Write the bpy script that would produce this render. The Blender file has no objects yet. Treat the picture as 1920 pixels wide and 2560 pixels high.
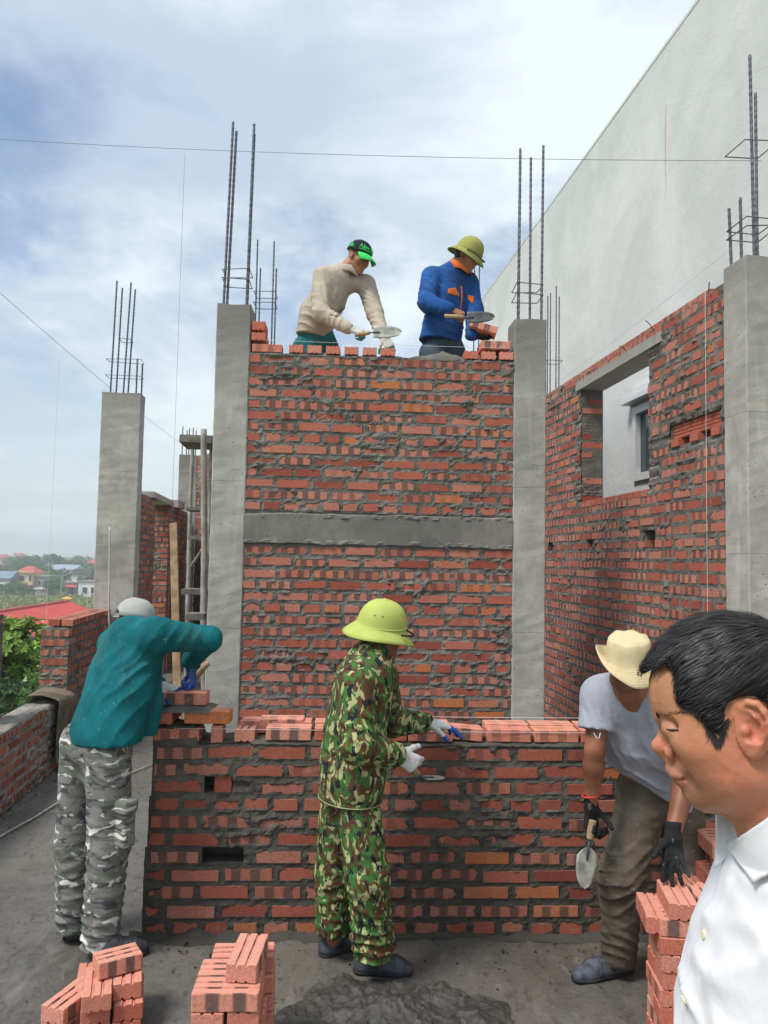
import bpy, bmesh, math, random
import numpy as np
from mathutils import Vector, Matrix, Quaternion, noise as mnoise

SC = bpy.context.scene
COL = SC.collection
R = math.radians

# ------------------------------------------------------------------ camera
FPX, HC = 1923.0, 1.82            # focal length in pixels of the 1920x2560 photo, eye height
PITCH, ROLL = R(3.57), R(1.06)
_fw = np.array([0, math.cos(PITCH), math.sin(PITCH)])
_up = np.array([0, -math.sin(PITCH), math.cos(PITCH)])
_rt = np.array([1.0, 0, 0])
RT = _rt*math.cos(ROLL) + _up*math.sin(ROLL)
UP = -_rt*math.sin(ROLL) + _up*math.cos(ROLL)
CAM = np.array([0, 0, HC])
cd = bpy.data.cameras.new('camera'); cam = bpy.data.objects.new('camera', cd); COL.objects.link(cam)
cd.sensor_fit = 'VERTICAL'; cd.sensor_height = 32.0; cd.lens = 32.0*FPX/2560
cd.clip_start = 0.05; cd.clip_end = 6000
cam.matrix_world = Matrix(((RT[0], UP[0], -_fw[0], 0), (RT[1], UP[1], -_fw[1], 0), (RT[2], UP[2], -_fw[2], HC), (0, 0, 0, 1)))
SC.camera = cam

# ------------------------------------------------------------------ world, sun, exposure
SUN_EL, SUN_AZ = R(57), R(230)     # azimuth clockwise from +Y
w = bpy.data.worlds.new('World'); SC.world = w; w.use_nodes = True
nt = w.node_tree; nt.nodes.clear()
def wn(t, **k):
    n = nt.nodes.new(t)
    for a, b in k.items(): setattr(n, a, b)
    return n
def wl(a, b): nt.links.new(a, b)
def wmath(op, a, b=None, clamp=False):
    n = wn('ShaderNodeMath', operation=op); n.use_clamp = clamp
    for i, v in enumerate((a, b)):
        if v is None: continue
        if isinstance(v, (int, float)): n.inputs[i].default_value = v
        else: wl(v, n.inputs[i])
    return n.outputs[0]
sky = wn('ShaderNodeTexSky', sky_type='NISHITA', sun_disc=False, sun_elevation=SUN_EL, sun_rotation=SUN_AZ)
sky.air_density = 1.0; sky.dust_density = 2.0; sky.ozone_density = 1.0
skym = wn('ShaderNodeVectorMath', operation='SCALE'); wl(sky.outputs[0], skym.inputs[0]); skym.inputs['Scale'].default_value = 1.0
tc = wn('ShaderNodeTexCoord'); sep = wn('ShaderNodeSeparateXYZ'); wl(tc.outputs['Generated'], sep.inputs[0])
zz = wmath('ADD', wmath('MAXIMUM', sep.outputs[2], 0.0), 0.30)
cx = wmath('DIVIDE', sep.outputs[0], zz); cy = wmath('DIVIDE', sep.outputs[1], zz)
comb = wn('ShaderNodeCombineXYZ'); wl(cx, comb.inputs[0]); wl(cy, comb.inputs[1]); comb.inputs[2].default_value = 3.7
def wnoise(scale, detail, rough, dist=0.0, off=(0, 0, 0), src=None):
    m = wn('ShaderNodeVectorMath', operation='ADD'); wl(src or comb.outputs[0], m.inputs[0]); m.inputs[1].default_value = off
    n = wn('ShaderNodeTexNoise'); n.inputs['Scale'].default_value = scale; n.inputs['Detail'].default_value = detail
    n.inputs['Roughness'].default_value = rough; n.inputs['Distortion'].default_value = dist
    wl(m.outputs[0], n.inputs['Vector']); return n.outputs[0]
def wramp(v, a, b):
    n = wn('ShaderNodeMapRange', interpolation_type='SMOOTHSTEP'); wl(v, n.inputs[0]); n.inputs[1].default_value = a; n.inputs[2].default_value = b
    return n.outputs[0]
cover = wmath('ADD', wmath('MULTIPLY', wnoise(1.5, 8, .56, .25), .8), wmath('MULTIPLY', wnoise(0.5, 3, .5, .2, (5.2, 1.3, 0)), .36))
mask = wramp(cover, .42, .58)
billow = wmath('ADD', wmath('MULTIPLY', wnoise(2.1, 8, .6, .35, (2.1, 7.7, .6)), .65), wmath('MULTIPLY', wnoise(.8, 3, .5, .3, (9.1, 2.2, 1)), .45))
shade = wramp(billow, .43, .64)
def wmix(f, a, b):
    n = wn('ShaderNodeMix', data_type='RGBA'); wl(f, n.inputs[0])
    for i, v in ((6, a), (7, b)):
        if isinstance(v, tuple): n.inputs[i].default_value = v
        else: wl(v, n.inputs[i])
    return n.outputs[2]
cloud = wmix(shade, (3.15, 3.8, 4.6, 1), (5.1, 5.65, 5.85, 1))
low = wramp(sep.outputs[2], .30, .0)
skyc = wmix(mask, skym.outputs[0], cloud)
skyc = wmix(wmath('MULTIPLY', low, .8), skyc, (4.0, 4.65, 4.75, 1))
bg = wn('ShaderNodeBackground'); bg.inputs['Strength'].default_value = 0.10; wl(skyc, bg.inputs[0])
wo = wn('ShaderNodeOutputWorld'); wl(bg.outputs[0], wo.inputs[0])
sl = bpy.data.lights.new('sun', 'SUN'); sl.energy = 2.0; sl.angle = R(16); sl.color = (1, .95, .88)
so = bpy.data.objects.new('sun', sl); COL.objects.link(so)
sd = Vector((math.sin(SUN_AZ)*math.cos(SUN_EL), math.cos(SUN_AZ)*math.cos(SUN_EL), math.sin(SUN_EL)))
so.rotation_euler = sd.to_track_quat('Z', 'Y').to_euler()
SC.view_settings.view_transform = 'Standard'; SC.view_settings.look = 'None'
SC.view_settings.exposure = 0.86; SC.view_settings.gamma = 1.0
SC.cycles.max_bounces = 6; SC.cycles.diffuse_bounces = 3; SC.cycles.glossy_bounces = 2
SC.cycles.volume_bounces = 0; SC.cycles.use_denoising = True

# ------------------------------------------------------------------ picture -> place
def nrm(v): v = np.array(v, float); return v/(np.linalg.norm(v)+1e-12)
def lerp(a, b, t): return np.array(a, float)*(1-t)+np.array(b, float)*t
def ray(x, y): return _fw + RT*((x-960)/FPX) - UP*((y-1280)/FPX)
def at(x, y, Y):
    d = ray(x, y); return CAM + d*(Y/d[1])
def atz(x, y, z=0.0):
    d = ray(x, y); return CAM + d*((z-HC)/d[2])
def atp(x, y, p, n):
    d = ray(x, y); p = np.array(p, float); n = np.array(n, float); return CAM + d*(((p-CAM)@n)/(d@n))

# ------------------------------------------------------------------ objects, tags
def tag(o, label=None, cat=None, group=None, kind=None):
    if label: o['label'] = label
    if cat: o['category'] = cat
    if group: o['group'] = group
    o['kind'] = kind or 'thing'
    return o
def empty(name, loc=(0, 0, 0)):
    o = bpy.data.objects.new(name, None); COL.objects.link(o); o.location = tuple(loc); o.empty_display_size = .1; return o
def link_mesh(name, me, parent=None, smooth=False):
    o = bpy.data.objects.new(name, me); COL.objects.link(o)
    if parent is not None:
        o.parent = parent; o.location = -Vector(parent.location)
    if smooth: me.polygons.foreach_set('use_smooth', [True]*len(me.polygons))
    return o
class MB:
    """collects shapes for ONE mesh object"""
    def __init__(s): s.v = []; s.f = []; s.m = []; s.a = []; s.n = 0
    def add(s, verts, faces, mat=0, attr=None):
        verts = np.asarray(verts, float).reshape(-1, 3); b = s.n
        s.v.append(verts); s.n += len(verts)
        s.f.extend([tuple(i+b for i in f) for f in faces]); s.m.extend([mat]*len(faces))
        if attr is None: attr = np.zeros((len(verts), 4))
        s.a.append(np.broadcast_to(np.asarray(attr, float), (len(verts), 4)))
    def box(s, c, size, rot=None, mat=0, jit=0, rng=None, attr=None, ax=None):
        h = np.array(size)/2
        q = np.array([(-1,-1,-1),(1,-1,-1),(1,1,-1),(-1,1,-1),(-1,-1,1),(1,-1,1),(1,1,1),(-1,1,1)], float)
        v = q*h
        if jit: v = v + rng.uniform(-jit, jit, v.shape)
        if ax is not None: v = v @ np.array(ax)
        elif rot is not None: v = v @ np.array(rot).T
        s.add(v+np.array(c), [(0,3,2,1),(4,5,6,7),(0,1,5,4),(1,2,6,5),(2,3,7,6),(3,0,4,7)], mat, attr)
    def tube(s, pts, r, seg=8, mat=0, cap=True, ell=None):
        pts = np.array(pts, float); n = len(pts); rr = np.broadcast_to(np.asarray(r, float), (n,))
        V = []; t = np.gradient(pts, axis=0) if n > 1 else np.array([[0, 0, 1.]])
        t /= np.linalg.norm(t, axis=1)[:, None]+1e-12
        a = np.cross(t[0], (0, 0, 1.0)); 
        if np.linalg.norm(a) < .1: a = np.cross(t[0], (1.0, 0, 0))
        a /= np.linalg.norm(a)
        for i in range(n):
            a = a - t[i]*(a@t[i]); a /= np.linalg.norm(a); b = np.cross(t[i], a)
            for k in range(seg):
                th = 2*math.pi*k/seg
                V.append(pts[i] + rr[i]*(a*math.cos(th)+b*math.sin(th)))
        Fc = [(i*seg+k, i*seg+(k+1) % seg, (i+1)*seg+(k+1) % seg, (i+1)*seg+k) for i in range(n-1) for k in range(seg)]
        if cap: Fc += [tuple(range(seg))[::-1], tuple((n-1)*seg+k for k in range(seg))]
        s.add(V, Fc, mat)
    def prism(s, poly, d, mat=0):
        """polygon (3D points, planar) extruded by vector d"""
        p = np.array(poly, float); n = len(p)
        s.add(np.vstack((p, p+np.array(d))), [tuple(range(n))[::-1], tuple(range(n, 2*n))]+[(i, (i+1) % n, n+(i+1) % n, n+i) for i in range(n)], mat)
    def build(s, name, mats, parent=None, smooth=False, attr=None, recalc=False):
        assert s.n > 2, name
        me = bpy.data.meshes.new(name)
        me.from_pydata(np.vstack(s.v).tolist() if s.v else [], [], s.f)
        if not isinstance(mats, (list, tuple)): mats = [mats]
        for m in mats: me.materials.append(m)
        if any(s.m): me.polygons.foreach_set('material_index', s.m)
        if attr:
            A = me.attributes.new(attr, 'FLOAT_COLOR', 'POINT'); A.data.foreach_set('color', np.vstack(s.a).astype(np.float32).ravel())
        if recalc:
            bm = bmesh.new(); bm.from_mesh(me); bmesh.ops.recalc_face_normals(bm, faces=bm.faces); bm.to_mesh(me); bm.free()
        me.update()
        return link_mesh(name, me, parent, smooth)

# ------------------------------------------------------------------ numpy noise
def _h(ix, iy, iz, seed):
    n = (ix.astype(np.uint32)*np.uint32(374761393) + iy.astype(np.uint32)*np.uint32(668265263) + iz.astype(np.uint32)*np.uint32(2147483647) + np.uint32((seed*974711+77) & 0xffffffff))
    n = (n ^ (n >> np.uint32(13)))*np.uint32(1274126177)
    n = n ^ (n >> np.uint32(16))
    return (n & np.uint32(0xffff)).astype(np.float32)/np.float32(32767.5) - np.float32(1)
def vnoise(x, y, z, seed=0):
    x, y, z = np.broadcast_arrays(np.asarray(x, np.float32), np.asarray(y, np.float32), np.asarray(z, np.float32))
    fx, fy, fz = np.floor(x), np.floor(y), np.floor(z)
    ix, iy, iz = fx.astype(np.int64), fy.astype(np.int64), fz.astype(np.int64)
    tx, ty, tz = x-fx, y-fy, z-fz
    tx, ty, tz = tx*tx*(3-2*tx), ty*ty*(3-2*ty), tz*tz*(3-2*tz)
    r = 0
    for dx in (0, 1):
        for dy in (0, 1):
            for dz in (0, 1):
                r = r + _h(ix+dx, iy+dy, iz+dz, seed)*(tx if dx else 1-tx)*(ty if dy else 1-ty)*(tz if dz else 1-tz)
    return r
def fbm(x, y, z, seed=0, o=3):
    r = 0; a = 1.0
    for i in range(o):
        r = r + a*vnoise(np.asarray(x)*2**i, np.asarray(y)*2**i, np.asarray(z)*2**i, seed+i*17); a *= .5
    return r
def sstep(a, b, x):
    t = np.clip((x-a)/(b-a), 0, 1); return t*t*(3-2*t)

# ------------------------------------------------------------------ material helper
class MT:
    def __init__(s, name, rough=.8, spec=.3, metal=0.0):
        s.m = bpy.data.materials.new(name); s.m.use_nodes = True; s.t = s.m.node_tree
        s.b = s.t.nodes['Principled BSDF']; s.b.inputs['Roughness'].default_value = rough
        s.b.inputs['Specular IOR Level'].default_value = spec; s.b.inputs['Metallic'].default_value = metal; s._c = None
    def n(s, t, **k):
        n = s.t.nodes.new(t)
        for a, b in k.items(): setattr(n, a, b)
        return n
    def l(s, a, b): s.t.links.new(a, b)
    def co(s):
        if s._c is None: s._c = s.n('ShaderNodeTexCoord').outputs['Object']
        return s._c
    def sc(s, v, k):
        m = s.n('ShaderNodeMapping'); s.l(v, m.inputs[0]); m.inputs['Scale'].default_value = k; return m.outputs[0]
    def noise(s, scale, detail=4, rough=.55, dist=0.0, co=None, off=None):
        c = co or s.co()
        if off:
            a = s.n('ShaderNodeVectorMath', operation='ADD'); s.l(c, a.inputs[0]); a.inputs[1].default_value = off; c = a.outputs[0]
        n = s.n('ShaderNodeTexNoise'); s.l(c, n.inputs['Vector'])
        n.inputs['Scale'].default_value = scale; n.inputs['Detail'].default_value = detail
        n.inputs['Roughness'].default_value = rough; n.inputs['Distortion'].default_value = dist
        return n.outputs[0]
    def vor(s, scale, co=None, feature='F1', out=0, rnd=1.0):
        n = s.n('ShaderNodeTexVoronoi', feature=feature); s.l(co or s.co(), n.inputs['Vector']); n.inputs['Scale'].default_value = scale
        n.inputs['Randomness'].default_value = rnd
        return n.outputs[out]
    def rng(s, v, a, b, c=0.0, d=1.0, smooth=True):
        n = s.n('ShaderNodeMapRange', interpolation_type='SMOOTHSTEP' if smooth else 'LINEAR'); s.l(v, n.inputs[0])
        for i, x in enumerate((a, b, c, d)): n.inputs[i+1].default_value = x
        return n.outputs[0]
    def math(s, op, a, b=None, c=None, clamp=False):
        n = s.n('ShaderNodeMath', operation=op); n.use_clamp = clamp
        for i, v in enumerate((a, b, c)):
            if v is None: continue
            if isinstance(v, (int, float)): n.inputs[i].default_value = v
            else: s.l(v, n.inputs[i])
        return n.outputs[0]
    def mix(s, f, a, b, mode='MIX'):
        n = s.n('ShaderNodeMix', data_type='RGBA', blend_type=mode)
        if isinstance(f, (int, float)): n.inputs[0].default_value = f
        else: s.l(f, n.inputs[0])
        for i, v in ((6, a), (7, b)):
            if isinstance(v, tuple): n.inputs[i].default_value = v if len(v) == 4 else (*v, 1)
            else: s.l(v, n.inputs[i])
        return n.outputs[2]
    def attr(s, name):
        n = s.n('ShaderNodeAttribute', attribute_name=name); p = s.n('ShaderNodeSeparateColor'); s.l(n.outputs['Color'], p.inputs[0])
        return p.outputs[0], p.outputs[1], p.outputs[2], n.outputs['Alpha']
    def col(s, v):
        if isinstance(v, tuple): s.b.inputs['Base Color'].default_value = (*v, 1)
        else: s.l(v, s.b.inputs['Base Color'])
        return s
    def rough(s, v): s.l(v, s.b.inputs['Roughness']); return s
    def bump(s, h, dist=.004, strength=1.0, prev=None):
        n = s.n('ShaderNodeBump'); s.l(h, n.inputs['Height']); n.inputs['Distance'].default_value = dist; n.inputs['Strength'].default_value = strength
        if prev is not None: s.l(prev, n.inputs['Normal'])
        s.l(n.outputs[0], s.b.inputs['Normal']); return n.outputs[0]
def plain(name, c, rough=.8, vary=.25, scale=14, spec=.3, metal=0.0, bump=.001, bscale=120):
    m = MT(name, rough, spec, metal)
    n = m.noise(scale, 5)
    m.col(m.mix(m.rng(n, .3, .7), tuple(x*(1-vary) for x in c), tuple(min(1, x*(1+vary)) for x in c)))
    if bump: m.bump(m.noise(bscale, 3), bump)
    return m.m
# ------------------------------------------------------------------ masonry materials
def mat_brick(name, dark=1.0, wet=.0, band_=.84, lite=.34, wob_=.045):
    m = MT(name, .85, .25); r1, r2, u, t = m.attr('brick')
    c = m.mix(m.rng(r1, .0, .45), (.27*dark, .070*dark, .048*dark), (.42*dark, .118*dark, .078*dark))
    c = m.mix(m.rng(r1, .5, .8), c, (.46*dark, .185*dark, .135*dark))
    c = m.mix(m.rng(r1, .90, .96), c, (.50*dark, .165*dark, .065*dark))
    # kiln flash marks: two dark bands across a stretcher
    wob = m.math('MULTIPLY_ADD', m.noise(28, 3), wob_, -wob_/2)
    uu = m.math('ADD', u, wob); ph = m.math('MULTIPLY_ADD', r2, .12, -.06); uu = m.math('ADD', uu, ph)
    def band(a, b): return m.math('MULTIPLY', m.rng(uu, a-.015, a+.015), m.rng(uu, b+.015, b-.015))
    bands = m.math('ADD', band(.17, .36), band(.58, .77), clamp=True)
    light = m.math('ADD', band(.38, .56), m.math('ADD', band(-.1, .15), band(.79, 1.1)), clamp=True)
    st = m.rng(m.math('FRACT', m.math('MULTIPLY', r2, 7.3)), .30, .85)
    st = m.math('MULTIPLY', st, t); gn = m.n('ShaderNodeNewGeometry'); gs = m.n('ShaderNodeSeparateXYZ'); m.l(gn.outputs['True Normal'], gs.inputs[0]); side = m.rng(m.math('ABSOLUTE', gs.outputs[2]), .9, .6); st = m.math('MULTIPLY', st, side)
    c = m.mix(m.math('MULTIPLY', m.math('MULTIPLY', light, st), lite), c, (.58*dark, .27*dark, .20*dark))
    c = m.mix(m.math('MULTIPLY', m.math('MULTIPLY', bands, st), band_), c, (.105*dark, .074*dark, .066*dark))
    sp = m.noise(90, 4, .7)
    c = m.mix(m.rng(sp, .35, .75), c, m.mix(.45, c, (.10, .03, .02)))
    wh = m.math('MULTIPLY', m.rng(m.noise(9, 5, .65, .6), .58, .74), m.rng(r2, .55, .9))
    c = m.mix(m.math('MULTIPLY', wh, .55), c, (.60*dark, .42*dark, .36*dark))
    dust = m.rng(m.noise(16, 5, .7, .4, off=(3, 8, 1)), .56, .76)
    c = m.mix(m.math('MULTIPLY', dust, .6), c, (.22, .195, .175))
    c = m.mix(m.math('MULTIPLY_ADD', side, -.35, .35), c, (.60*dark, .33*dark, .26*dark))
    m.col(c)
    m.bump(m.noise(140, 5, .75), .003, .9)
    if wet: m.b.inputs['Roughness'].default_value = .85-wet
    return m.m
def mat_mortar(name, c=(.18, .17, .155), wet=None, z0=0, z1=1):
    m = MT(name, .9, .2)
    n = m.noise(5, 6, .62, .4); d = m.noise(45, 5, .7)
    k = m.mix(m.rng(n, .35, .68), tuple(x*.62 for x in c), tuple(x*1.25 for x in c))
    k = m.mix(m.rng(d, .3, .75), k, m.mix(.5, k, tuple(x*.45 for x in c)))
    if wet:
        g = m.n('ShaderNodeSeparateXYZ'); m.l(m.co(), g.inputs[0])
        f = m.rng(m.math('ADD', g.outputs[2], m.math('MULTIPLY_ADD', m.noise(4, 4), .5, -.25)), z0, z1)
        k = m.mix(f, tuple(x*wet for x in c), k)
    m.col(k); m.bump(m.math('ADD', m.noise(38, 6, .72), m.math('MULTIPLY', m.noise(9, 3), .6)), .004, .8)
    return m.m
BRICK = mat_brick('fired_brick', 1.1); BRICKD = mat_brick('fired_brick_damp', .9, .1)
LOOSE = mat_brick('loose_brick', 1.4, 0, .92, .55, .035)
MORT = mat_mortar('mortar'); MORTD = mat_mortar('mortar_wet', (.115, .105, .092), .55, .15, .75)
MORTR = mat_mortar('mortar_dry', (.18, .168, .15), .75, .5, 2.2)

def grooved(mb, c, ax, size=(.22, .105, .06), attr=(0, 0, 0, 1), mat=0, rng=None, groove=2, both=True):
    """one pressed brick: long axis ax[0], width ax[1], height ax[2]; grooves run along the long faces; frogged ends rounded"""
    L, W, H = size; g = .0065; gw = .0062
    ys = [(-W/2+W*(i+1)/(groove+1)) for i in range(groove)]
    prof = [(-W/2+.003, -H/2), ]
    if both:
        for y in ys: prof += [(y-gw, -H/2), (y-gw*.5, -H/2+g), (y+gw*.5, -H/2+g), (y+gw, -H/2)]
    prof += [(W/2-.003, -H/2), (W/2, -H/2+.003), (W/2, H/2-.003), (W/2-.003, H/2)]
    for y in ys[::-1]: prof += [(y+gw, H/2), (y+gw*.5, H/2-g), (y-gw*.5, H/2-g), (y-gw, H/2)]
    prof += [(-W/2+.003, H/2), (-W/2, H/2-.003), (-W/2, -H/2+.003)]
    p = np.array(prof); n = len(p)
    xs = np.array([-L/2, -L/2+.0035, -L*.25, 0, L*.25, L/2-.0035, L/2]); sc = np.array([.955, 1, 1, 1, 1, 1, .955])
    V = []; A = []
    for x, s_ in zip(xs, sc):
        q = p*s_
        if rng is not None: q = q + rng.uniform(-.0009, .0009, q.shape)
        V.append(np.column_stack((np.full(n, x), q))); A.append(np.tile((attr[0], attr[1], x/L+.5, attr[3]), (n, 1)))
    V = np.vstack(V) @ np.array(ax) + np.array(c); m_ = len(xs)
    F = [(i*n+k, i*n+(k+1) % n, (i+1)*n+(k+1) % n, (i+1)*n+k) for i in range(m_-1) for k in range(n)]
    F += [tuple(range(n))[::-1], tuple((m_-1)*n+k for k in range(n))]
    mb.add(V, F, mat, np.vstack(A))

def wall_face(mb, org, ua, length, rows, z0, course, seed, depth=.105, res=.014, header_rows=(), holes=(), row_range=None,
              smear=0.0, clean_end=(0, 0), tilt=0.0, rack=0.0, brick_mat=0, mort_mat=1, mortar=True, top_fn=None, bl=.22, rough_end=True, out=.0):
    """bricks + mortar skin of one vertical wall face. org: start point on the face (2D), ua: unit 2D direction; the face looks to the right of ua"""
    rng = np.random.default_rng(seed)
    ua = np.array([ua[0], ua[1], 0.0]); nn = np.array([ua[1], -ua[0], 0.0]); zz_ = np.array([0, 0, 1.0])
    O = np.array([org[0], org[1], 0.0])
    jw = .033; bh = course-.030
    rowsb = []
    def inhole(u0, u1, za, zb):
        for (a, b, c, d) in holes:
            if min(u1, b)-max(u0, a) > .02 and min(zb, d)-max(za, c) > .02: return True
        return False
    for r in range(rows):
        hd = r in header_rows
        bw = bl*.5 if hd else bl
        u = rack*r + (0 if (r % 2 == 0 or hd) else -(bw+jw)/2) + (rng.uniform(-.02, .02) if r else 0); lst = []
        za = z0+r*course+.012+rng.uniform(-.003, .003)
        first = True
        while u < length-.02:
            L = bw+rng.uniform(-.006, .006)
            if not hd and rng.random() < .05: L *= rng.uniform(.5, .9)
            a, b = max(u, rack*r), min(u+L, length)
            if b-a > .045:
                zl = za+rng.uniform(-.0035, .0035)
                lst.append((a, b, zl, zl+bh+rng.uniform(-.004, .003), rng.uniform(-.6, 1), rng.random(), rng.random(), (a-u)/L, (b-u)/L))
            u += L+jw+rng.uniform(-.006, .008)
        rowsb.append(lst)
        for (a, b, zl, zh, cv, r1, r2, f0, f1) in lst:
            if inhole(a, b, zl, zh) or (top_fn and top_fn((a+b)/2, (zl+zh)/2)): continue
            off = rng.uniform(-.004, .004)+out; j = .0018
            tl = tilt
            q = np.array([(a, zl), (b, zl), (b, zh), (a, zh)])+rng.uniform(-j, j, (4, 2))
            V = []; A = []
            for dd in (off, off-depth):
                for (uu, z) in q:
                    V.append(O+ua*uu+zz_*(z+tl*uu)+nn*(dd+rng.uniform(-.0012, .0012)))
                    A.append((r1, r2, f0 if uu < (a+b)/2 else f1, 0.0 if hd else 1.0))
            mb.add(V, [(0,1,2,3),(4,7,6,5),(0,4,5,1),(1,5,6,2),(2,6,7,3),(3,7,4,0)], brick_mat, A)
    if not mortar: return rowsb
    H = rows*course
    nu, nz = int(length/res)+1, int(H/res)+1
    U = np.linspace(0, length, nu); Z = np.linspace(0, H, nz)
    UU, ZZ = np.meshgrid(U, Z, indexing='ij')
    WU = UU + .006*vnoise(UU*30, ZZ*30, 0, seed+3); WZ = ZZ + .005*vnoise(UU*26, ZZ*26, 4, seed+5)
    D = np.full(UU.shape, -1.0); CV = np.zeros(UU.shape)
    for r, lst in enumerate(rowsb):
        for (a, b, zl, zh, cv, *_x) in lst:
            i0, i1 = np.searchsorted(U, a-.03), np.searchsorted(U, b+.03)
            k0, k1 = max(0, np.searchsorted(Z, zl-z0-.03)), np.searchsorted(Z, zh-z0+.03)
            d = np.minimum(np.minimum(WU[i0:i1, k0:k1]-a, b-WU[i0:i1, k0:k1]), np.minimum(WZ[i0:i1, k0:k1]-(zl-z0), (zh-z0)-WZ[i0:i1, k0:k1]))
            s_ = D[i0:i1, k0:k1]; mk = d > s_
            s_[mk] = d[mk]; CV[i0:i1, k0:k1][mk] = cv
    N = fbm(UU*31, ZZ*40, seed*.37, seed, 4); N2 = fbm(UU*3.1, ZZ*3.7, seed*.11, seed+9, 3)
    ins = sstep(.005, .022, D)
    M = -.0035 + .0042*N + ins*(-.0105 - .006*np.maximum(CV, -.3)) + (.0095+.0030*N)*sstep(.15, .75, N2+smear+.25*N)
    lip = np.exp(-(D/.008)**2)*.003*(1+N)
    M = M + lip + out
    P = O + UU[..., None]*ua + (ZZ+z0+tilt*UU)[..., None]*zz_ + M[..., None]*nn
    keep = np.ones((nu-1, nz-1), bool)
    uc = (U[:-1]+U[1:])/2; zc = (Z[:-1]+Z[1:])/2
    for (a, b, c, d) in holes:
        keep &= ~(((uc > a) & (uc < b))[:, None] & ((zc+z0 > c) & (zc+z0 < d))[None, :])
    if rack: keep &= (uc[:, None] > rack*np.floor(zc/course)[None, :]-.01)
    if top_fn:
        for i in range(nu-1):
            for k in range(nz-1):
                if keep[i, k] and top_fn(uc[i], zc[k]+z0): keep[i, k] = False
    I, K = np.nonzero(keep)
    F = np.column_stack((I*nz+K, (I+1)*nz+K, (I+1)*nz+K+1, I*nz+K+1))
    mb.add(P.reshape(-1, 3), [tuple(f) for f in F.tolist()], mort_mat)
    return rowsb

def wall_core(mb, org, ua, length, z0, z1, thick, holes=(), inset=.016, mat=1, tilt=0.0, u0=0.0, top_fn=None, cell=None):
    """solid mortar core behind a wall face, open where holes are"""
    ua = np.array([ua[0], ua[1], 0.0]); nn = np.array([ua[1], -ua[0], 0.0]); O = np.array([org[0], org[1], 0.0])
    us = sorted({u0, length, *[min(max(x, u0), length) for h in holes for x in h[:2]]}); zs = sorted({z0, z1, *[min(max(x, z0), z1) for h in holes for x in h[2:4]]})
    if cell: us = sorted(set(us) | set(np.arange(u0, length, cell).tolist()))
    for a, b in zip(us[:-1], us[1:]):
        for c, d in zip(zs[:-1], zs[1:]):
            uc, zc = (a+b)/2, (c+d)/2
            if any(h[0] < uc < h[1] and h[2] < zc < h[3] for h in holes): continue
            if top_fn and top_fn(uc, zc): continue
            ctr = O+ua*uc+nn*(-(inset+thick)/2)+np.array([0, 0, zc+tilt*uc])
            mb.box(ctr, (b-a, thick-inset, d-c), ax=(ua, -nn, (0, 0, 1)), mat=mat)
# ------------------------------------------------------------------ concrete, floor, ground
def mat_concrete(name, c=(.34, .325, .30), joints=None, damp=None):
    m = MT(name, .82, .3)
    n = m.noise(2.2, 6, .6, .5); f = m.noise(14, 5, .65)
    k = m.mix(m.rng(n, .32, .7), tuple(x*.72 for x in c), tuple(x*1.18 for x in c))
    k = m.mix(m.rng(f, .35, .75, 0, .5), k, tuple(x*.7 for x in c))
    st = m.noise(3.5, 5, .6, .3, co=m.sc(m.co(), (3, 3, .35)))
    k = m.mix(m.rng(st, .55, .75, 0, .4), k, tuple(min(1, x*1.45) for x in c))
    h = m.math('MULTIPLY', m.noise(60, 5, .7), .5)
    pits = m.vor(26); pm = m.math('MULTIPLY', m.rng(pits, .17, .08), m.rng(m.noise(6, 2), .46, .58))
    k = m.mix(m.math('MULTIPLY', pm, .8), k, tuple(x*.35 for x in c)); h = m.math('SUBTRACT', h, pm)
    g = m.n('ShaderNodeSeparateXYZ'); m.l(m.co(), g.inputs[0]); z = m.math('ADD', g.outputs[2], m.math('MULTIPLY', m.noise(7, 3), .012))
    for zj in joints or ():
        j = m.math('MULTIPLY', m.rng(z, zj-.008, zj), m.rng(z, zj+.008, zj)); k = m.mix(m.math('MULTIPLY', j, .3), k, tuple(x*.4 for x in c)); h = m.math('SUBTRACT', h, m.math('MULTIPLY', j, .25))
    if damp:
        k = m.mix(m.math('MULTIPLY', m.rng(m.math('ADD', z, m.math('MULTIPLY_ADD', n, .8, -.4)), damp[0], damp[1]), damp[2]), k, tuple(x*.4 for x in c))
    m.col(k); m.bump(h, .003, .8); return m.m
CONC = mat_concrete('column_concrete', (.385, .375, .35), (1.31, 2.38), (2.9, 3.7, .75))
CONCL = mat_concrete('column_concrete_pale', (.42, .405, .375), (1.9, 2.75), (3.35, 3.7, .55))
BEAMC = mat_concrete('beam_concrete', (.19, .182, .168))
STEEL = plain('rebar_steel', (.13, .135, .16), .55, .35, 40, .4, .6, .0008, 300)
WIRE = plain('tie_wire', (.10, .10, .11), .5, .2, 30, .4, .5, 0)

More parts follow.
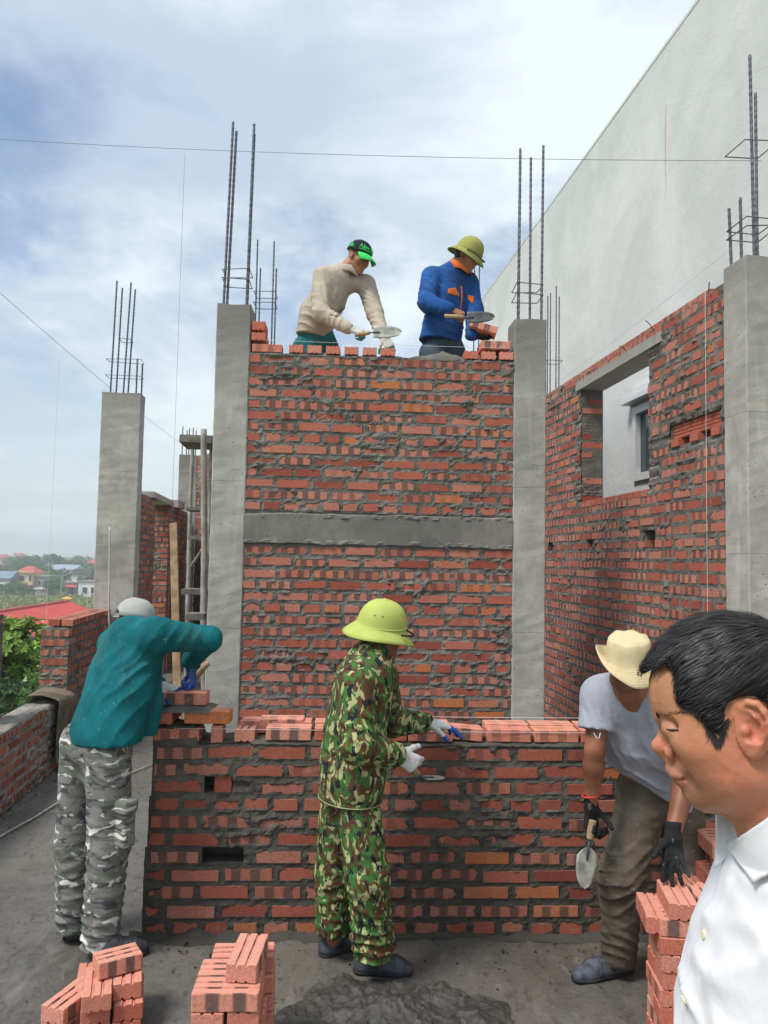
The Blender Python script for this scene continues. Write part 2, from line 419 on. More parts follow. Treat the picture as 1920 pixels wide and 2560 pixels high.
def mat_floor():
    m = MT('wet_screed', .6, .5)
    n = m.noise(.55, 6, .6, .6); f = m.noise(7, 6, .68, .8); g = m.noise(60, 5, .7)
    c = m.mix(m.rng(n, .36, .64), (.088, .082, .073), (.160, .152, .138))
    c = m.mix(m.rng(f, .38, .70), c, m.mix(.6, c, (.165, .152, .132)))
    c = m.mix(m.rng(m.noise(20, 5, .7, 1.2, co=m.sc(m.co(), (1, .6, 1))), .52, .70, 0, .7), c, (.036, .032, .027))
    sm = m.noise(3.2, 6, .66, 1.6, co=m.sc(m.co(), (1, .45, 1)), off=(8, 3, 0)); c = m.mix(m.rng(sm, .55, .72, 0, .75), c, (.20, .19, .17))
    c = m.mix(m.rng(g, .62, .80, 0, .6), c, (.22, .21, .195))
    m.col(c)
    wetm = m.rng(m.math('ADD', m.noise(.9, 4, .55, .4, off=(1.7, 4, 0)), m.math('MULTIPLY_ADD', f, .35, -.17)), .36, .54)
    m.rough(m.math('MULTIPLY_ADD', wetm, -.50, .68))
    h = m.math('ADD', m.math('MULTIPLY', m.noise(26, 6, .7, 1.0, co=m.sc(m.co(), (1, .55, 1))), 1.0), m.math('MULTIPLY', g, .35))
    m.bump(h, .010, .75); return m.m
FLOORM = mat_floor()
U = np.array([math.cos(R(6.5)), math.sin(R(6.5))]); V = np.array([-U[1], U[0]])       # along / across the building
def bw(a, b, z=0.0): p = U*a+V*b; return np.array([p[0], p[1], z])

mb = MB(); rs = np.random.default_rng(5)
na, nb = 190, 260
A_ = np.linspace(-2.12, 3.1, na); B_ = np.linspace(-2.2, 16, nb)
B_ = np.concatenate((np.linspace(-2.2, 1.9, 24), np.linspace(1.93, 6.0, 200), np.linspace(6.1, 16, 36))); nb = len(B_)
AA, BB = np.meshgrid(A_, B_, indexing='ij')
ZZ = .006*fbm(AA*2.2, BB*2.2, 0, 3, 3) + .0035*fbm(AA*12, BB*9, 0, 8, 4) - .004
P = AA[..., None]*np.append(U, 0)+BB[..., None]*np.append(V, 0); P[..., 2] = ZZ
mb.add(P.reshape(-1, 3), [(i*nb+k, (i+1)*nb+k, (i+1)*nb+k+1, i*nb+k+1) for i in range(na-1) for k in range(nb-1)])
mb.box(bw(.49, 6.9, -.13), (5.22, 18.2, .22), ax=(np.append(U, 0), np.append(V, 0), (0, 0, 1)))
tag(mb.build('floor', FLOORM, smooth=True), kind='structure')
GZ = -9.2
mb = MB(); mb.box(bw(.49, 6.9, (GZ-.26)/2), (5.0, 18.0, -GZ-.26), ax=(np.append(U, 0), np.append(V, 0), (0, 0, 1)))
tag(mb.build('lower_storeys', CONC), kind='structure')
def mat_ground():
    m = MT('field_grass', .95, .1)
    n = m.noise(.02, 5, .6, .3); f = m.noise(.35, 5, .7)
    c = m.mix(m.rng(n, .38, .62), (.12, .17, .05), (.27, .29, .10)); c = m.mix(m.rng(f, .35, .7), c, m.mix(.5, c, (.05, .085, .025)))
    m.col(c); return m.m
mb = MB(); g = np.concatenate((-np.geomspace(3000, 20, 24), [0], np.geomspace(20, 3000, 24))); n = len(g)
mb.add([(x, y, GZ+.15*math.sin(x*.05)*math.cos(y*.04)) for x in g for y in g], [(i*n+k, (i+1)*n+k, (i+1)*n+k+1, i*n+k+1) for i in range(n-1) for k in range(n-1)])
tag(mb.build('ground', mat_ground()), kind='structure')

# ------------------------------------------------------------------ columns with their starter bars
def rebar(parent, foot, h, lean=(0, 0), r=.0108):
    m_ = MB(); foot = np.array(foot, float); top = foot+np.array([lean[0]*h, lean[1]*h, h])
    n = max(6, int(h/.022)); t = np.linspace(0, 1, n)
    pts = foot+(top-foot)*t[:, None]; rr = np.where(np.arange(n) % 2 == 0, r, r*.83)
    m_.tube(pts, rr, 8); return m_.build('rebar', STEEL, parent, smooth=False)
def stirrup(parent, pts, r=.0035):
    m_ = MB(); pts = [np.array(p, float) for p in pts]
    for a, b in zip(pts, pts[1:]+pts[:1]): m_.tube([a, b], r, 6)
    return m_.build('stirrup', WIRE, parent)
def column(c, size, z0, z1, ua, mat, label, seed, bars=(), ties=(), rag=.012):
    """c: centre (2D); bars: (du, dv, height, lean)"""
    t = empty('concrete_column', (c[0], c[1], z0)); tag(t, label, 'column')
    ua = np.array([ua[0], ua[1], 0.]); va = np.array([-ua[1], ua[0], 0.])
    rg = np.random.default_rng(seed); m_ = MB()
    hs = np.concatenate((np.arange(z0, z1-.02, .05), [z1]))
    per = []
    su, sv = size[0]/2, size[1]/2; ch = .008
    base = [(-su+ch, -sv), (0, -sv), (su-ch, -sv), (su, -sv+ch), (su, 0), (su, sv-ch), (su-ch, sv), (0, sv), (-su+ch, sv), (-su, sv-ch), (-su, 0), (-su, -sv+ch)]
    n = len(base); vs = []
    for i, z in enumerate(hs):
        for k, (a, b) in enumerate(base):
            j = rg.uniform(-.002, .002, 2)
            zt = z+(rg.uniform(-rag, rag*.3) if i == len(hs)-1 else 0)
            vs.append(np.array([c[0], c[1], zt])+ua*(a+j[0])+va*(b+j[1]))
    F = [(i*n+k, i*n+(k+1) % n, (i+1)*n+(k+1) % n, (i+1)*n+k) for i in range(len(hs)-1) for k in range(n)]
    F.append(tuple((len(hs)-1)*n+k for k in range(n))); F.append(tuple(range(n))[::-1])
    m_.add(vs, F); m_.build('shaft', mat, t)
    for (du, dv, h, ln) in bars:
        rebar(t, np.array([c[0], c[1], z1-.03])+ua*du+va*dv, h, ln)
    for (zt, eu, ev) in ties:
        q = [np.array([c[0], c[1], z1+zt+rg.uniform(-.01, .01)])+ua*a*eu+va*b*ev for a, b in ((-1, -1), (1, -1), (1, 1), (-1, 1))]
        stirrup(t, q)
    return t
UB = np.array([math.cos(R(2.3)), math.sin(R(2.3))]); VB = np.array([-UB[1], UB[0]])
TOPZ = 3.69
cl = at(587, 1280, 5.6); cr = at(1322, 1280, 5.7)
CLX, CRX = -1.138, 1.072
def colc(x, yf, s): return np.array([x, yf])+VB*s/2
column(colc(-1.14, 5.60, .25), (.25, .25), 0, 3.70, UB, CONC, 'grey concrete column at the left end of the tall brick wall', 1,
       bars=((-.085, -.085, 1.44, (.020, 0)), (-.062, -.07, 1.38, (.022, 0)), (.085, -.085, 1.43, (.012, 0)), (.088, -.07, 1.36, (.012, 0))), ties=((.20, .1, .1), (.27, .1, .1)))
column(colc(1.078, 5.69, .25), (.245, .25), 0, 3.655, UB, CONC, 'grey concrete column at the right end of the tall brick wall', 2,
       bars=((-.085, -.085, 1.33, (.004, 0)), (-.055, .075, 1.46, (.006, 0)), (.04, .08, 1.39, (.0, 0)), (.09, -.085, 1.40, (.006, 0))), ties=((.20, .1, .1), (.28, .1, .1)))
# right foreground column
rc = np.array([2.155, 4.557])
column(rc+np.array([.125, 0])+V*.125+U*0, (.25, .25), 0, 3.70, U, CONCL, 'grey concrete column at the near end of the right brick wall', 3,
       bars=((-.085, .09, .42, (-.03, 0)), (-.085, -.02, .44, (-.01, 0)), (-.045, -.09, 1.32, (-.01, 0)), (.09, -.09, 1.36, (0, 0)), (.09, .09, 1.2, (0, 0))), ties=((.2, .105, .11), (.25, .105, .11), (.74, .11, .11)))
column(np.array([-2.955, 8.5])+V*.11, (.43, .22), 0, 3.64, U, CONCL, 'wide pale concrete column standing behind the stepped brick pier', 4,
       bars=((-.13, -.08, 1.30, (.018, 0)), (-.10, .06, 1.27, (.018, 0)), (.01, -.08, 1.29, (.03, 0)), (.03, .06, 1.26, (.03, 0)), (.15, -.08, .42, (.0, 0)), (.18, .06, .40, (.0, 0))), ties=((.20, .19, .09), (.38, .19, .09), (.62, .06, .09)))
column(np.array([-3.60, 14.0])+V*.1, (.33, .2), 0, 3.68, U, CONC, 'distant grey concrete column beyond the lintelled opening', 5,
       bars=((-.12, -.07, .55, (0, 0)), (-.06, .06, .5, (0, 0)), (.0, -.07, .52, (0, 0)), (.05, .06, .55, (0, 0)), (.12, -.07, .48, (0, 0))), ties=((.2, .13, .08),))

# small groups of bars whose columns stand hidden behind the walls
def bar_group(c, z0, z1, bars, ties, label, s=.2):
    t = empty('rebar_cage', (c[0], c[1], z0)); tag(t, label, 'rebar cage')
    for (du, dv, h) in bars: rebar(t, (c[0]+du, c[1]+dv, z0), h, r=.008)
    for z in ties: stirrup(t, [(c[0]-s/2, c[1]-s/2, z), (c[0]+s/2, c[1]-s/2, z), (c[0]+s/2, c[1]+s/2, z), (c[0]-s/2, c[1]+s/2, z)])
p = at(664, 760, 6.9)
bar_group((p[0], 6.9), 2.6, 0, ((-.075, -.08, 2.10), (-.07, .08, 1.9), (.075, -.08, 2.09), (.078, .08, 1.9)), (4.12, 4.22), 'bare rebar cage standing just behind the left column of the tall wall', .19)
p = at(1383, 880, 9.0)
bar_group((p[0], 9.0), 2.6, 0, ((-.08, -.06, 2.38), (-.02, .07, 2.46), (.02, -.06, 2.5), (.085, .07, 2.42)), (3.7, 3.78, 4.2), 'bare rebar cage rising between the right column and the white building', .18)
p = at(1192, 740, 8.4)
bar_group((p[0], 8.4), 2.6, 0, ((-.028, 0, 2.72), (.028, .02, 2.66)), (3.55,), 'pair of thin rebars standing behind the man in the blue jacket', .12)
# ------------------------------------------------------------------ the brick walls
def z(o): return o
# tall wall between the two columns, with its tie beam
OB = np.array([-1.02, 5.615]); LB = 1.975
mb = MB(); C0 = .0838
lowN = 24
t = empty('tall_brick_wall', (0, 5.7, 0)); tag(t, 'tall red brick wall with a concrete beam, filling the bay between two columns', 'brick wall')
ZB0, ZB1 = 1.925, 2.15
wall_face(mb, OB, UB, LB, 23, -.005, C0, 11, header_rows=(2, 7, 12, 17), smear=-.34, res=.013, tilt=.0)
wall_core(mb, OB, UB, LB, 0, ZB0, .22)
N2 = 16; ZU = 2.165
def top_b(u, zc):
    r = (zc-ZU)/C0
    if r < 14: return False
    if r < 15: return not (u < .30 or u > 1.66)
    if r < 16: return not (u > 1.70)
    return True
heads_b = (0, 6)
wall_face(mb, OB+VB*.0, UB, LB, 16, ZU, C0, 23, header_rows=heads_b, smear=.04, res=.013, tilt=-.006, top_fn=lambda u, zc: zc > ZU+14*C0)
wall_core(mb, OB, UB, LB, ZB1-.01, ZU+14*C0-.012, .22, tilt=-.006)
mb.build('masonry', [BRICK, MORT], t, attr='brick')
# upper courses being laid: spaced headers on the left, a stepped corner on the right
mb = MB(); rg = np.random.default_rng(3); ub3 = np.array([UB[0], UB[1], 0]); vb3 = np.array([VB[0], VB[1], 0])
zt = ZU+14*C0
def brick_on(mb, u, dv, z0, ax, rr=None, size=(.22, .105, .06), rot=0):
    c = np.array([OB[0], OB[1], z0+size[2]/2-.006*u])+ub3*u+vb3*dv
    r_ = rg.random(2) if rr is None else rr
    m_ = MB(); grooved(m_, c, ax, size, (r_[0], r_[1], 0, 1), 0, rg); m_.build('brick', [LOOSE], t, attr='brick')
axS = (ub3, vb3, (0, 0, 1)); axH = (-vb3, ub3, (0, 0, 1))
brick_on(mb, .13, .055, zt+.006, axS, (.6, .9))
for i in range(6): brick_on(mb, .345+.137*i, .105, zt+.008, axH, (.55+.3*rg.random(), .2))
brick_on(mb, .065, .105, zt+.092, axH, (.3, .2)); brick_on(mb, .06, .105, zt+.172, axH, (.35, .3), (.2, .10, .066))
brick_on(mb, 1.655, .105, zt+.008, axH, (.4, .2)); brick_on(mb, 1.785, .105, zt+.008, axH, (.5, .1)); brick_on(mb, 1.92, .105, zt+.01, axH, (.45, .4))
brick_on(mb, 1.84, .055, zt+.092, axS, (.62, .93)); brick_on(mb, 1.84, .165, zt+.092, axS, (.4, .7))
mb = MB(); n_ = 60
us = np.linspace(0, LB, n_); 
prof = np.array([.006+.018*abs(vnoise(x*9, 0, 0, 4))+.012*max(0, vnoise(x*23, 1, 0, 5)) for x in us]) + .055*np.exp(-((us-1.46)/.13)**2)
vs = []
for i, x in enumerate(us):
    for dv, k in ((.0, 0), (.012, .9), (.11, 1.0), (.208, .9), (.22, 0)):
        vs.append(np.array([OB[0], OB[1], zt-.012-.006*x+prof[i]*k+.004*float(vnoise(x*40, dv*40, 0, 6))])+ub3*x+vb3*dv)
mb.add(vs, [(i*5+k, (i+1)*5+k, (i+1)*5+k+1, i*5+k+1) for i in range(n_-1) for k in range(4)])
mb.build('mortar_bed', MORT, t, smooth=True)
# tie beam
mb = MB(); nu, nz = 150, 26
us = np.linspace(-.0, LB, nu); fz = np.linspace(0, 1, nz)
g = []
for x in us:
    zb = ZB0+.005*float(fbm(x*12, 0, 0, 31, 4))-.014*x*.5; ztp = ZB1+.006*float(fbm(x*11, 3, 0, 32, 4))
    for f in fz:
        zz0 = zb+(ztp-zb)*f
        e = min(f, 1-f)
        g.append(np.array([OB[0], OB[1], zz0])+ub3*x-vb3*(.012+.003*float(vnoise(x*6, zz0*8, 0, 33))+.010*max(0, float(fbm(x*22, zz0*26, 0, 35, 3)))*(e < .16) - .02*(e < .01)))
mb.add(g, [(i*nz+k, (i+1)*nz+k, (i+1)*nz+k+1, i*nz+k+1) for i in range(nu-1) for k in range(nz-1)])
wall_core(mb, OB, UB, LB, ZB0-.03, ZB1+.02, .22, inset=.01, mat=0)
mb.build('tie_beam', BEAMC, t, smooth=False)
for p0, q0 in ((at(1085, 1345, 5.59), (.13, -.04, -.10)), (at(1218, 1386, 5.62), (.01, -.05, -.04))): mb = MB(); mb.tube([p0, p0+np.array(q0)], .0045, 6); mb.build('wire_stub', WIRE, t)

# low front wall the men are raising
OF = np.array([-1.122, 3.80]); UF = UB; LF = 3.3; CF = .0832
t = empty('front_brick_wall', (0, 3.9, 0)); tag(t, 'waist high red brick wall being raised across the wet floor by three men', 'brick wall')
uf3 = np.array([UF[0], UF[1], 0]); vf3 = np.array([-UF[1], UF[0], 0])
hol = ((.285, .47, .415-.092-.012, .415-.01), (.265, .415, .68, .775))
hol = ((.27, .475, .338, .418), (.27, .415, .672, .755))
mb = MB()
wall_face(mb, OF, UF, LF, 11, -.002, CF, 47, header_rows=(0, 7), holes=hol+((.275, .475, .93, 1.02),), smear=-.2, res=.0105, rack=.0035, depth=.105)
wall_core(mb, OF, UF, LF, 0, 11*CF, .22, holes=hol, u0=.045)
for h in hol:      # back of the putlog holes
    c = np.array([OF[0], OF[1], (h[2]+h[3])/2])+uf3*(h[0]+h[1])/2+vf3*.17
    mb.box(c, (h[1]-h[0]+.02, .06, h[3]-h[2]+.02), ax=(uf3, vf3, (0, 0, 1)), mat=1)
grooved(mb, np.array([OF[0], OF[1], .713])+uf3*.362+vf3*.075, ((0, 0, 1), -vf3, uf3), (.084, .12, .085), (.3, .2, 0, 0), 0, rg, 3)
# left end of the wall: headers in line
wall_face(mb, OF+VB*.22+UF*.02, -VB, .2, 11, -.002, CF, 48, smear=-.1, res=.012, rack=.0, out=-.012)
mb.build('masonry', [BRICKD, MORTD], t, attr='brick')
# mortar run out along the foot
mb = MB(); us = np.linspace(-.06, LF, 170); ws = np.linspace(0, 1, 9); vs = []
for x in us:
    h = .012+.028*abs(float(fbm(x*4, 0, 0, 71, 3))); wd = .03+.06*abs(float(fbm(x*3, 2, 0, 72, 3)))
    for q in ws: vs.append(np.array([OF[0], OF[1], h*(1-q)**1.6*(1+.5*float(fbm(x*25, q*3, 0, 73, 3)))-.004])+uf3*x-vf3*(.0+wd*q))
mb.add(vs, [(i*9+k, i*9+k+1, (i+1)*9+k+1, (i+1)*9+k) for i in range(169) for k in range(8)])
mb.build('mortar_spill', MORTD, t, smooth=True)
# top courses: grooved bricks in two rows, some half bedded
mb = MB(); zt = 11*CF+.004; rg = np.random.default_rng(12)
axS = (uf3, vf3, (0, 0, 1)); axH = (-vf3, uf3, (0, 0, 1)); axV = (vf3, (0, 0, 1), -uf3)
def fb(u, dv, z0, ax, rr=None, size=(.22, .105, .06), tilt=0, yaw=0, mbx=None):
    c = np.array([OF[0], OF[1], z0+size[2]/2])+uf3*u+vf3*dv
    ax = np.array(ax, float)
    if tilt or yaw:
        Q = (Matrix.Rotation(yaw, 3, 'Z') @ Matrix.Rotation(tilt, 3, Vector(vf3)))
        ax = ax @ np.array(Q).T
    r_ = rg.random(2) if rr is None else rr
    m_ = MB(); grooved(m_, c, ax, size, (r_[0], r_[1], 0, 1), 0, rg); m_.build('brick', [LOOSE], t, attr='brick')
fb(.13, .052, zt, axS, (.3, .5)); 
grooved(mb, np.array([OF[0], OF[1], zt+.03])+uf3*.325+vf3*.06, ((0, 0, 1), vf3, uf3), (.09, .105, .055), (.9, .05, 0, 0), 0, rg)
fb(.535, .165, zt+.02, axS, (.7, .9)); fb(.46, .06, zt, axH, (.7, .1), (.105, .10, .06)); fb(.63, .165, zt+.03, axS, (.78, .1)); 
x = .565
for k, (r1, r2) in enumerate(((.66, .95), (.45, .3), (.4, .6), (.62, .1))):
    fb(x+.11, .052+rg.uniform(-.006, .006), zt+.012, axS, (r1, r2), yaw=rg.uniform(-.02, .02)); fb(x+.105, .166, zt+.018, axS, None, yaw=rg.uniform(-.02, .02)); x += .232+rg.uniform(-.004, .006)
    if k == 0: pass
for k in range(8):
    x += .0; u = 1.765+k*.236
    fb(u, .052, zt+.012, axS, (.55+.4*rg.random()*(k % 2), .9 if k != 2 else .3), yaw=rg.uniform(-.03, .03)); fb(u+.01, .166, zt+.016, axS, (.72, .9), yaw=rg.uniform(-.02, .02))
fb(1.20+.1, .166, zt+.014, axS)
# left corner, two more courses
fb(.055, .105, zt+CF, axH, (.25, .2)); 
mb.build('brick', [LOOSE], t, attr='brick')
mb = MB(); us = np.linspace(.02, LF, 150); vs = []
for x in us:
    hgt = .010+.014*abs(float(fbm(x*13, 0, 0, 81, 3)))
    if .78 < x < .96 : hgt += .02
    if x < .24: hgt = .078+.006*float(vnoise(x*30, 0, 0, 4))
    if .24 <= x < .5: hgt = -.01
    for dv, k in ((-.004, -.2), (.004, .8), (.11, 1.2), (.216, .8), (.224, 0)):
        vs.append(np.array([OF[0], OF[1], zt-.004+hgt*k+.004*float(vnoise(x*50, dv*50, 0, 6))])+uf3*x+vf3*dv)
mb.add(vs, [(i*5+k, (i+1)*5+k, (i+1)*5+k+1, i*5+k+1) for i in range(149) for k in range(4)])
mb.build('mortar_bed', MORTD, t, smooth=True)

def loose(name_label, c, ax, rr, group, size=(.22, .105, .06), seed=1):
    m_ = MB(); rg_ = np.random.default_rng(seed); c = np.array(c, float)
    grooved(m_, (0, 0, 0), ax, size, (rr[0], rr[1], 0, 1), 0, rg_)
    o = m_.build('brick', [LOOSE], attr='brick'); o.location = tuple(c)
    tag(o, name_label, 'brick', group); return o
loose('orange brick lying loose across the gap near the left end of the front wall', np.array([OF[0], OF[1], zt+CF+.032])+uf3*.275+vf3*.06, axS, (.99, .05), 'bricks just set on the walls')
loose('dark banded brick being set on the low wall under a blue tipped glove', np.array([OF[0], OF[1], zt+.050])+uf3*1.522+vf3*.055, np.array((nrm(uf3-np.array([0, 0, .07])), vf3, nrm(np.array([0, 0, 1])+uf3*.07))), (.5, .93), 'bricks just set on the walls', seed=9)
loose('top brick at the wall corner under the hand of the man in the teal jacket', np.array([OF[0], OF[1], zt+2*CF+.03])+uf3*.15+vf3*.10, axS, (.6, .95), 'bricks just set on the walls')
mb = MB()
vs = []; us = np.linspace(0, 1, 24); ws = np.linspace(0, 1, 10)
for a in us:
    for b in ws:
        e = math.sin(math.pi*a)**.4*math.sin(math.pi*b)**.4
        vs.append(np.array([OF[0], OF[1], zt+CF+.058+.026*e*(1+.35*float(fbm(a*7, b*5, 0, 3, 3)))])+uf3*(.025+a*.27)+vf3*(-.01+b*.23))
mb.add(vs, [(i*10+k, (i+1)*10+k, (i+1)*10+k+1, i*10+k+1) for i in range(23) for k in range(9)])
mb.build('corner_mortar', MORT, t, smooth=True)

# right wall running back with its window opening
OR = bw(2.135*math.cos(R(6.5))+4.8*math.sin(R(6.5))+.012, 4.55); bR = 4.55   # start under the near column
aR = 2.135*math.cos(R(6.5))+4.8*math.sin(R(6.5))+.015
def rpt(px, py):   # (s along wall from b=4.55, z) of a picture point on the wall face
    p = atp(px, py, bw(aR, 0), np.append(U, 0)); return p[:2]@V-bR, p[2]
t = empty('side_brick_wall', bw(aR, 6.5)); tag(t, 'long red brick wall with a window opening, running back beside the white building', 'brick wall')
mb = MB(); u3, v3 = np.append(U, 0), np.append(V, 0)
WO = (5.615-bR, 7.03-bR, 2.392, 3.485)      # window opening
LR = 6.6; ZTOP = 3.64
holes_r = (WO, (5.515-bR, 5.71-bR, 1.945, 2.085), (6.72-bR, 6.87-bR, 1.97, 2.065), (7.83-bR, 7.97-bR, 1.95, 2.05), (4.60-bR, 5.27-bR, 2.66, 2.83))
org = bw(aR, bR+LR)          # start at the far end so the face looks left
def flip(h): return (LR-h[1], LR-h[0], h[2], h[3])
fh = tuple(flip(h) for h in holes_r)
lint = flip((5.38-bR, 7.14-bR, 3.485, 3.572))
wall_face(mb, org[:2], -V, LR, 43, 0, .0845, 61, header_rows=(3, 8, 13, 18, 23, 28, 33, 38), holes=fh+(lint,), smear=-.2, res=.02, depth=.10)
wall_core(mb, org[:2], -V, LR, 0, 43*.0845-.005, .22, holes=fh[:1]+fh[1:]+(lint,), inset=.016)
for h in fh[1:]:
    c = np.array([*(org[:2]-V*(h[0]+h[1])/2), (h[2]+h[3])/2])+u3*.14
    mb.box(c, (.05, h[1]-h[0]+.01, h[3]-h[2]+.01), ax=(u3, v3, (0, 0, 1)), mat=1)
# rebated panel of bricks set on edge near the column
h = fh[4]; rg = np.random.default_rng(8)
for i in range(5):
    for k in range(1):
        c = np.array([*(org[:2]-V*(h[0]+.07+i*.135)), h[2]+.118])+u3*.055
        grooved(mb, c, (v3, (0, 0, 1), u3), (.13, .10, .06), (.45+.1*rg.random(), .2, 0, 0), 0, rg, 3)
    if i % 2 == 0:
        c = np.array([*(org[:2]-V*(h[0]+.07+i*.135)), h[2]+.033])+u3*.045
        grooved(mb, c, (u3, v3, (0, 0, 1)), (.10, .10, .055), (.4+.2*rg.random(), .2, 0, 0), 0, rg)
# far jamb, near jamb, sill courses of the opening
wall_face(mb, bw(aR+.012, 7.03)[:2], U, .20, 13, 2.40, .0845, 66, header_rows=(), smear=-.2, res=.014, depth=.1)
wall_face(mb, bw(aR+.21, 5.615)[:2], -U, .20, 13, 2.40, .0845, 67, smear=-.2, res=.02, depth=.1)
for i in range(11):
    c = bw(aR+.105, 5.69+i*.128, 2.375); grooved(mb, c, (u3, v3, (0, 0, 1)), (.215, .105, .055), (.4+.3*rg.random(), rg.random(), 0, 0), 0, rg)
c0 = 26
mb.build('masonry', [BRICK, MORTR], t, attr='brick')
mb = MB(); mb.box(bw(aR+.105, 6.26, 3.528), (.236, 1.76, .084), ax=(u3, v3, (0, 0, 1)), jit=.003, rng=rg); mb.build('lintel', CONCL, t)
mb = MB(); mb.box(bw(aR+.105, bR+LR/2+.1, 43*.0845-.006), (.19, LR, .02), ax=(u3, v3, (0, 0, 1))); 
for i in range(int(LR/.235)):
    grooved(mb, bw(aR+.052, bR+.28+i*.235, ZTOP-.01), (v3, u3, (0, 0, 1)), (.22, .1, .055), (.3+.6*rg.random(), rg.random(), 0, 1), 1, rg)
mb.build('brick_course', [MORTR, BRICK], t, attr='brick')
mb = MB()
for (b, z0, d) in ((4.72, 3.62, (-.05, -.13, .03)), (5.50, 3.60, (-.10, -.1, .05)), (5.44, 3.44, (-.05, .1, -.03)), (6.0, 3.58, (-.08, -.08, .02)), (7.0, 3.44, (-.06, -.1, -.03)), (4.56, 3.36, (-.05, -.05, .0))):
    mb = MB(); p0 = bw(aR-.005, b, z0); mb.tube([p0, p0+np.array(d)*.5+np.array([0, 0, .012]), p0+np.array(d)], .0035, 6); mb.build('wire_stub', WIRE, t)

# left side: low parapet, stepped pier, sack, far walls
aL = -1.99
t = empty('low_parapet', bw(aL, 5.6)); tag(t, 'low brick parapet along the left edge of the floor, mortar spread on its top', 'brick wall')
mb = MB(); org = bw(aL, 3.2)
wall_face(mb, org[:2], V, 4.1, 7, 0, .081, 81, header_rows=(3,), smear=.05, res=.016, depth=.1)
wall_core(mb, org[:2], V, 4.1, 0, .565, .22)
vs = []; us = np.linspace(0, 4.1, 120)
for x in us:
    for q in np.linspace(0, 1, 10):
        e = min(1, min(q, 1-q)*9)
        vs.append(bw(aL-.004-.212*q, 3.2+x, .562+e*(.012+.012*float(fbm(x*6, q*3, 0, 41, 4)))))
mb.add(vs, [(i*10+k, (i+1)*10+k, (i+1)*10+k+1, i*10+k+1) for i in range(119) for k in range(9)], 1)
mb.build('masonry', [BRICKD, mat_mortar('mortar_parapet_top', (.30, .28, .255))], t, attr='brick')
t = empty('stepped_brick_pier', bw(aL, 7.9)); tag(t, 'stepped red brick wall end rising above the low parapet on the left', 'brick wall')
mb = MB(); bP = 7.18
wall_face(mb, bw(aL-.235, bP)[:2], U, .24, 14, -.02, .0845, 91, header_rows=(), smear=-.35, res=.012, depth=.1)
wall_face(mb, bw(aL, bP+.01)[:2], V, 1.62, 14, -.02, .0845, 92, header_rows=(4,), smear=-.1, res=.014, depth=.1)
wall_core(mb, bw(aL, bP)[:2], V, 1.62, 0, 14*.0845-.03, .235, inset=.012, u0=.014)
rg = np.random.default_rng(4)
for i in range(6): grooved(mb, bw(aL-.05, bP+.24+i*.243+.006*math.sin(i*4), 14*.0845+.014), (v3, -u3, (0, 0, 1)), (.22, .1, .06), (rg.random(), rg.random(), 0, 1), 0, rg); grooved(mb, bw(aL-.172, bP+.26+i*.243, 14*.0845+.014), (v3, -u3, (0, 0, 1)), (.22, .1, .06), (rg.random(), rg.random(), 0, 1), 0, rg)
mb.build('masonry', [BRICK, MORT], t, attr='brick')
t = empty('brick_pier', at(-40, 1790, 5.6)); tag(t, 'narrow brick pier cut off by the left edge of the view', 'brick wall')
pb = at(-34, 1600, 5.6); mb = MB()
wall_face(mb, (pb[0]-.23, pb[1]), (1, 0), .235, 17, 0, .08, 95, smear=-.2, res=.016); wall_core(mb, (pb[0]-.23, pb[1]), (1, 0), .235, 0, 17*.08, .23)
wall_face(mb, (pb[0]+.005, pb[1]+.01), (0, 1), .22, 17, 0, .08, 96, smear=-.2, res=.016)
mb.build('masonry', [BRICK, MORT], t, attr='brick')

def mat_cloth(name, c, weave=900, fold=0, vary=.18, rough=.9, bump=.0006, fs=9, splash=0):
    m = MT(name, rough, .15); n = m.noise(6, 5, .6)
    k = m.mix(m.rng(n, .3, .7), tuple(x*(1-vary) for x in c), tuple(min(1, x*(1+vary)) for x in c))
    if splash: k = m.mix(m.math('MULTIPLY', m.rng(m.noise(38, 5, .72, .3), .60, .70), splash), k, (.34, .325, .30)); k = m.mix(m.math('MULTIPLY', m.rng(m.noise(5, 4, .6, off=(2, 6, 4)), .5, .75), splash*.35), k, (.30, .28, .25))
    m.col(k); h = m.noise(weave, 2, .5)
    p = m.bump(h, bump, .5)
    if fold: m.bump(m.noise(fs, 4, .55, .8), fold, .8, p)
    return m.m
SACK = mat_cloth('sacking', (.155, .13, .095), 500, .02, .3, fs=14)
mb = MB(); vs = []
ns, nq = 50, 40
for i in range(ns):
    b = 6.74+.50*i/(ns-1)
    for k in range(nq):
        q = k/(nq-1)*.98
        f = .012*float(vnoise(b*16, q*2, 0, 7))+.008*float(vnoise(b*34, q*3, 1, 8))
        if q < .30: a, z_ = aL-.25+q*.95, .605+.035*math.sin(q/.3*math.pi)+f
        else:
            s_ = q-.30; a = aL+.038+.03*min(1, s_/.06)+f*1.6*(1+2*s_)+.03*s_; z_ = .605-.02-s_*.72*(1-.0*s_)
            if s_ < .06: z_ = .605-.45*s_
        vs.append(bw(a, b+.03*math.sin(q*4)+.012*float(vnoise(q*9, b*4, 3, 2)), z_))
mb.add(vs, [(i*nq+k, (i+1)*nq+k, (i+1)*nq+k+1, i*nq+k+1) for i in range(ns-1) for k in range(nq-1)])
o = mb.build('sack', SACK, smooth=True); md = o.modifiers.new('thickness', 'SOLIDIFY'); md.thickness = .004
tag(o, 'damp brown sacking draped over the low parapet beside the stepped pier', 'sack')

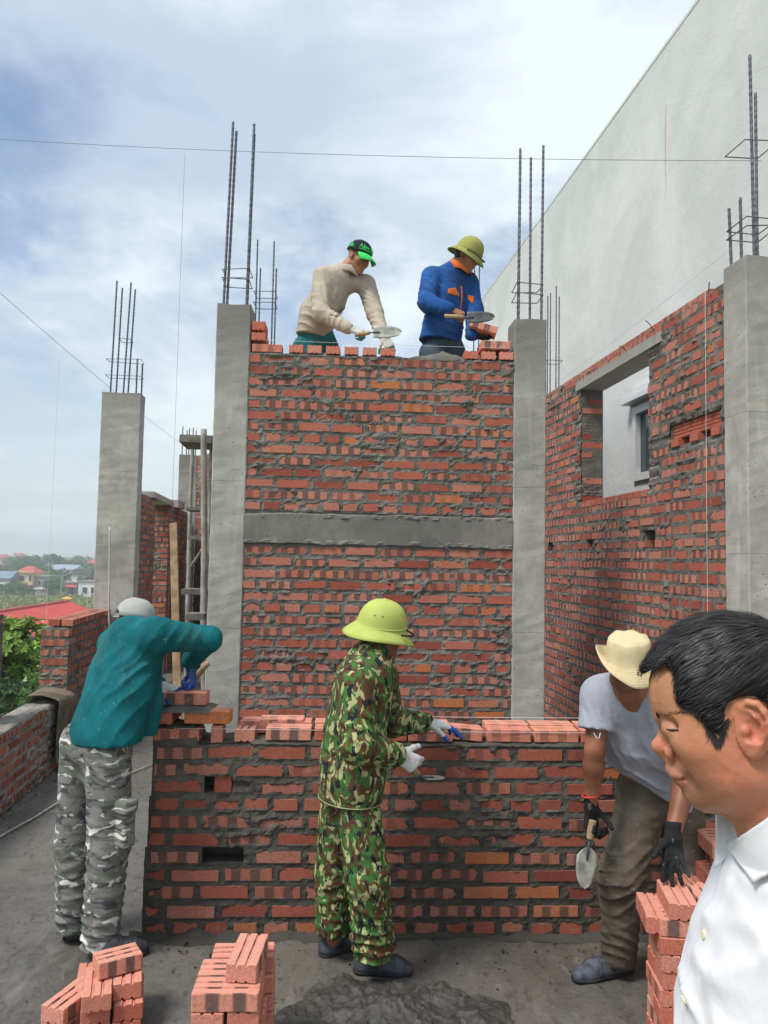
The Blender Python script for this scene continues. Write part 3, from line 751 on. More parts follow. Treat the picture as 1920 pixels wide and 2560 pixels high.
t = empty('left_brick_wall', bw(aL, 11)); tag(t, 'red brick side wall behind the wide column, broken by a tall doorway under a slab', 'brick wall')
mb = MB(); rg = np.random.default_rng(9)
b0, b1, b2, b3 = 8.95, 11.2, 12.35, 15.2
wall_face(mb, bw(aL, b0)[:2], V, b1-b0, 31, 0, .0845, 101, smear=-.25, res=.02, depth=.1); wall_core(mb, bw(aL, b0)[:2], V, b1-b0, 0, 31*.0845, .22)
wall_face(mb, bw(aL-.23, b2)[:2], U, .235, 30, 0, .0845, 102, smear=.05, res=.02, depth=.1)
wall_face(mb, bw(aL, b2)[:2], V, b3-b2, 31, 0, .0845, 103, smear=-.25, res=.022, depth=.1); wall_core(mb, bw(aL, b2)[:2], V, b3-b2, 0, 31*.0845, .22, u0=.012)
mb.build('masonry', [BRICK, MORT], t, attr='brick')
mb = MB(); mb.box(bw(aL-.12, 11.75, 2.66), (.30, 1.75, .085), ax=(u3, v3, (0, 0, 1)), jit=.006, rng=rg); mb.box(bw(aL-.1, 13.2, 2.68), (.34, .7, .12), ax=(u3, v3, (0, 0, 1)), jit=.006, rng=rg); mb.build('lintel', CONCL, t)
t = empty('rear_brick_wall', (-2.9, 13.4, 0)); tag(t, 'tall narrow brick wall seen behind the bamboo poles and platform', 'brick wall')
mb = MB(); p0 = at(486, 1200, 13.7)
wall_face(mb, (p0[0], 13.9), (math.cos(R(50)), -math.sin(R(50))), 2.2, 44, 0, .083, 105, smear=-.2, res=.022, depth=.1)
wall_core(mb, (p0[0], 13.9), (math.cos(R(50)), -math.sin(R(50))), 2.2, 0, 44*.083, .2)
mb.build('masonry', [BRICK, MORT], t, attr='brick')

# the white building next door
def mat_render():
    m = MT('white_render', .85, .25); n = m.noise(.55, 6, .62, .8); f = m.noise(.9, 5, .6, .6, co=m.sc(m.co(), (1.2, 1.2, .45)))
    c = m.mix(m.rng(n, .35, .68), (.55, .565, .56), (.655, .665, .665)); c = m.mix(m.rng(f, .52, .74, 0, .5), c, (.71, .715, .70))
    c = m.mix(m.rng(m.noise(3.1, 6, .7, .5), .5, .75, 0, .3), c, (.50, .52, .49))
    g = m.n('ShaderNodeSeparateXYZ'); m.l(m.co(), g.inputs[0])
    yy = m.math('ADD', g.outputs[1], m.math('MULTIPLY_ADD', m.noise(3, 4), .12, -.06)); y0 = (U*3.7+V*7.35)[1]
    s_ = m.math('MULTIPLY', m.math('MULTIPLY', m.rng(yy, y0-.022, y0-.004), m.rng(yy, y0+.022, y0+.004)), m.math('MULTIPLY', m.rng(g.outputs[2], 6.63, 6.47), m.rng(g.outputs[2], 5.35, 6.1)))
    c = m.mix(m.math('MULTIPLY', s_, .75), c, (.50, .33, .16)); m.col(c)
    m.bump(m.noise(2.6, 5, .6, .5), .02, .6); return m.m
RENDER = mat_render()
t = empty('white_building', bw(6, 6, GZ)); tag(t, 'huge pale rendered building wall rising on the right behind the brick wall', 'building')
mb = MB(); wn_ = (7.15, 8.08, 2.73, 3.55)
bs = sorted([-9.0, 15.43, wn_[0], wn_[1]]); zs_ = [GZ, wn_[2], wn_[3], 7.22]
for i in range(3):
    for k in range(3):
        if i == 1 and k == 1: continue
        b0, b1 = bs[i], bs[i+1]; mb.add([bw(3.7, b0, zs_[k]), bw(3.7, b1, zs_[k]), bw(3.7, b1, zs_[k+1]), bw(3.7, b0, zs_[k+1])], [(0, 1, 2, 3)])
mb.box(bw(3.7005+4.0, (15.43-9)/2, (GZ+7.22)/2), (8, 24.43, 7.22-GZ), ax=(u3, v3, (0, 0, 1)))
v_ = mb.v[-1]; mb.f = [f for f in mb.f if not all(abs((np.vstack(mb.v)[i][:2]@U)-3.7005) < 1e-4 for i in f)]; mb.m = mb.m[:len(mb.f)]
mb.build('wall', RENDER, t)
mb = MB(); mb.box(bw(3.765, 3.2, 7.235), (.14, 24.5, .035), ax=(u3, v3, (0, 0, 1))); mb.build('coping', RENDER, t)
WFR = plain('window_frame_white', (.60, .61, .62), .4, .05, 5, .4, bump=0)
GLASSD = plain('window_glass_dark', (.05, .07, .08), .08, .2, 3, .5, bump=0)
wf = MB()
for (b0, b1, z0, z1) in ((7.15, 7.23, 2.73, 3.55), (8.0, 8.08, 2.73, 3.55), (7.23, 8.0, 2.73, 2.81), (7.23, 8.0, 3.47, 3.55), (7.59, 7.64, 2.81, 3.47)):
    wf.box(bw(3.705, (b0+b1)/2, (z0+z1)/2), (.07, b1-b0-.001, z1-z0-.001), ax=(u3, v3, (0, 0, 1)))
wfo = wf.build('window', WFR, t)
mb = MB(); mb.box(bw(3.735, 7.61, 3.14), (.01, .79, .68), ax=(u3, v3, (0, 0, 1))); go = mb.build('pane', GLASSD); go.parent = wfo
mb = MB(); mb.box(bw(3.65, 7.61, 3.62), (.16, 1.14, .055), ax=(u3, v3, (0, 0, 1))); mb.box(bw(3.665, 7.61, 3.69), (.10, 1.08, .08), ax=(u3, v3, (0, 0, 1))); mb.build('window_hood', WFR, t)
# ------------------------------------------------------------------ organic shapes: signed distance grids -> one smooth mesh
class Sdf:
    def __init__(s, lo, hi, h):
        s.lo = np.array(lo, float); s.h = h; s.n = np.ceil((np.array(hi)-s.lo)/h).astype(int)+1
        s.ax = [(s.lo[i]+h*np.arange(s.n[i])).astype(np.float32) for i in range(3)]
        s.F = np.full(tuple(s.n), .2, np.float32)
    def _reg(s, lo, hi, pad):
        a = np.clip(np.floor((np.array(lo)-pad-s.lo)/s.h).astype(int), 0, s.n-1); b = np.clip(np.ceil((np.array(hi)+pad-s.lo)/s.h).astype(int)+1, 1, s.n)
        sl = tuple(slice(a[i], max(b[i], a[i]+1)) for i in range(3))
        X, Y, Z = s.ax[0][sl[0]][:, None, None], s.ax[1][sl[1]][None, :, None], s.ax[2][sl[2]][None, None, :]
        return sl, X, Y, Z
    def _put(s, sl, d, k, op):
        f = s.F[sl]
        if op == 'sub': f = -f
        if k > 1e-6:
            h = np.clip(.5+.5*(d-f)/k, 0, 1); r = d*(1-h)+f*h-k*h*(1-h)
        else: r = np.minimum(d, f)
        s.F[sl] = -r if op == 'sub' else r
    def cap(s, p0, p1, r0, r1=None, k=.02, flat=None, op='add'):
        p0, p1 = np.array(p0, float), np.array(p1, float); r1 = r0 if r1 is None else r1; rm = max(r0, r1)
        sl, X, Y, Z = s._reg(np.minimum(p0, p1)-rm, np.maximum(p0, p1)+rm, k+.03)
        q = [X-np.float32(p0[0]), Y-np.float32(p0[1]), Z-np.float32(p0[2])]; e = p1-p0; sc = 1
        if flat:
            dr, sc = nrm(flat[0]), flat[1]; c = (q[0]*dr[0]+q[1]*dr[1]+q[2]*dr[2])*(1/sc-1)
            q = [q[i]+np.float32(dr[i])*c for i in range(3)]; e = e+dr*(e@dr)*(1/sc-1)
        L2 = e@e+1e-9
        t = np.clip((q[0]*e[0]+q[1]*e[1]+q[2]*e[2])/L2, 0, 1)
        d = np.sqrt((q[0]-t*e[0])**2+(q[1]-t*e[1])**2+(q[2]-t*e[2])**2)-(r0+(r1-r0)*t)
        s._put(sl, (d*(min(sc, 1)*.5+.5)).astype(np.float32), k, op); return s
    def chain(s, pts, rs, k=.02, flat=None):
        for i in range(len(pts)-1): s.cap(pts[i], pts[i+1], rs[i], rs[i+1], k, flat)
        return s
    def chain_sub(s, pts, r, k):
        for a, b in zip(pts[:-1], pts[1:]): s.cap(a, b, r, r, k, op='sub')
        return s
    def ell(s, c, rad, axes=None, k=.02, op='add'):
        c = np.array(c, float); rm = max(rad); sl, X, Y, Z = s._reg(c-rm, c+rm, k+.03)
        q = [X-np.float32(c[0]), Y-np.float32(c[1]), Z-np.float32(c[2])]
        A = np.eye(3) if axes is None else np.array(axes, float)
        l = [q[0]*A[i][0]+q[1]*A[i][1]+q[2]*A[i][2] for i in range(3)]
        k0 = np.sqrt(sum((l[i]/rad[i])**2 for i in range(3))); k1 = np.sqrt(sum((l[i]/rad[i]**2)**2 for i in range(3)))+1e-6
        s._put(sl, (k0*(k0-1)/k1).astype(np.float32), k, op); return s
    def box(s, c, half, axes=None, r=.01, k=.01, op='add'):
        c = np.array(c, float); rm = np.linalg.norm(half); sl, X, Y, Z = s._reg(c-rm, c+rm, k+.03)
        q = [X-np.float32(c[0]), Y-np.float32(c[1]), Z-np.float32(c[2])]; A = np.eye(3) if axes is None else np.array(axes, float)
        l = [np.abs(q[0]*A[i][0]+q[1]*A[i][1]+q[2]*A[i][2])-(half[i]-r) for i in range(3)]
        d = np.sqrt(sum(np.maximum(v, 0)**2 for v in l))+np.minimum(np.maximum(l[0], np.maximum(l[1], l[2])), 0)-r
        s._put(sl, d.astype(np.float32), k, op); return s
    def cut(s, p, n, k=.004, lo=None, hi=None):
        """remove everything on the n side of the plane"""
        n = nrm(n); lo_ = s.lo if lo is None else lo; hi_ = (s.lo+s.n*s.h) if hi is None else hi
        sl, X, Y, Z = s._reg(lo_, hi_, 0)
        d = (X-p[0])*n[0]+(Y-p[1])*n[1]+(Z-p[2])*n[2]
        s._put(sl, (-d).astype(np.float32), k, 'sub'); return s
    def field(s, fn, lo, hi, k=.01, op='add', pad=.0):
        sl, X, Y, Z = s._reg(lo, hi, pad); s._put(sl, fn(X, Y, Z).astype(np.float32), k, op); return s
    def disp(s, fn, band=.035):
        I = np.nonzero(np.abs(s.F) < band)
        x, y, z = s.ax[0][I[0]], s.ax[1][I[1]], s.ax[2][I[2]]
        s.F[I] -= fn(x, y, z).astype(np.float32); return s
    def wrinkle(s, c, rad, nd, wl, amp, seed=0):
        c = np.array(c, float); nd = nrm(nd)
        def fn(x, y, z):
            fall = np.exp(-(((x-c[0])**2+(y-c[1])**2+(z-c[2])**2)/rad**2))
            t = (x*nd[0]+y*nd[1]+z*nd[2])/wl+.9*vnoise(x*5, y*5, z*5, seed)+.35*vnoise(x*13, y*13, z*13, seed+1)
            m = .55+.9*vnoise(x*6, y*6, z*6, seed+2)
            w_ = 1-np.abs(np.sin(np.pi*t)); return 1.75*amp*fall*(w_**1.8-.30)*np.clip(m, .1, 1.4)
        return s.disp(fn)
    def rough(s, sc, amp, seed=0, stretch=(1, 1, 1), o=3):
        return s.disp(lambda x, y, z: amp*fbm(x*sc*stretch[0], y*sc*stretch[1], z*sc*stretch[2], seed, o))
    def mesh(s, name, mat, parent=None, smooth=2, link=True, origin=None):
        F = s.F; n = np.array(F.shape); ins = F < 0
        c = [ins[a:n[0]-1+a, b:n[1]-1+b, d:n[2]-1+d] for a in (0, 1) for b in (0, 1) for d in (0, 1)]
        cnt = sum(x.astype(np.int8) for x in c); act = (cnt > 0) & (cnt < 8)
        I = np.array(np.nonzero(act)).T; idx = np.full(act.shape, -1, np.int64); idx[act] = np.arange(len(I))
        pos = np.zeros((len(I), 3)); w_ = np.zeros(len(I))
        cor = [np.array((a, b, d)) for a in (0, 1) for b in (0, 1) for d in (0, 1)]
        vals = [F[I[:, 0]+q[0], I[:, 1]+q[1], I[:, 2]+q[2]] for q in cor]
        for i in range(8):
            for j in range(i+1, 8):
                if np.abs(cor[i]-cor[j]).sum() != 1: continue
                a, b = vals[i], vals[j]; m = (a < 0) != (b < 0)
                t = np.where(m, a/np.where(m, a-b, 1), 0)
                pos[m] += cor[i]+(cor[j]-cor[i])*t[m, None]; w_[m] += 1
        Vv = s.lo+(I+pos/w_[:, None])*s.h
        Fc = []
        for ax in range(3):
            o1, o2 = (ax+1) % 3, (ax+2) % 3
            A = [slice(None)]*3; B = [slice(None)]*3; A[ax] = slice(0, -1); B[ax] = slice(1, None)
            a, b = ins[tuple(A)], ins[tuple(B)]; E = np.array(np.nonzero(a != b)).T
            E = E[(E[:, o1] > 0) & (E[:, o2] > 0) & (E[:, o1] < n[o1]-1) & (E[:, o2] < n[o2]-1)]
            fl = a[E[:, 0], E[:, 1], E[:, 2]]
            def gi(d1, d2):
                q = E.copy(); q[:, o1] -= d1; q[:, o2] -= d2; return idx[q[:, 0], q[:, 1], q[:, 2]]
            q = np.stack([gi(1, 1), gi(0, 1), gi(0, 0), gi(1, 0)], 1); q[~fl] = q[~fl][:, ::-1]; Fc.append(q)
        Fc = np.vstack(Fc)
        for _ in range(smooth):
            acc = np.zeros_like(Vv); ct = np.zeros(len(Vv))
            for k in range(4):
                np.add.at(acc, Fc[:, k], Vv[Fc[:, (k+1) % 4]]); np.add.at(ct, Fc[:, k], 1)
                np.add.at(acc, Fc[:, k], Vv[Fc[:, (k+3) % 4]]); np.add.at(ct, Fc[:, k], 1)
            Vv = Vv*.4+.6*acc/np.maximum(ct, 1)[:, None]
        if origin is not None: Vv = Vv-np.array(origin)
        me = bpy.data.meshes.new(name); me.vertices.add(len(Vv)); me.vertices.foreach_set('co', Vv.astype(np.float32).ravel())
        me.loops.add(len(Fc)*4); me.loops.foreach_set('vertex_index', Fc.ravel().astype(np.int32)); me.polygons.add(len(Fc))
        me.polygons.foreach_set('loop_start', np.arange(0, len(Fc)*4, 4, dtype=np.int32)); me.update(calc_edges=True)
        me.polygons.foreach_set('use_smooth', [True]*len(Fc)); me.materials.append(mat)
        if not link: return me
        o = bpy.data.objects.new(name, me); COL.objects.link(o)
        if origin is not None: o.location = tuple(origin)
        if parent is not None: o.parent = parent; o.location = -Vector(parent.location)+Vector(o.location)
        return o
def bbox(pts, pad): p = np.array(pts, float); return p.min(0)-pad, p.max(0)+pad
def lerp(a, b, t): return np.array(a, float)*(1-t)+np.array(b, float)*t

def head(g, c, f, u, s=1.0, k=.015):
    """head centred between the ears; f forward, u up"""
    f = nrm(f); u = nrm(np.array(u)-f*(f@np.array(u))); l = np.cross(u, f)
    P = lambda x, y, z: np.array(c)+(f*x+l*y+u*z)*s
    A = (f, l, u)
    g.ell(P(-.002, 0, .045), (.098*s, .077*s, .088*s), A, k)
    g.ell(P(.045, 0, -.025), (.055*s, .060*s, .085*s), A, .03)
    g.ell(P(.070, 0, -.088), (.026*s, .026*s, .022*s), A, .03)
    for y in (-1, 1):
        g.cap(P(.01, .052*y, -.055), P(.07, .014*y, -.095), .016*s, .014*s, .025)
        g.ell(P(.062, .040*y, -.018), (.028*s, .026*s, .022*s), A, .02)
        g.ell(P(.094, .032*y, .018), (.018*s, .019*s, .011*s), A, .012, 'sub')
        g.ell(P(.083, .031*y, .018), (.013*s, .014*s, .012*s), A, .006)
        g.cap(P(.088, .048*y, .036), P(.099, .012*y, .036), .008*s, .008*s, .012)
        g.ell(P(.0, .078*y, -.002), (.020*s, .009*s, .033*s), A, .008)
        g.ell(P(.004, .086*y, .0), (.009*s, .006*s, .018*s), A, .006, 'sub')
        g.ell(P(.098, .013*y, -.022), (.011*s, .008*s, .009*s), A, .008)
    g.cap(P(.092, 0, .03), P(.110, 0, -.014), .009*s, .012*s, .012)
    g.cap(P(.092, .016, -.05), P(.092, -.016, -.05), .008*s, .008*s, .008); g.cap(P(.090, .013, -.064), P(.090, -.013, -.064), .008*s, .008*s, .008)
    g.cap(P(.103, .02, -.057), P(.103, -.02, -.057), .0035*s, .0035*s, .004, op='sub')
    return P

def hand(g, wrist, f, n, thumb, curls=(.3, .35, .4, .45), tcurl=.3, r=1.0, spread=.10, k=.010, s=1.0, tdir=None):
    """wrist point, f = direction of the palm, n = direction the palm faces, thumb = side (+/-1 along n x f). returns finger tips"""
    f = nrm(f); n = nrm(np.array(n)-f*(f@np.array(n))); t = np.cross(n, f)*thumb; w_ = np.array(wrist, float); tips = []
    off = (.030, .010, -.010, -.029); Ls = ((.043, .026, .021), (.047, .029, .022), (.043, .027, .021), (.034, .021, .019)); bl = (.088, .092, .088, .080)
    fr = (.0093, .0096, .0092, .0082)
    for i in range(4):
        m = w_+(f*bl[i]+t*off[i])*s
        g.cap(w_+(f*.008+t*off[i]*.55)*s, m, .016*r*s, .0125*r*s, .014, flat=(n, .85))
        p = m; ang = 0; sp = spread*(1.0, .25, -.4, -1.1)[i]
        for j in range(3):
            ang += curls[i]*(1.0, 1.15, .8)[j] if not isinstance(curls[i], (tuple, list)) else curls[i][j]
            d = nrm((f*math.cos(sp)+t*math.sin(sp))*math.cos(ang)+n*math.sin(ang))
            q = p+d*Ls[i][j]*s; rr = fr[i]*(1, .93, .86)[j]*r*s
            g.cap(p, q, rr, rr*.93, .004 if j else .007); p = q
        tips.append(p)
    b = w_+(f*.022+t*.026+n*.006)*s
    d1 = nrm(f*.62+t*.72+n*.25) if tdir is None else nrm(tdir)
    p = b; g.cap(w_+(f*.015+t*.012)*s, b+d1*.012, .017*r*s, .014*r*s, .012)
    for j, L in enumerate((.042, .032, .027)):
        d = nrm(d1*math.cos(tcurl*j)+(f*.5-t*.35+n*.75)*math.sin(tcurl*j)); q = p+d*L*s; rr = (.0125, .0108, .0095)[j]*r*s
        g.cap(p, q, rr, rr*.92, .006); p = q
    tips.append(p); return tips

def shoe(name, heel, toe, mat, sole, parent, z0=0.0, w=.046, h=.062, ankle=None, label=None):
    heel, toe = np.array(heel, float), np.array(toe, float); d = nrm(toe-heel); L = np.linalg.norm((toe-heel)[:2])
    lo, hi = bbox([heel, toe], .12); g = Sdf(lo, hi, .005); side = nrm(np.cross(d, (0, 0, 1))); up = np.cross(side, d)
    P = lambda x, y, z: heel+d*x*L+side*y+up*z
    g.chain([P(.14, 0, .035), P(.45, .0, .034), P(.72, 0, .03), P(.89, 0, .024)], [.036, .038, .043, .031], .02, flat=(up, .85))
    g.cap(P(.16, 0, .04), P(.25, 0, h+.012), .037, .040, .03); g.cap(P(.28, 0, .055), P(.62, 0, .045), .037, .030, .03)
    g.ell(P(.22, 0, h+.05), (.030, .030, .03), None, .01, 'sub')
    g.cut(P(0, 0, .006), -up)
    g.wrinkle(P(.6, 0, .06), .06, d, .022, .004, 3); g.rough(30, .0015, 5)
    o = g.mesh(name, mat, parent, 1)
    g = Sdf(lo, hi, .005); g.chain([P(.13, 0, .012), P(.45, 0, .012), P(.72, 0, .012), P(.88, 0, .012)], [.040, .037, .047, .035], .02)
    g.cut(P(0, 0, .016), up); g.cut(P(0, 0, .001), -up)
    so_ = g.mesh('sole', sole, None, 1); so_.parent = o; so_.location = (0, 0, 0)
    if label: o['label'] = label
    return o

def lathe_hat(name, c, f, u, prof, mat, parent, seg=72, brim=None, thick=.004, mod=None):
    """prof: (r, z) from the crown's top to the brim; ellipse 1.12 long; brim(th, r) adds height"""
    f = nrm(f); u = nrm(np.array(u)-f*(f@np.array(u))); l = np.cross(u, f); V_ = []
    for (r_, z_) in prof:
        for k in range(seg):
            th = 2*math.pi*k/seg; x, y = r_*math.cos(th)*1.13, r_*math.sin(th)
            zz0 = z_+(brim(th, r_) if brim else 0)
            if mod: x, y, zz0 = mod(th, r_, x, y, zz0)
            V_.append(np.array(c)+f*x+l*y+u*zz0)
    n = len(prof); Fc = [(i*seg+k, (i+1)*seg+k, (i+1)*seg+(k+1) % seg, i*seg+(k+1) % seg) for i in range(n-1) for k in range(seg)]
    if prof[0][0] < .012: Fc.append(tuple(range(seg)))
    m_ = MB(); m_.add(V_, Fc); o = m_.build(name, mat, parent, smooth=True, recalc=True)
    md = o.modifiers.new('thickness', 'SOLIDIFY'); md.thickness = thick; md.offset = 0
    return o
def trowel(handle0, handle1, blade_dir, blade_n, L=.20, W=.10, label='', wood=None, blade=None, neck=.06, group=None, heel=False):
    """handle from 0 to 1, neck, leaf blade along blade_dir with normal blade_n"""
    h0, h1 = np.array(handle0, float), np.array(handle1, float); bd = nrm(blade_dir); bn = nrm(np.array(blade_n)-bd*(bd@np.array(blade_n))); bs_ = np.cross(bn, bd)
    t = empty('trowel', h0); tag(t, label, 'trowel', group)
    m_ = MB(); n = 12; ts = np.linspace(0, 1, n); m_.tube([lerp(h0, h1, x) for x in ts], [.013+.004*math.sin(x*math.pi)+(.002 if x < .1 else 0) for x in ts], 12); m_.build('handle', wood or WOOD, t, smooth=True)
    hd = nrm(h1-h0); root = h1+hd*neck*.5+bn*.0; b0 = h1+hd*neck
    m_ = MB(); m_.tube([h1-hd*.01, h1+hd*neck*.45, b0, b0+bd*.05], [.006, .0055, .006, .004], 8); m_.build('tang', STEEL, t, smooth=True)
    m_ = MB(); pr = []
    for x in np.linspace(0, 1, 16):
        w_ = W*.5*(.86+.16*math.sin(x*2.2))*math.sqrt(max(0, 1-x**2.6))*((min(1, (x+.015)/.22)**.5) if heel else 1); pr.append((x, w_))
    rows = []
    for sgn in (1, -1):
        for (x, w_) in pr:
            for y in np.linspace(-1, 1, 7): rows.append(b0+bd*(x*L)+bs_*(w_*y)+bn*(.001*sgn-.004*(1-y*y)))
    n = 16; F = [(i*7+k, (i+1)*7+k, (i+1)*7+k+1, i*7+k+1) for i in range(n-1) for k in range(6)]; F2 = [tuple(v+n*7 for v in f[::-1]) for f in F]
    E_ = [(k, k+1, n*7+k+1, n*7+k) for k in range(6)]+[(i*7, n*7+i*7, n*7+(i+1)*7, (i+1)*7) for i in range(n-1)]+[((i+1)*7+6, n*7+(i+1)*7+6, n*7+i*7+6, i*7+6) for i in range(n-1)]
    m_.add(rows, F+F2+E_); m_.build('blade', blade or BLADE, t, smooth=True)
    return t

# materials for the people
def mat_skin(name, c, var=.25, red=(.35, .09, .055), rough=.5, scale=9):
    m = MT(name, rough, .35); n = m.noise(scale, 4, .55); q = m.noise(scale*2.3, 3, .5, off=(4, 2, 1))
    k = m.mix(m.rng(n, .35, .68), tuple(x*(1-var) for x in c), tuple(x*(1+var*.6) for x in c)); k = m.mix(m.rng(q, .5, .75, 0, .45), k, red)
    m.col(k); m.b.inputs['Subsurface Weight'].default_value = .12; m.b.inputs['Subsurface Radius'].default_value = (.012, .004, .002); m.b.inputs['Subsurface Scale'].default_value = .5
    m.bump(m.noise(420, 3, .6), .0006, .7); return m.m
SKIN = mat_skin('skin_tan', (.40, .185, .105)); SKIND = mat_skin('skin_dark_tan', (.255, .10, .055), .3, (.2, .06, .035))
def mat_camo(name, cols, sc, stretch, thr=(.60, .53, .60), dist=.9):
    m = MT(name, .9, .12); co = m.sc(m.co(), tuple(s_*sc for s_ in stretch))
    k = cols[0]
    ns = [m.noise(1, 1.5, .5, dist, co=co, off=(11.3*i, 7.7*i, 3.1*i)) for i in range(1, 4)]
    for i, c in enumerate(cols[1:]): k = m.mix(m.rng(ns[i % 3] if i < 3 else m.noise(1, 1.5, .5, dist, co=co, off=(50, 20, 9)), thr[i]-.008, thr[i]+.008, smooth=False), k, c)
    w_ = m.noise(7, 5, .6); k2 = m.mix(m.rng(w_, .3, .7), m.mix(.28, k, (.05, .045, .04)), k); m.col(k2)
    m.bump(m.noise(700, 2, .5), .0006, .5, None); p = m.n('ShaderNodeBump'); return m.m
CAMOG = mat_camo('green_camouflage', ((.115, .052, .027), (.055, .165, .040), (.42, .43, .21), (.014, .020, .028)), 33, (1, 1, .62), (.50, .57, .615), .7)
CAMOW = mat_camo('grey_camouflage', ((.165, .185, .155), (.26, .25, .24), (.090, .088, .10), (.70, .70, .67)), 17, (.75, .75, 1.8), (.50, .59, .625), .8)
TEAL = mat_cloth('teal_cloth', (.006, .118, .140), 900, .012, .22, fs=7, splash=0.35)
BEIGE = mat_cloth('beige_cloth', (.46, .40, .33), 900, .012, .12, fs=12, splash=0.3)
BLUE = mat_cloth('blue_cloth', (.018, .085, .29), 900, .010, .25, fs=12, splash=0.3)
ORANGE = mat_cloth('orange_cloth', (.72, .17, .04), 900, 0, .1)
GREYT = mat_cloth('grey_jersey', (.33, .345, .41), 900, .010, .10, fs=9, splash=0.25)
BROWNP = mat_cloth('brown_trouser_cloth', (.105, .085, .065), 900, .016, .28, fs=8, splash=0.6)
TEALP = mat_cloth('teal_trouser_cloth', (.02, .15, .16), 900, .01, .2, splash=0.4)
NAVY = mat_cloth('navy_trouser_cloth', (.06, .085, .12), 900, .01, .25, splash=0.4)
WHITE = mat_cloth('white_shirt_cloth', (.68, .68, .725), 1400, .006, .03, fs=6, bump=.0003)
KHAKI = mat_cloth('khaki_canvas', (.60, .50, .31), 900, .004, .10, fs=10, splash=0.3)
CAPGREY = mat_cloth('grey_cap_cloth', (.40, .40, .39), 900, .002, .12, splash=0.3)
CAPBLACK = mat_cloth('black_cap_cloth', (.018, .022, .035), 900, .002, .2)
CAPGREEN = mat_cloth('bright_green_cloth', (.06, .62, .13), 900, .001, .08)
HELM = mat_cloth('lime_helmet_cloth', (.42, .48, .125), 600, 0, .08, .75, splash=.4)
HELMO = mat_cloth('olive_helmet_cloth', (.30, .30, .085), 600, 0, .1, .75, splash=.4)
DARK = plain('dark_leather', (.03, .026, .024), .6, .2, 20)
HAIR = plain('black_hair', (.014, .012, .013), .58, .3, 60, .35, bump=0)
GLOVEW = mat_cloth('white_glove_knit', (.62, .62, .62), 260, .0, .12, bump=.002)
GLOVEB = mat_cloth('black_glove_knit', (.016, .016, .018), 260, 0, .3, bump=.002, splash=0.4)
def mat_dip(name, base, dip):
    """knit glove whose palm and fingertips are dipped in rubber: the dip follows the hand's own attribute"""
    m = MT(name, .7, .25); r1, *_ = m.attr('dip'); n = m.noise(60, 3)
    f = m.rng(m.math('ADD', r1, m.math('MULTIPLY_ADD', n, .16, -.08)), .44, .56)
    k = m.mix(f, base, dip); m.col(m.mix(m.rng(m.noise(45, 4, .7), .5, .72, 0, .5), k, (.2, .19, .18))); m.bump(m.noise(260, 2), .0015, .6); return m.m
GLOVEWB = mat_dip('white_glove_blue_palm', (.60, .60, .60), (.022, .085, .34)); GLOVEWG = mat_dip('white_glove_green_palm', (.56, .55, .50), (.03, .36, .24))
def glove(name, mat, parent, wrist, f, n, thumb, cuff=.07, label=None, dipfn=None, r=1.12, h=.0032, **kw):
    w_ = np.array(wrist, float); g = Sdf(*bbox([w_-nrm(f)*cuff, w_+nrm(f)*.20], .11), h)
    tips = hand(g, w_, f, n, thumb, r=r, **kw); g.cap(w_-nrm(f)*cuff, w_+nrm(f)*.01, .034, .030, .015, flat=(n, .85)); g.cut(w_-nrm(f)*cuff, -nrm(f), .004)
    g.rough(60, .0012, 4)
    o = g.mesh(name, mat, parent, 1)
    if dipfn:
        me = o.data; co = np.empty(len(me.vertices)*3, np.float32); me.vertices.foreach_get('co', co); co = co.reshape(-1, 3)
        A = me.attributes.new('dip', 'FLOAT_COLOR', 'POINT'); d = np.zeros((len(co), 4), np.float32); fu, nu_ = nrm(f), nrm(np.array(n)-nrm(f)*(nrm(f)@np.array(n)))
        q = co-w_; d[:, 0] = dipfn(q@fu, q@nu_); A.data.foreach_set('color', d.ravel())
    if label: o['label'] = label
    return o, tips
SHOE = plain('dusty_navy_canvas_shoe', (.072, .080, .105), .85, .65, 16, .2, bscale=500); SHOEG = mat_cloth('dark_grey_shoe', (.06, .06, .07), 400, 0, .3, splash=0.7)
SOLE = plain('dark_rubber_sole', (.022, .024, .03), .7, .3, 30)
WOOD = plain('worn_wood', (.36, .26, .15), .75, .3, 18); BLADE = plain('mortar_smeared_blade', (.34, .345, .31), .55, .3, 22, .4, .25); BLADED = plain('dark_steel_blade', (.10, .105, .11), .45, .3, 22, .5, .5)
from mathutils.bvhtree import BVHTree
def bvh_of(o): return BVHTree.FromPolygons([v.co[:] for v in o.data.vertices], [tuple(p.vertices) for p in o.data.polygons if len(p.vertices) <= 4])
def on_mesh(bv, px, py, lift=.0, origin=(0, 0, 0)):
    d = Vector(ray(px, py)).normalized(); h = bv.ray_cast(Vector(CAM)-Vector(origin), d)
    return (np.array(h[0])+np.array(origin)+np.array(h[1])*lift, np.array(h[1])) if h[0] is not None else (None, None)
def patch(mb, p00, p10, p01, p11, bulge=(0, 0, 0), n=8, m=8, mat=0, wob=0, seed=0):
    V_ = []; b = np.array(bulge, float)
    for i in range(n+1):
        for k in range(m+1):
            s_, t_ = i/n, k/m; q = lerp(lerp(p00, p10, s_), lerp(p01, p11, s_), t_)+b*16*s_*(1-s_)*t_*(1-t_)*.25*4*.25
            V_.append(q+wob*np.array([float(vnoise(s_*4, t_*4, c_, seed)) for c_ in range(3)]))
    mb.add(V_, [(i*(m+1)+k, (i+1)*(m+1)+k, (i+1)*(m+1)+k+1, i*(m+1)+k+1) for i in range(n) for k in range(m)], mat)
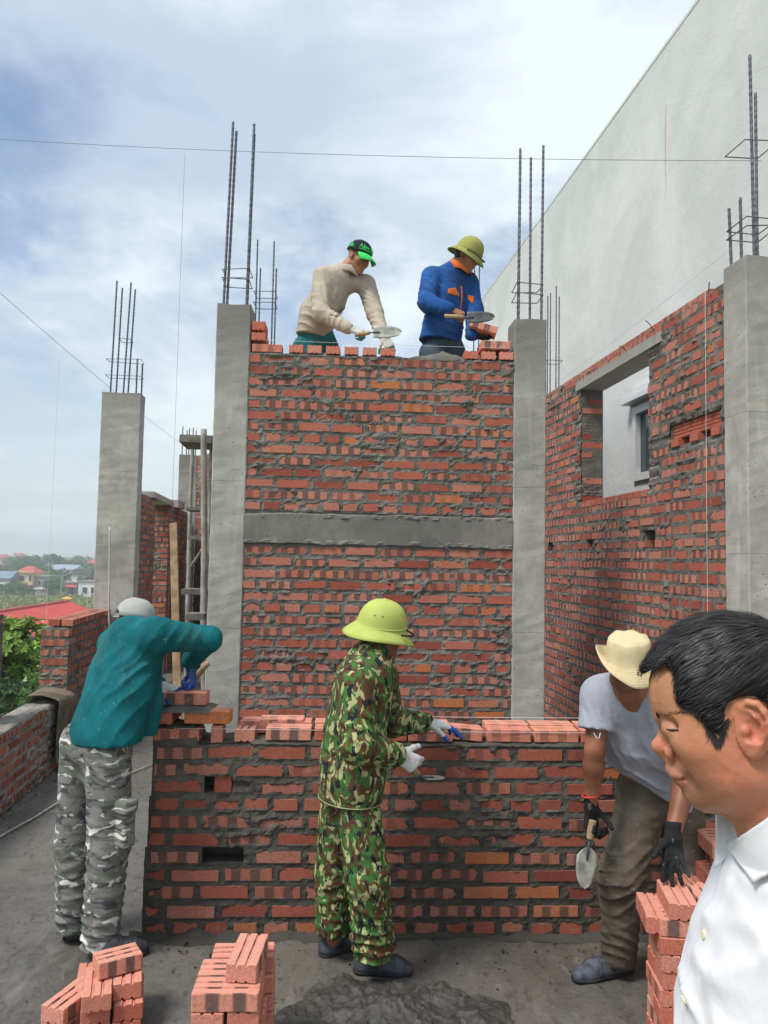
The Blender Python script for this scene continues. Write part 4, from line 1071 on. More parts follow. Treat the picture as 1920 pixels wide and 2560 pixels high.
def conform(o_bv, poly, name, mat, parent, lift=.004, n=7):
    """cloth patch laid on a garment: quad of picture points dropped on the surface"""
    V_ = []; ok = True; A, B, C_, D_ = [np.array(p, float) for p in poly]
    for i in range(n+1):
        for k in range(n+1):
            q = lerp(lerp(A, B, i/n), lerp(D_, C_, i/n), k/n); p, nn = on_mesh(o_bv, q[0], q[1], lift)
            if p is None: p = V_[-1] if V_ else np.zeros(3)
            V_.append(p)
    m_ = MB(); m_.add(V_, [(i*(n+1)+k, (i+1)*(n+1)+k, (i+1)*(n+1)+k+1, i*(n+1)+k+1) for i in range(n) for k in range(n)])
    o = m_.build(name, mat, None, smooth=True); o.parent = parent; md = o.modifiers.new('t', 'SOLIDIFY'); md.thickness = .005; md.offset = 0; return o
def person(g, mat, label):
    o = g.mesh('person', mat, None, 1); tag(o, label, 'person'); return o
def collar(name, c, f, u, r, mat, parent, h=.045, drop=.055, gap=.5, flare=.028, tilt=0.0, lat=1.12, seg=40, thick=.0025, point=.035):
    """folded shirt collar round a neck: stand then a fall with two points in front"""
    f = nrm(f); u = nrm(np.array(u)-f*(f@np.array(u))); l = np.cross(u, f); V_ = []; prof = ((0, 0.0), (.004, h*.55), (.007, h), (.012, h*.96), (.016, h*.6), (1, 0))
    for k in range(seg+1):
        th = math.pi-(math.pi-gap*.5)*(1-2*k/seg) if False else gap*.5+(2*math.pi-gap)*k/seg
        fr = max(0, math.cos(th)); e = min(k, seg-k)/seg
        for i, (dr, dz) in enumerate(prof):
            if i == 5: dr, dz = flare, h-drop-point*math.exp(-(e/.07)**2)
            rr = r+dr; fo = .020*fr*(1 if i < 5 else 1.3); zz0 = dz-tilt*(math.cos(th))-.012*fr
            V_.append(np.array(c)+f*(rr*math.cos(th)+fo)+l*(rr*lat*math.sin(th))+u*zz0)
    m_ = MB(); m_.add(V_, [(k*6+i, (k+1)*6+i, (k+1)*6+i+1, k*6+i+1) for k in range(seg) for i in range(5)])
    o = m_.build(name, mat, parent, smooth=True); md = o.modifiers.new('thickness', 'SOLIDIFY'); md.thickness = thick; md.offset = 0
    return o

# ---------- man in the teal jacket, bent over the wall corner with his back to us
f = nrm((.62, .78, 0)); sR, eR, wR = at(396, 1588, 3.63), at(522, 1598, 3.74), at(474, 1655, 3.93)
sL, eL, wL = at(282, 1612, 3.86), at(318, 1740, 4.0), at(392, 1713, 3.95)
hR, kR, aR_ = at(270, 1905, 3.60), at(272, 2110, 3.62), at(250, 2345, 3.62); hL, kL, aL_ = at(202, 1905, 3.72), at(186, 2106, 3.76), at(181, 2325, 3.76)
pel = (hR+hL)/2+np.array([0, 0, .08]); nk = at(331, 1588, 3.76); hd = at(337, 1566, 3.85)
g = Sdf(*bbox([sR, eR, wR, sL, eL, wL, hR, hL, aR_, aL_, hd], .16), .0075)
g.chain([pel, lerp(pel, nk, .5), nk], [.12, .12, .08], .05, (f, .75)); g.chain([sR, eR, wR], [.05, .038, .028]); g.chain([sL, eL, wL], [.05, .038, .028]); g.cap(sR, sL, .06, .06, .05)
g.chain([hR, kR, aR_], [.075, .05, .036], .04); g.chain([hL, kL, aL_], [.075, .05, .036], .04); g.cap(nk, hd, .056, .055, .03)
head(g, hd, nrm((.62, .62, -.45)), nrm((.25, .35, .9)))
P1 = person(g, SKIN, 'bricklayer in teal jacket and grey camouflage trousers bending over the wall corner')
g = Sdf(*bbox([sR, eR, wR, sL, eL, wL, pel], .27), .0068)
g.chain([at(262, 1850, 3.64), at(300, 1715, 3.68), at(322, 1632, 3.72)], [.215, .190, .170], .05, (f, .64))
g.cap(lerp(sR, sL, .08), lerp(sR, sL, .92), .078, .070, .07); g.cap(nk, nk+nrm(hd-nk)*.012, .078, .072, .05)
g.chain([sR, eR], [.080, .062], .05); g.chain([eR, lerp(eR, wR, .93)], [.062, .048], .02); g.chain([sL, eL, wL], [.075, .065, .05], .04)
g.chain([at(375, 1640, 3.70), at(380, 1760, 3.74), at(374, 1872, 3.72)], [.06, .045, .028], .05)
c = at(262, 1852, 3.64)
g.cut(c, (.05, 0, -1), .006, hi=at(352, 1700, 3.3)+np.array([0, 1.2, 0])); 
g.ell(hd+np.array([0, 0, .03]), (.085, .085, .085), None, .01, 'sub')
for i, (q, nd, wl_, am, rd) in enumerate(((at(310, 1720, 3.5), (.72, 0, -.69), .075, .008, .20), (at(270, 1800, 3.5), (.8, 0, -.6), .065, .008, .17), (at(365, 1650, 3.5), (.62, 0, -.78), .055, .007, .12), (at(450, 1592, 3.62), (1, 0, -.5), .055, .007, .12), (eR, (.7, 0, .7), .035, .007, .08), (at(235, 1690, 3.55), (.75, .2, -.6), .07, .006, .13))): g.wrinkle(q, rd, nd, wl_, am, 20+i)
g.rough(5, .003, 9)
jk = g.mesh('jacket', TEAL, P1, 2)
collar('collar', nk+np.array([-.004, -.008, -.004]), f, nrm((.22, .38, 1)), .064, TEAL, jk, .038, .04, .9, .016)
g = Sdf(*bbox([pel+np.array([0, 0, .12]), hR, hL, aR_, aL_], .17), .0068)
g.cap(lerp(hR, hL, .15)+np.array([0, 0, .09]), lerp(hR, hL, .85)+np.array([0, 0, .09]), .118, .118, .04); g.cap(lerp(hR, hL, .5)+np.array([0, 0, .05]), lerp(hR, hL, .5)-np.array([0, 0, .05]), .10, .07, .04); g.chain([hR+np.array([0, 0, .02]), kR, aR_], [.104, .094, .082], .03); g.chain([hL+np.array([0, 0, .02]), kL, aL_], [.096, .088, .074], .025)
g.cut(aR_-np.array([0, 0, .035]), (0, 0, -1), .004)
for i, (q, nd, am, wl_) in enumerate(((kR, (.3, 0, 1), .009, .06), (lerp(kR, aR_, .55), (.25, 0, 1), .011, .05), (aR_, (.2, 0, 1), .013, .045), (kL, (-.3, 0, 1), .009, .06), (lerp(kL, aL_, .6), (-.2, 0, 1), .011, .05), (aL_, (0, 0, 1), .012, .04), (hR, (.7, 0, .7), .008, .06))): g.wrinkle(q, .17, nd, wl_, am, 40+i)
g.rough(5, .003, 12)
tr = g.mesh('trousers', CAMOW, P1, 2)
c = at(281, 2045, 3.545); g = Sdf(c-.14, c+.14, .006); g.box(c+np.array([.025, .03, -.03]), (.072, .035, .095), (nrm((.85, -.5, 0)), nrm((.5, .85, 0)), (0, 0, 1)), .014); g.box(c+np.array([.025, .022, .055]), (.080, .040, .030), (nrm((.85, -.5, 0)), nrm((.5, .85, 0)), (0, 0, 1)), .010); g.rough(14, .004, 3)
g.mesh('cargo_pocket', CAMOW, P1, 1).parent = tr
fl = lambda p: np.array([p[0], p[1], 0])
shoe('shoe', atz(246, 2404), atz(368, 2378), SHOEG, SOLE, P1); shoe('shoe', atz(166, 2352), atz(222, 2350)+np.array([.03, .10, 0]), SHOEG, SOLE, P1)
cu = nrm((.10, .22, .95)); cf = nrm((.70, .55, -.28))
cp = lathe_hat('cap', hd+nrm((.62, .62, -.45))*-.006+cu*.060, cf, cu, ((.002, .076), (.035, .072), (.063, .054), (.080, .026), (.0865, -.004), (.0875, -.034)), CAPGREY, P1)
mb = MB(); fb_ = nrm(cf); lb = np.cross(cu, fb_); vs = []
for i in range(13):
    th = (i/12-.5)*1.9
    for r_ in (.096, .125, .160): vs.append(hd+cu*(.024-.05*(r_-.096)/.06-.010*(th/.95)**2)+fb_*(r_*math.cos(th)*1.08)+lb*(.088*math.sin(th)*(1+.0*(r_))))
mb.add(vs, [(i*3+k, (i+1)*3+k, (i+1)*3+k+1, i*3+k+1) for i in range(12) for k in range(2)]); o = mb.build('peak', CAPGREY, smooth=True); o.parent = cp; o.modifiers.new('t', 'SOLIDIFY').thickness = .004
def capP(th, z_, lift):
    r_ = float(np.interp(-z_, (-.076, -.072, -.054, -.026, .004, .034), (.002, .035, .063, .080, .0865, .0875)))+lift; fv = nrm(cf-cu*(cf@cu)); lv = np.cross(cu, fv)
    return hd-nrm((.62, .62, -.45))*.006+cu*(.060+z_)+fv*(r_*1.13*math.cos(th))+lv*(r_*math.sin(th))
mb = MB(); n_ = 14; V_ = [capP(math.pi-.15+.50*math.cos(math.pi*k/n_), -.030+q*.042*math.sin(math.pi*k/n_), .0035) for k in range(n_+1) for q in (0, .33, .66, 1)]
mb.add(V_, [(k*4+q, (k+1)*4+q, (k+1)*4+q+1, k*4+q+1) for k in range(n_) for q in range(3)]); o = mb.build('strap_opening', HAIR, None, smooth=True); o.parent = cp
mb = MB(); mb.tube([capP(math.pi-.15+.56*x, -.033, .004) for x in np.linspace(-1, 1, 14)], .0045, 6); o = mb.build('strap', CAPGREY, None, smooth=True); o.parent = cp
glove('glove', GLOVEWB, P1, wL+np.array([.02, -.015, 0.0]), nrm((1, -.05, -.22)), (0, .1, -1), 1, .06, 'white glove with blue palm pressed on the top brick', lambda x, n_: sstep(.05, .10, x+n_*1.6), curls=((.25, .35, .3),)*4, tcurl=.2)
tw0, tw1 = at(520, 1657, 4.0), at(471, 1716, 4.02)
glove('glove', GLOVEWB, P1, wR+np.array([.008, 0, -.03]), nrm((.15, .25, -1)), (-.9, -.2, -.1), -1, .05, 'blue dipped glove gripping the wooden trowel handle', lambda x, n_: np.full(x.shape, 1.0), curls=((1.0, 1.5, 1.0),)*4, tcurl=.7, s=.98)
trowel(tw0, tw1, nrm((-1, .1, -.1)), (0, .1, 1), .17, .09, 'wooden handled trowel spreading mortar at the wall corner, held by the man in teal')

# ---------- man in green camouflage at the middle of the wall
f = nrm((.88, .47, 0)); lf = np.array([-f[1], f[0], 0])
sR, eR, wR = at(891, 1704, 3.31), at(893, 1866, 3.22), at(990, 1886, 3.38); sL, eL, wL = at(955, 1692, 3.60), at(976, 1806, 3.68), at(1062, 1806, 3.76)
hR, kR, aR_ = at(892, 2010, 3.40), at(918, 2190, 3.38), at(932, 2372, 3.43); hL, kL, aL_ = at(850, 2012, 3.56), at(832, 2185, 3.60), at(834, 2345, 3.63)
pel = (hR+hL)/2+np.array([0, 0, .08]); nk = at(929, 1640, 3.46); hd = at(951, 1583, 3.50)
hf = nrm((.85, .45, -.22))
g = Sdf(*bbox([sR, eR, wR, sL, eL, wL, hR, aR_, aL_, hd], .16), .0075)
g.chain([pel, lerp(pel, nk, .5), nk], [.12, .12, .07], .05, (f, .75)); g.chain([sR, eR, wR], [.05, .038, .028]); g.chain([sL, eL, wL], [.05, .038, .028]); g.cap(sR, sL, .06, .06, .05)
g.chain([hR, kR, aR_], [.075, .05, .036], .04); g.chain([hL, kL, aL_], [.075, .05, .036], .04); g.cap(nk-np.array([0, 0, .05]), hd-hf*.01, .062, .052, .03); head(g, hd, hf, (0, 0, 1))
P2 = person(g, SKIND, 'worker in green camouflage suit and lime pith helmet at the middle of the low wall')
g = Sdf(*bbox([sR, eR, wR, sL, eL, wL, pel-np.array([0, 0, .1])], .20), .0068)
g.chain([at(876, 1995, 3.46), at(880, 1930, 3.45), at(886, 1840, 3.45), at(905, 1735, 3.46), at(918, 1680, 3.46)], [.160, .170, .160, .156, .135], .05, (f, .74))
g.cap(lerp(sR, sL, .1), lerp(sR, sL, .9), .078, .078, .07); g.cap(nk-np.array([0, 0, .03]), nk+np.array([.005, 0, .012]), .074, .070, .04)
g.chain([sR, eR], [.076, .074], .035); g.chain([eR, lerp(eR, wR, .97)], [.072, .052], .02); g.chain([sL, eL], [.075, .068], .035); g.chain([eL, lerp(eL, wL, .97)], [.068, .050], .02)
g.cut(at(876, 1988, 3.45), (.02, 0, -1), .004)
for i, (q, nd, am, wl_, rd) in enumerate(((lerp(sR, eR, .6), (.6, 0, .8), .010, .055, .13), (eR, (.5, 0, .85), .013, .05, .11), (lerp(eR, wR, .5), (1, .2, .3), .010, .045, .09), (at(840, 1860, 3.4), (.45, 0, .9), .010, .06, .16), (at(900, 1960, 3.3), (1, 0, .15), .012, .045, .12), (lerp(eL, wL, .5), (1, 0, .4), .009, .045, .1), (at(930, 1800, 3.35), (.8, 0, .6), .010, .05, .1))): g.wrinkle(q, rd, nd, wl_, am, 60+i)
g.rough(6, .003, 19); jk = g.mesh('jacket', CAMOG, P2, 1)
collar('collar', nk+np.array([.004, 0, -.035]), f, (.08, .05, 1), .062, CAMOG, jk, .045, .055, .5, .022)
g = Sdf(at(876, 2000, 3.46)-.20, at(876, 2000, 3.46)+.20, .006); g.cap(at(876, 1978, 3.46), at(876, 1992, 3.46), .174, .172, .01, (f, .76)); g.cut(at(876, 1994, 3.46), (0, 0, -1)); g.cut(at(876, 1976, 3.46), (0, 0, 1)); g.rough(20, .003, 4)
g.mesh('waistband', CAMOG, P2, 1).parent = jk
mb = MB(); q = at(876, 1993, 3.46); mb.tube([q+f*(.133*math.cos(a))+lf*(.174*math.sin(a)) for a in np.linspace(0, 2*math.pi, 50)], .0026, 6, cap=False); o = mb.build('hem_piping', plain('hem_thread', (.30, .31, .17), .9, .3, 40), None, smooth=True); o.parent = jk
c = at(932, 1772, 3.33); g = Sdf(c-.11, c+.11, .006); g.box(c, (.05, .03, .062), (f, lf, (0, 0, 1)), .01); g.box(c+np.array([0, 0, .05]), (.053, .034, .018), (f, lf, (0, 0, 1)), .008); g.mesh('chest_pocket', CAMOG, P2, 1).parent = jk
g = Sdf(*bbox([pel, hR, hL, aR_, aL_], .19), .0068)
g.cap(pel+np.array([0, 0, .06])-lf*.05, pel+np.array([0, 0, .06])+lf*.05, .108, .108, .04); g.chain([hR+np.array([0, 0, .02]), kR, aR_+np.array([0, 0, .02])], [.094, .092, .084], .03); g.chain([hL+np.array([0, 0, .02]), kL, aL_+np.array([0, 0, .02])], [.092, .086, .080], .02)
g.chain([aR_+np.array([0, 0, .05]), aR_-np.array([0, 0, .02])], [.09, .078], .02); 
g.cut(aR_-np.array([0, 0, .03]), (0, 0, -1), .01)
for i, (q, nd, am, wl_) in enumerate(((kR, (.35, 0, 1), .009, .06), (lerp(kR, aR_, .55), (.25, 0, 1), .011, .05), (aR_+np.array([0, 0, .04]), (.2, 0, 1), .016, .045), (kL, (-.3, 0, 1), .009, .06), (aL_+np.array([0, 0, .04]), (0, 0, 1), .015, .042), (hR, (1, 0, .2), .009, .06), (lerp(hR, kR, .5), (1, 0, .25), .008, .07))): g.wrinkle(q, .17, nd, wl_, am, 80+i)
g.rough(5, .003, 22); g.mesh('trousers', CAMOG, P2, 1)
shoe('shoe', atz(884, 2428), atz(1032, 2434), SHOE, SOLE, P2, w=.05); shoe('shoe', atz(802, 2392), atz(905, 2375)+np.array([0, .06, 0]), SHOE, SOLE, P2)
hu = nrm((.13, -.16, 1)); hc = hd+hu*.045
hp = ((.002, .108), (.02, .1075), (.045, .100), (.068, .084), (.085, .060), (.095, .032), (.099, .006), (.1005, -.006), (.1025, -.012), (.118, -.026), (.136, -.043), (.149, -.055))
def brimf(th, r_): return -.010*math.cos(2*th)*max(0, (r_-.1)/.05)-.006*max(0, (r_-.1)/.05)
he = lathe_hat('helmet', hc, hf*np.array([1, 1, 0])+np.array([0, 0, -.14]), hu, hp, HELM, P2, brim=brimf, thick=.006)
def hat_trim(parent, hc, hfv, hu, band=HELM, strap=DARK):
    fv = nrm(np.array(hfv)-hu*(hu@np.array(hfv))); lv = np.cross(hu, fv)
    mb = MB(); mb.tube([hc+fv*(.1025*1.13*math.cos(a))+lv*(.1025*math.sin(a))+hu*-.004 for a in np.linspace(0, 2*math.pi, 60)], .0045, 6); o = mb.build('hat_band', band, None, smooth=True); o.parent = parent
    mb = MB(); mb.tube([hc+hu*.104, hc+hu*.111, hc+hu*.115], [.014, .013, .004], 12)
    for a in np.linspace(0, 2*math.pi, 5)[:-1]:
        q = hc+fv*.012*math.cos(a)+lv*.012*math.sin(a)+hu*.11; mb.tube([q-hu*.002, q+hu*.004], [.007, .003], 8)
    o = mb.build('top_button', band, None, smooth=True); o.parent = parent
    mb = MB(); pts = []
    for a in np.linspace(-1.25, 1.25, 30):
        r_ = .125+.012*math.cos(a*1.2); pts.append(hc+fv*(r_*1.13*math.cos(a))+lv*(r_*math.sin(a))+hu*(-.028-.022*math.cos(2*a)*.5))
    mb.tube(pts, .005, 6); o = mb.build('chin_strap', strap, None, smooth=True); o.parent = parent
    for a in (2.0, 2.35, -2.0, -2.35, -.9):
        mb = MB(); q = hc+fv*(.0895*1.13*math.cos(a))+lv*(.0895*math.sin(a))+hu*.052; d = nrm(q-hc); mb.tube([q-d*.004, q+d*.0035], .003, 8); o = mb.build('vent_eyelet', strap, None); o.parent = parent
hat_trim(he, hc, hf, hu)
_, tips = glove('glove', GLOVEWB, P2, wL+np.array([.012, 0, .0]), nrm((1, .12, -.16)), (0, .1, -1), 1, .045, 'white glove with blue fingertips flat on a brick', lambda x, n_: sstep(.08, .13, x+n_*1.2), curls=((.2, .35, .25), (.25, .35, .25), (.3, .4, .3), (.4, .5, .4)), tcurl=.2)
glove('glove', GLOVEWB, P2, wR+np.array([.012, .01, -.004]), nrm((.82, .25, -.52)), (.3, .85, -.3), -1, .05, 'white knit glove round the trowel handle', lambda x, n_: sstep(.02, .045, n_-.1*x+.0), curls=((.8, 1.1, .7), (.9, 1.2, .8), (1.0, 1.2, .8), (1.05, 1.2, .8)), tcurl=.5)
tw0, tw1 = at(1012, 1912, 3.54), at(1046, 1935, 3.56)
trowel(tw0-np.array([.03, 0, -.02]), tw1, nrm((.9, .45, -.08)), (.05, .05, 1), .11, .09, 'trowel seen edge on in the white glove of the man in camouflage', neck=.03)

# ---------- man in grey T-shirt and bucket hat beside the tall brick stack
f = nrm((-.35, -.93, 0)); lf = np.array([-f[1], f[0], 0])
sR, eR, wR = at(1497, 1738, 3.42), at(1487, 1878, 3.37), at(1478, 2008, 3.40); sL, eL, wL = at(1690, 1752, 3.42), at(1722, 1925, 3.32), at(1683, 2078, 3.17)
hR, kR, aR_ = at(1606, 2020, 3.62), at(1553, 2195, 3.48), at(1548, 2392, 3.54); hL, kL, aL_ = at(1692, 2022, 3.66), at(1735, 2200, 3.60), at(1718, 2392, 3.68)
pel = (hR+hL)/2+np.array([0, 0, .09]); nk = at(1580, 1722, 3.36); hd = at(1568, 1672, 3.27); hf = nrm((-.30, -.80, -.52)); hu = nrm((-.05, -.42, .9))
g = Sdf(*bbox([sR, eR, wR, sL, eL, wL, hR, aR_, aL_, hd], .16), .0065)
g.chain([pel, at(1618, 1900, 3.56), at(1600, 1810, 3.48), nk], [.12, .12, .12, .07], .05, (f, .62)); g.chain([sR, eR], [.052, .042], .02); g.chain([eR, lerp(eR, wR, .3), wR], [.041, .044, .027], .02); g.chain([sL, eL], [.052, .044], .02); g.chain([eL, lerp(eL, wL, .3), wL], [.043, .047, .032], .02); g.cap(sR, sL, .062, .062, .05)
g.chain([hR, kR, aR_], [.075, .05, .036], .04); g.chain([hL, kL, aL_], [.075, .05, .036], .04); g.cap(nk-np.array([0, -.02, .06]), hd-hf*.03, .068, .054, .04); head(g, hd, hf, hu)
g.wrinkle(lerp(eR, wR, .45), .09, (1, 0, .12), .022, .003, 8)
P5 = person(g, SKIND, 'labourer in grey T-shirt and khaki bucket hat stooping with one hand on a brick stack')
g = Sdf(*bbox([sR, sL, pel, nk], .25), .0065)
g.chain([sR, lerp(sR, eR, .62)], [.070, .078], .035); g.chain([sL, lerp(sL, eL, .62)], [.070, .078], .035)
for s_, e_ in ((sR, eR), (sL, eL)): g.cut(lerp(s_, e_, .62), nrm(e_-s_), .003, lo=lerp(s_, e_, .62)-.10-.06, hi=lerp(s_, e_, .62)+.10)
g.chain([at(1630, 1985, 3.61), at(1618, 1900, 3.55), at(1600, 1810, 3.47), at(1590, 1755, 3.42)], [.182, .176, .182, .16], .05, (f, .68)); g.cap(lerp(sR, sL, .06), lerp(sR, sL, .94), .072, .072, .07)
g.cut(at(1558, 1936, 3.5), nrm((-.55, 0, -.95)), .004)
g.cap(hd-hf*.0+np.array([0, -.02, -.02]), nk+np.array([-.012, -.085, -.085]), .075, .045, .01, op='sub')
for i, (q, nd, am, wl_, rd) in enumerate(((at(1600, 1830, 3.3), (.95, 0, .35), .010, .06, .17), (at(1640, 1950, 3.4), (.35, 0, .95), .012, .06, .13), (at(1500, 1790, 3.35), (.8, 0, .6), .007, .045, .09), (at(1580, 1890, 3.4), (.8, 0, .5), .009, .06, .12))): g.wrinkle(q, rd, nd, wl_, am, 100+i)
g.rough(5, .003, 29); ts = g.mesh('t_shirt', GREYT, P5, 2)
g = Sdf(*bbox([pel, hR, hL, aR_, aL_], .19), .0068)
g.cap(lerp(hR, hL, .1)+np.array([0, 0, .10]), lerp(hR, hL, .9)+np.array([0, 0, .10]), .125, .125, .05); g.chain([hR+np.array([0, 0, .03]), kR, aR_], [.115, .094, .078], .045); g.chain([hL+np.array([0, 0, .03]), kL, aL_], [.112, .094, .078], .035)
g.cut(aR_-np.array([0, 0, .03]), (0, 0, -1), .004)
for i, (q, nd, am, wl_) in enumerate(((hR, (.5, 0, .87), .014, .07), (kR, (-.45, 0, .9), .015, .06), (lerp(kR, aR_, .4), (.3, 0, 1), .010, .06), (aR_, (.2, 0, 1), .011, .045), (hL, (-.4, 0, .9), .013, .07), (lerp(hR, hL, .5), (.2, 0, 1), .012, .06))): g.wrinkle(q, .16, nd, wl_, am, 120+i)
g.rough(5, .003, 32); g.mesh('trousers', BROWNP, P5, 2)
shoe('shoe', atz(1590, 2432)+np.array([0, .03, 0]), atz(1428, 2455), SHOE, SOLE, P5, w=.05); shoe('shoe', fl(aL_)+np.array([.03, .05, 0]), fl(aL_)+np.array([-.10, -.16, 0]), SHOE, SOLE, P5)
bh = ((.002, .098), (.05, .098), (.076, .094), (.083, .085), (.087, .06), (.091, .03), (.094, .0), (.097, -.004), (.115, -.014), (.135, -.026), (.150, -.037))
def bmod(th, r_, x, y, z_):
    e = max(0, (r_-.097)/.053); s_ = max(0, math.sin(th-.15*0)*-1)
    up_ = e*max(0, math.cos(th+1.35))**1.3
    z_ += up_*.085-.018*e*max(0, math.cos(th)); y *= 1-.12*up_; x *= 1-.05*up_
    z_ += .004*math.sin(th*5+2)*e+.0035*math.sin(th*7+z_*60)*(1-e)*(r_ > .07)
    return x, y, z_
hatu = nrm((-.04, -.27, .96)); hatf = nrm(np.array(hf)-hatu*(np.array(hf)@hatu))
ht = lathe_hat('bucket_hat', hd+hu*.048, hatf, hatu, bh, KHAKI, P5, mod=bmod, thick=.003)
bp = []
for r_, z_ in ((.0975, -.0045), (.1047, -.0085), (.112, -.0125), (.119, -.017), (.126, -.021), (.133, -.025), (.140, -.0300), (.1465, -.0345)):
    bp.append([hd+hu*.048+hatf*X_+np.cross(hatu, hatf)*Y_+hatu*(Z_+.0022) for X_, Y_, Z_ in (bmod(a, r_, r_*math.cos(a)*1.13, r_*math.sin(a), z_) for a in np.linspace(0, 2*math.pi, 73))])
mb = MB(); [mb.tube(q, .0016, 5, cap=False) for q in bp]; o = mb.build('brim_stitching', KHAKI, None, smooth=True); o.parent = ht
dk = 'black knit glove'
glove('glove', GLOVEB, P5, wR+np.array([0, 0, -.012]), nrm((0, .0, -1)), (.5, -.8, 0), 1, .05, 'black glove with a red cuff, holding the trowel', None, curls=((.9, 1.3, .9),)*4, tcurl=.6)
mb = MB(); mb.tube([wR+np.array([.038*math.cos(a), .034*math.sin(a), .034+.006*math.cos(a)]) for a in np.linspace(0, 2*math.pi, 30)], .0045, 6, cap=False); mb.build('red_cuff', plain('red_rib', (.55, .05, .04), .8, .1, 30), P5, smooth=True)
glove('glove', GLOVEB, P5, wL+np.array([-.004, -.01, -.012]), nrm((-.10, -.30, -.92)), (.0, -.9, .3), -1, .05, 'black glove resting on the brick stack', None, curls=((.12, .2, .2), (.15, .22, .2), (.2, .25, .2), (.25, .3, .2)), tcurl=.15, spread=.26)
trowel(at(1482, 2050, 3.37), at(1474, 2098, 3.36), nrm((-.12, -.12, -1)), (.2, -1, .1), .165, .105, 'pale leaf trowel hanging point down from a black glove in front of the low wall', neck=.035, heel=True)
mb = MB(); p0 = at(1510, 1838, 3.30); mb.tube([at(1484, 1832, 3.30), at(1492, 1845, 3.29), at(1498, 1845, 3.29), at(1501, 1832, 3.30)], .0016, 5); o = mb.build('loose_thread', WHITE); o.parent = ts
PLZ = 2.70
# ---------- man in the beige shirt, leaning over the top of the tall wall
f = nrm((.86, -.35, 0)); hf = nrm((.66, -.52, -.42)); hu = nrm((.30, -.10, .93))
sR, eR, wR = at(806, 690, 5.95), at(802, 782, 5.82), at(872, 822, 5.74); sL, eL, wL = at(916, 712, 6.08), at(938, 785, 6.0), at(958, 838, 5.86)
hR, hL = at(768, 872, 6.08), at(812, 876, 6.20); nk = at(866, 675, 6.0); hd = at(894, 646, 5.97); pel = (hR+hL)/2+np.array([0, 0, .06])
kR, kL = hR+np.array([.06, -.05, -.42]), hL+np.array([.04, -.02, -.42]); aR_, aL_ = np.array([hR[0]-.02, hR[1], PLZ+.09]), np.array([hL[0], hL[1]+.05, PLZ+.09])
g = Sdf(*bbox([sR, eR, wR, sL, eL, wL, hR, hL, aR_, aL_, hd], .16), .0078)
g.chain([pel, at(790, 800, 6.10), at(824, 745, 6.06), nk], [.10, .11, .11, .065], .05, (f, .62)); g.chain([sR, eR, wR], [.05, .038, .028]); g.chain([sL, eL, wL], [.05, .038, .028]); g.cap(sR, sL, .06, .06, .05)
g.chain([hR, kR, aR_], [.075, .05, .036], .04); g.chain([hL, kL, aL_], [.075, .05, .036], .04); g.cap(nk-np.array([.02, 0, .04]), hd-hf*.02, .064, .054, .03); head(g, hd, hf, hu, 1.02)
P3 = person(g, SKIN, 'bricklayer in beige shirt and black cap leaning over the top of the tall wall')
g = Sdf(*bbox([sR, eR, wR, sL, eL, wL, pel, nk], .24), .0072)
g.chain([at(782, 842, 6.10), at(792, 795, 6.08), at(822, 745, 6.04), at(850, 702, 6.02)], [.172, .168, .160, .135], .05, (f, .72)); g.cap(lerp(sR, sL, .08), lerp(sR, sL, .92), .075, .075, .06); g.cap(nk-np.array([.01, 0, .03]), nk+np.array([.008, 0, .0]), .072, .068, .04)
g.chain([sR, eR], [.078, .068], .03); g.chain([eR, lerp(eR, wR, .96)], [.066, .048], .02); g.chain([sL, eL], [.078, .070], .04); g.chain([eL, lerp(eL, wL, .9)], [.068, .052], .02)
g.cut(at(785, 846, 6.1), (-.15, 0, -1), .006, hi=at(850, 800, 6.4)+np.array([0, 0, .1]))
g.cap(hd, nk+np.array([.05, -.07, -.09]), .05, .024, .01, op='sub')
for i, (q, nd, am, wl_, rd) in enumerate(((eR, (.3, 0, .95), .012, .05, .11), (lerp(sR, eR, .5), (.8, 0, .5), .009, .06, .12), (lerp(eR, wR, .5), (.9, 0, -.4), .010, .05, .1), (at(800, 800, 5.95), (.4, 0, .9), .012, .065, .17), (lerp(sL, eL, .6), (.5, 0, .85), .010, .05, .1), (lerp(eL, wL, .5), (.3, 0, 1), .010, .045, .1), (at(850, 740, 5.9), (.9, 0, .3), .010, .06, .12))): g.wrinkle(q, rd, nd, wl_, am, 140+i)
g.rough(6, .003, 49); sh3 = g.mesh('shirt', BEIGE, P3, 1)
collar('collar', nk+np.array([.006, 0, -.028]), f, nrm((.25, -.12, .95)), .064, BEIGE, sh3, .05, .06, .65, .028)
bv = bvh_of(sh3)
pts = [on_mesh(bv, 872-i*1.9, 704+i*6.0, .002)[0] for i in range(15)]; pts = [p for p in pts if p is not None]
mb = MB(); mb.tube(pts, .005, 6); o = mb.build('placket', BEIGE, None, smooth=True); o.parent = sh3
conform(bv, ((836, 765), (850, 768), (842, 792), (824, 786)), 'chest_pocket', BEIGE, sh3); conform(bv, ((862, 768), (884, 770), (872, 796), (848, 790)), 'chest_pocket', BEIGE, sh3)
g = Sdf(*bbox([pel, hR, hL, aR_, aL_], .19), .0085)
g.cap(pel+np.array([0, 0, .06])-.0, pel+np.array([0.02, 0, .02]), .165, .165, .04, (f, .75)); g.chain([hR, kR, aR_], [.12, .10, .08], .04); g.chain([hL, kL, aL_], [.12, .10, .08], .04); g.rough(6, .003, 51)
g.mesh('trousers', TEALP, P3, 1)
for a in (aR_, aL_): shoe('shoe', np.array([a[0]-.05, a[1]+.02, PLZ]), np.array([a[0]+.20, a[1]-.06, PLZ]), SHOE, SOLE, P3)
cf = hf; cu = hu
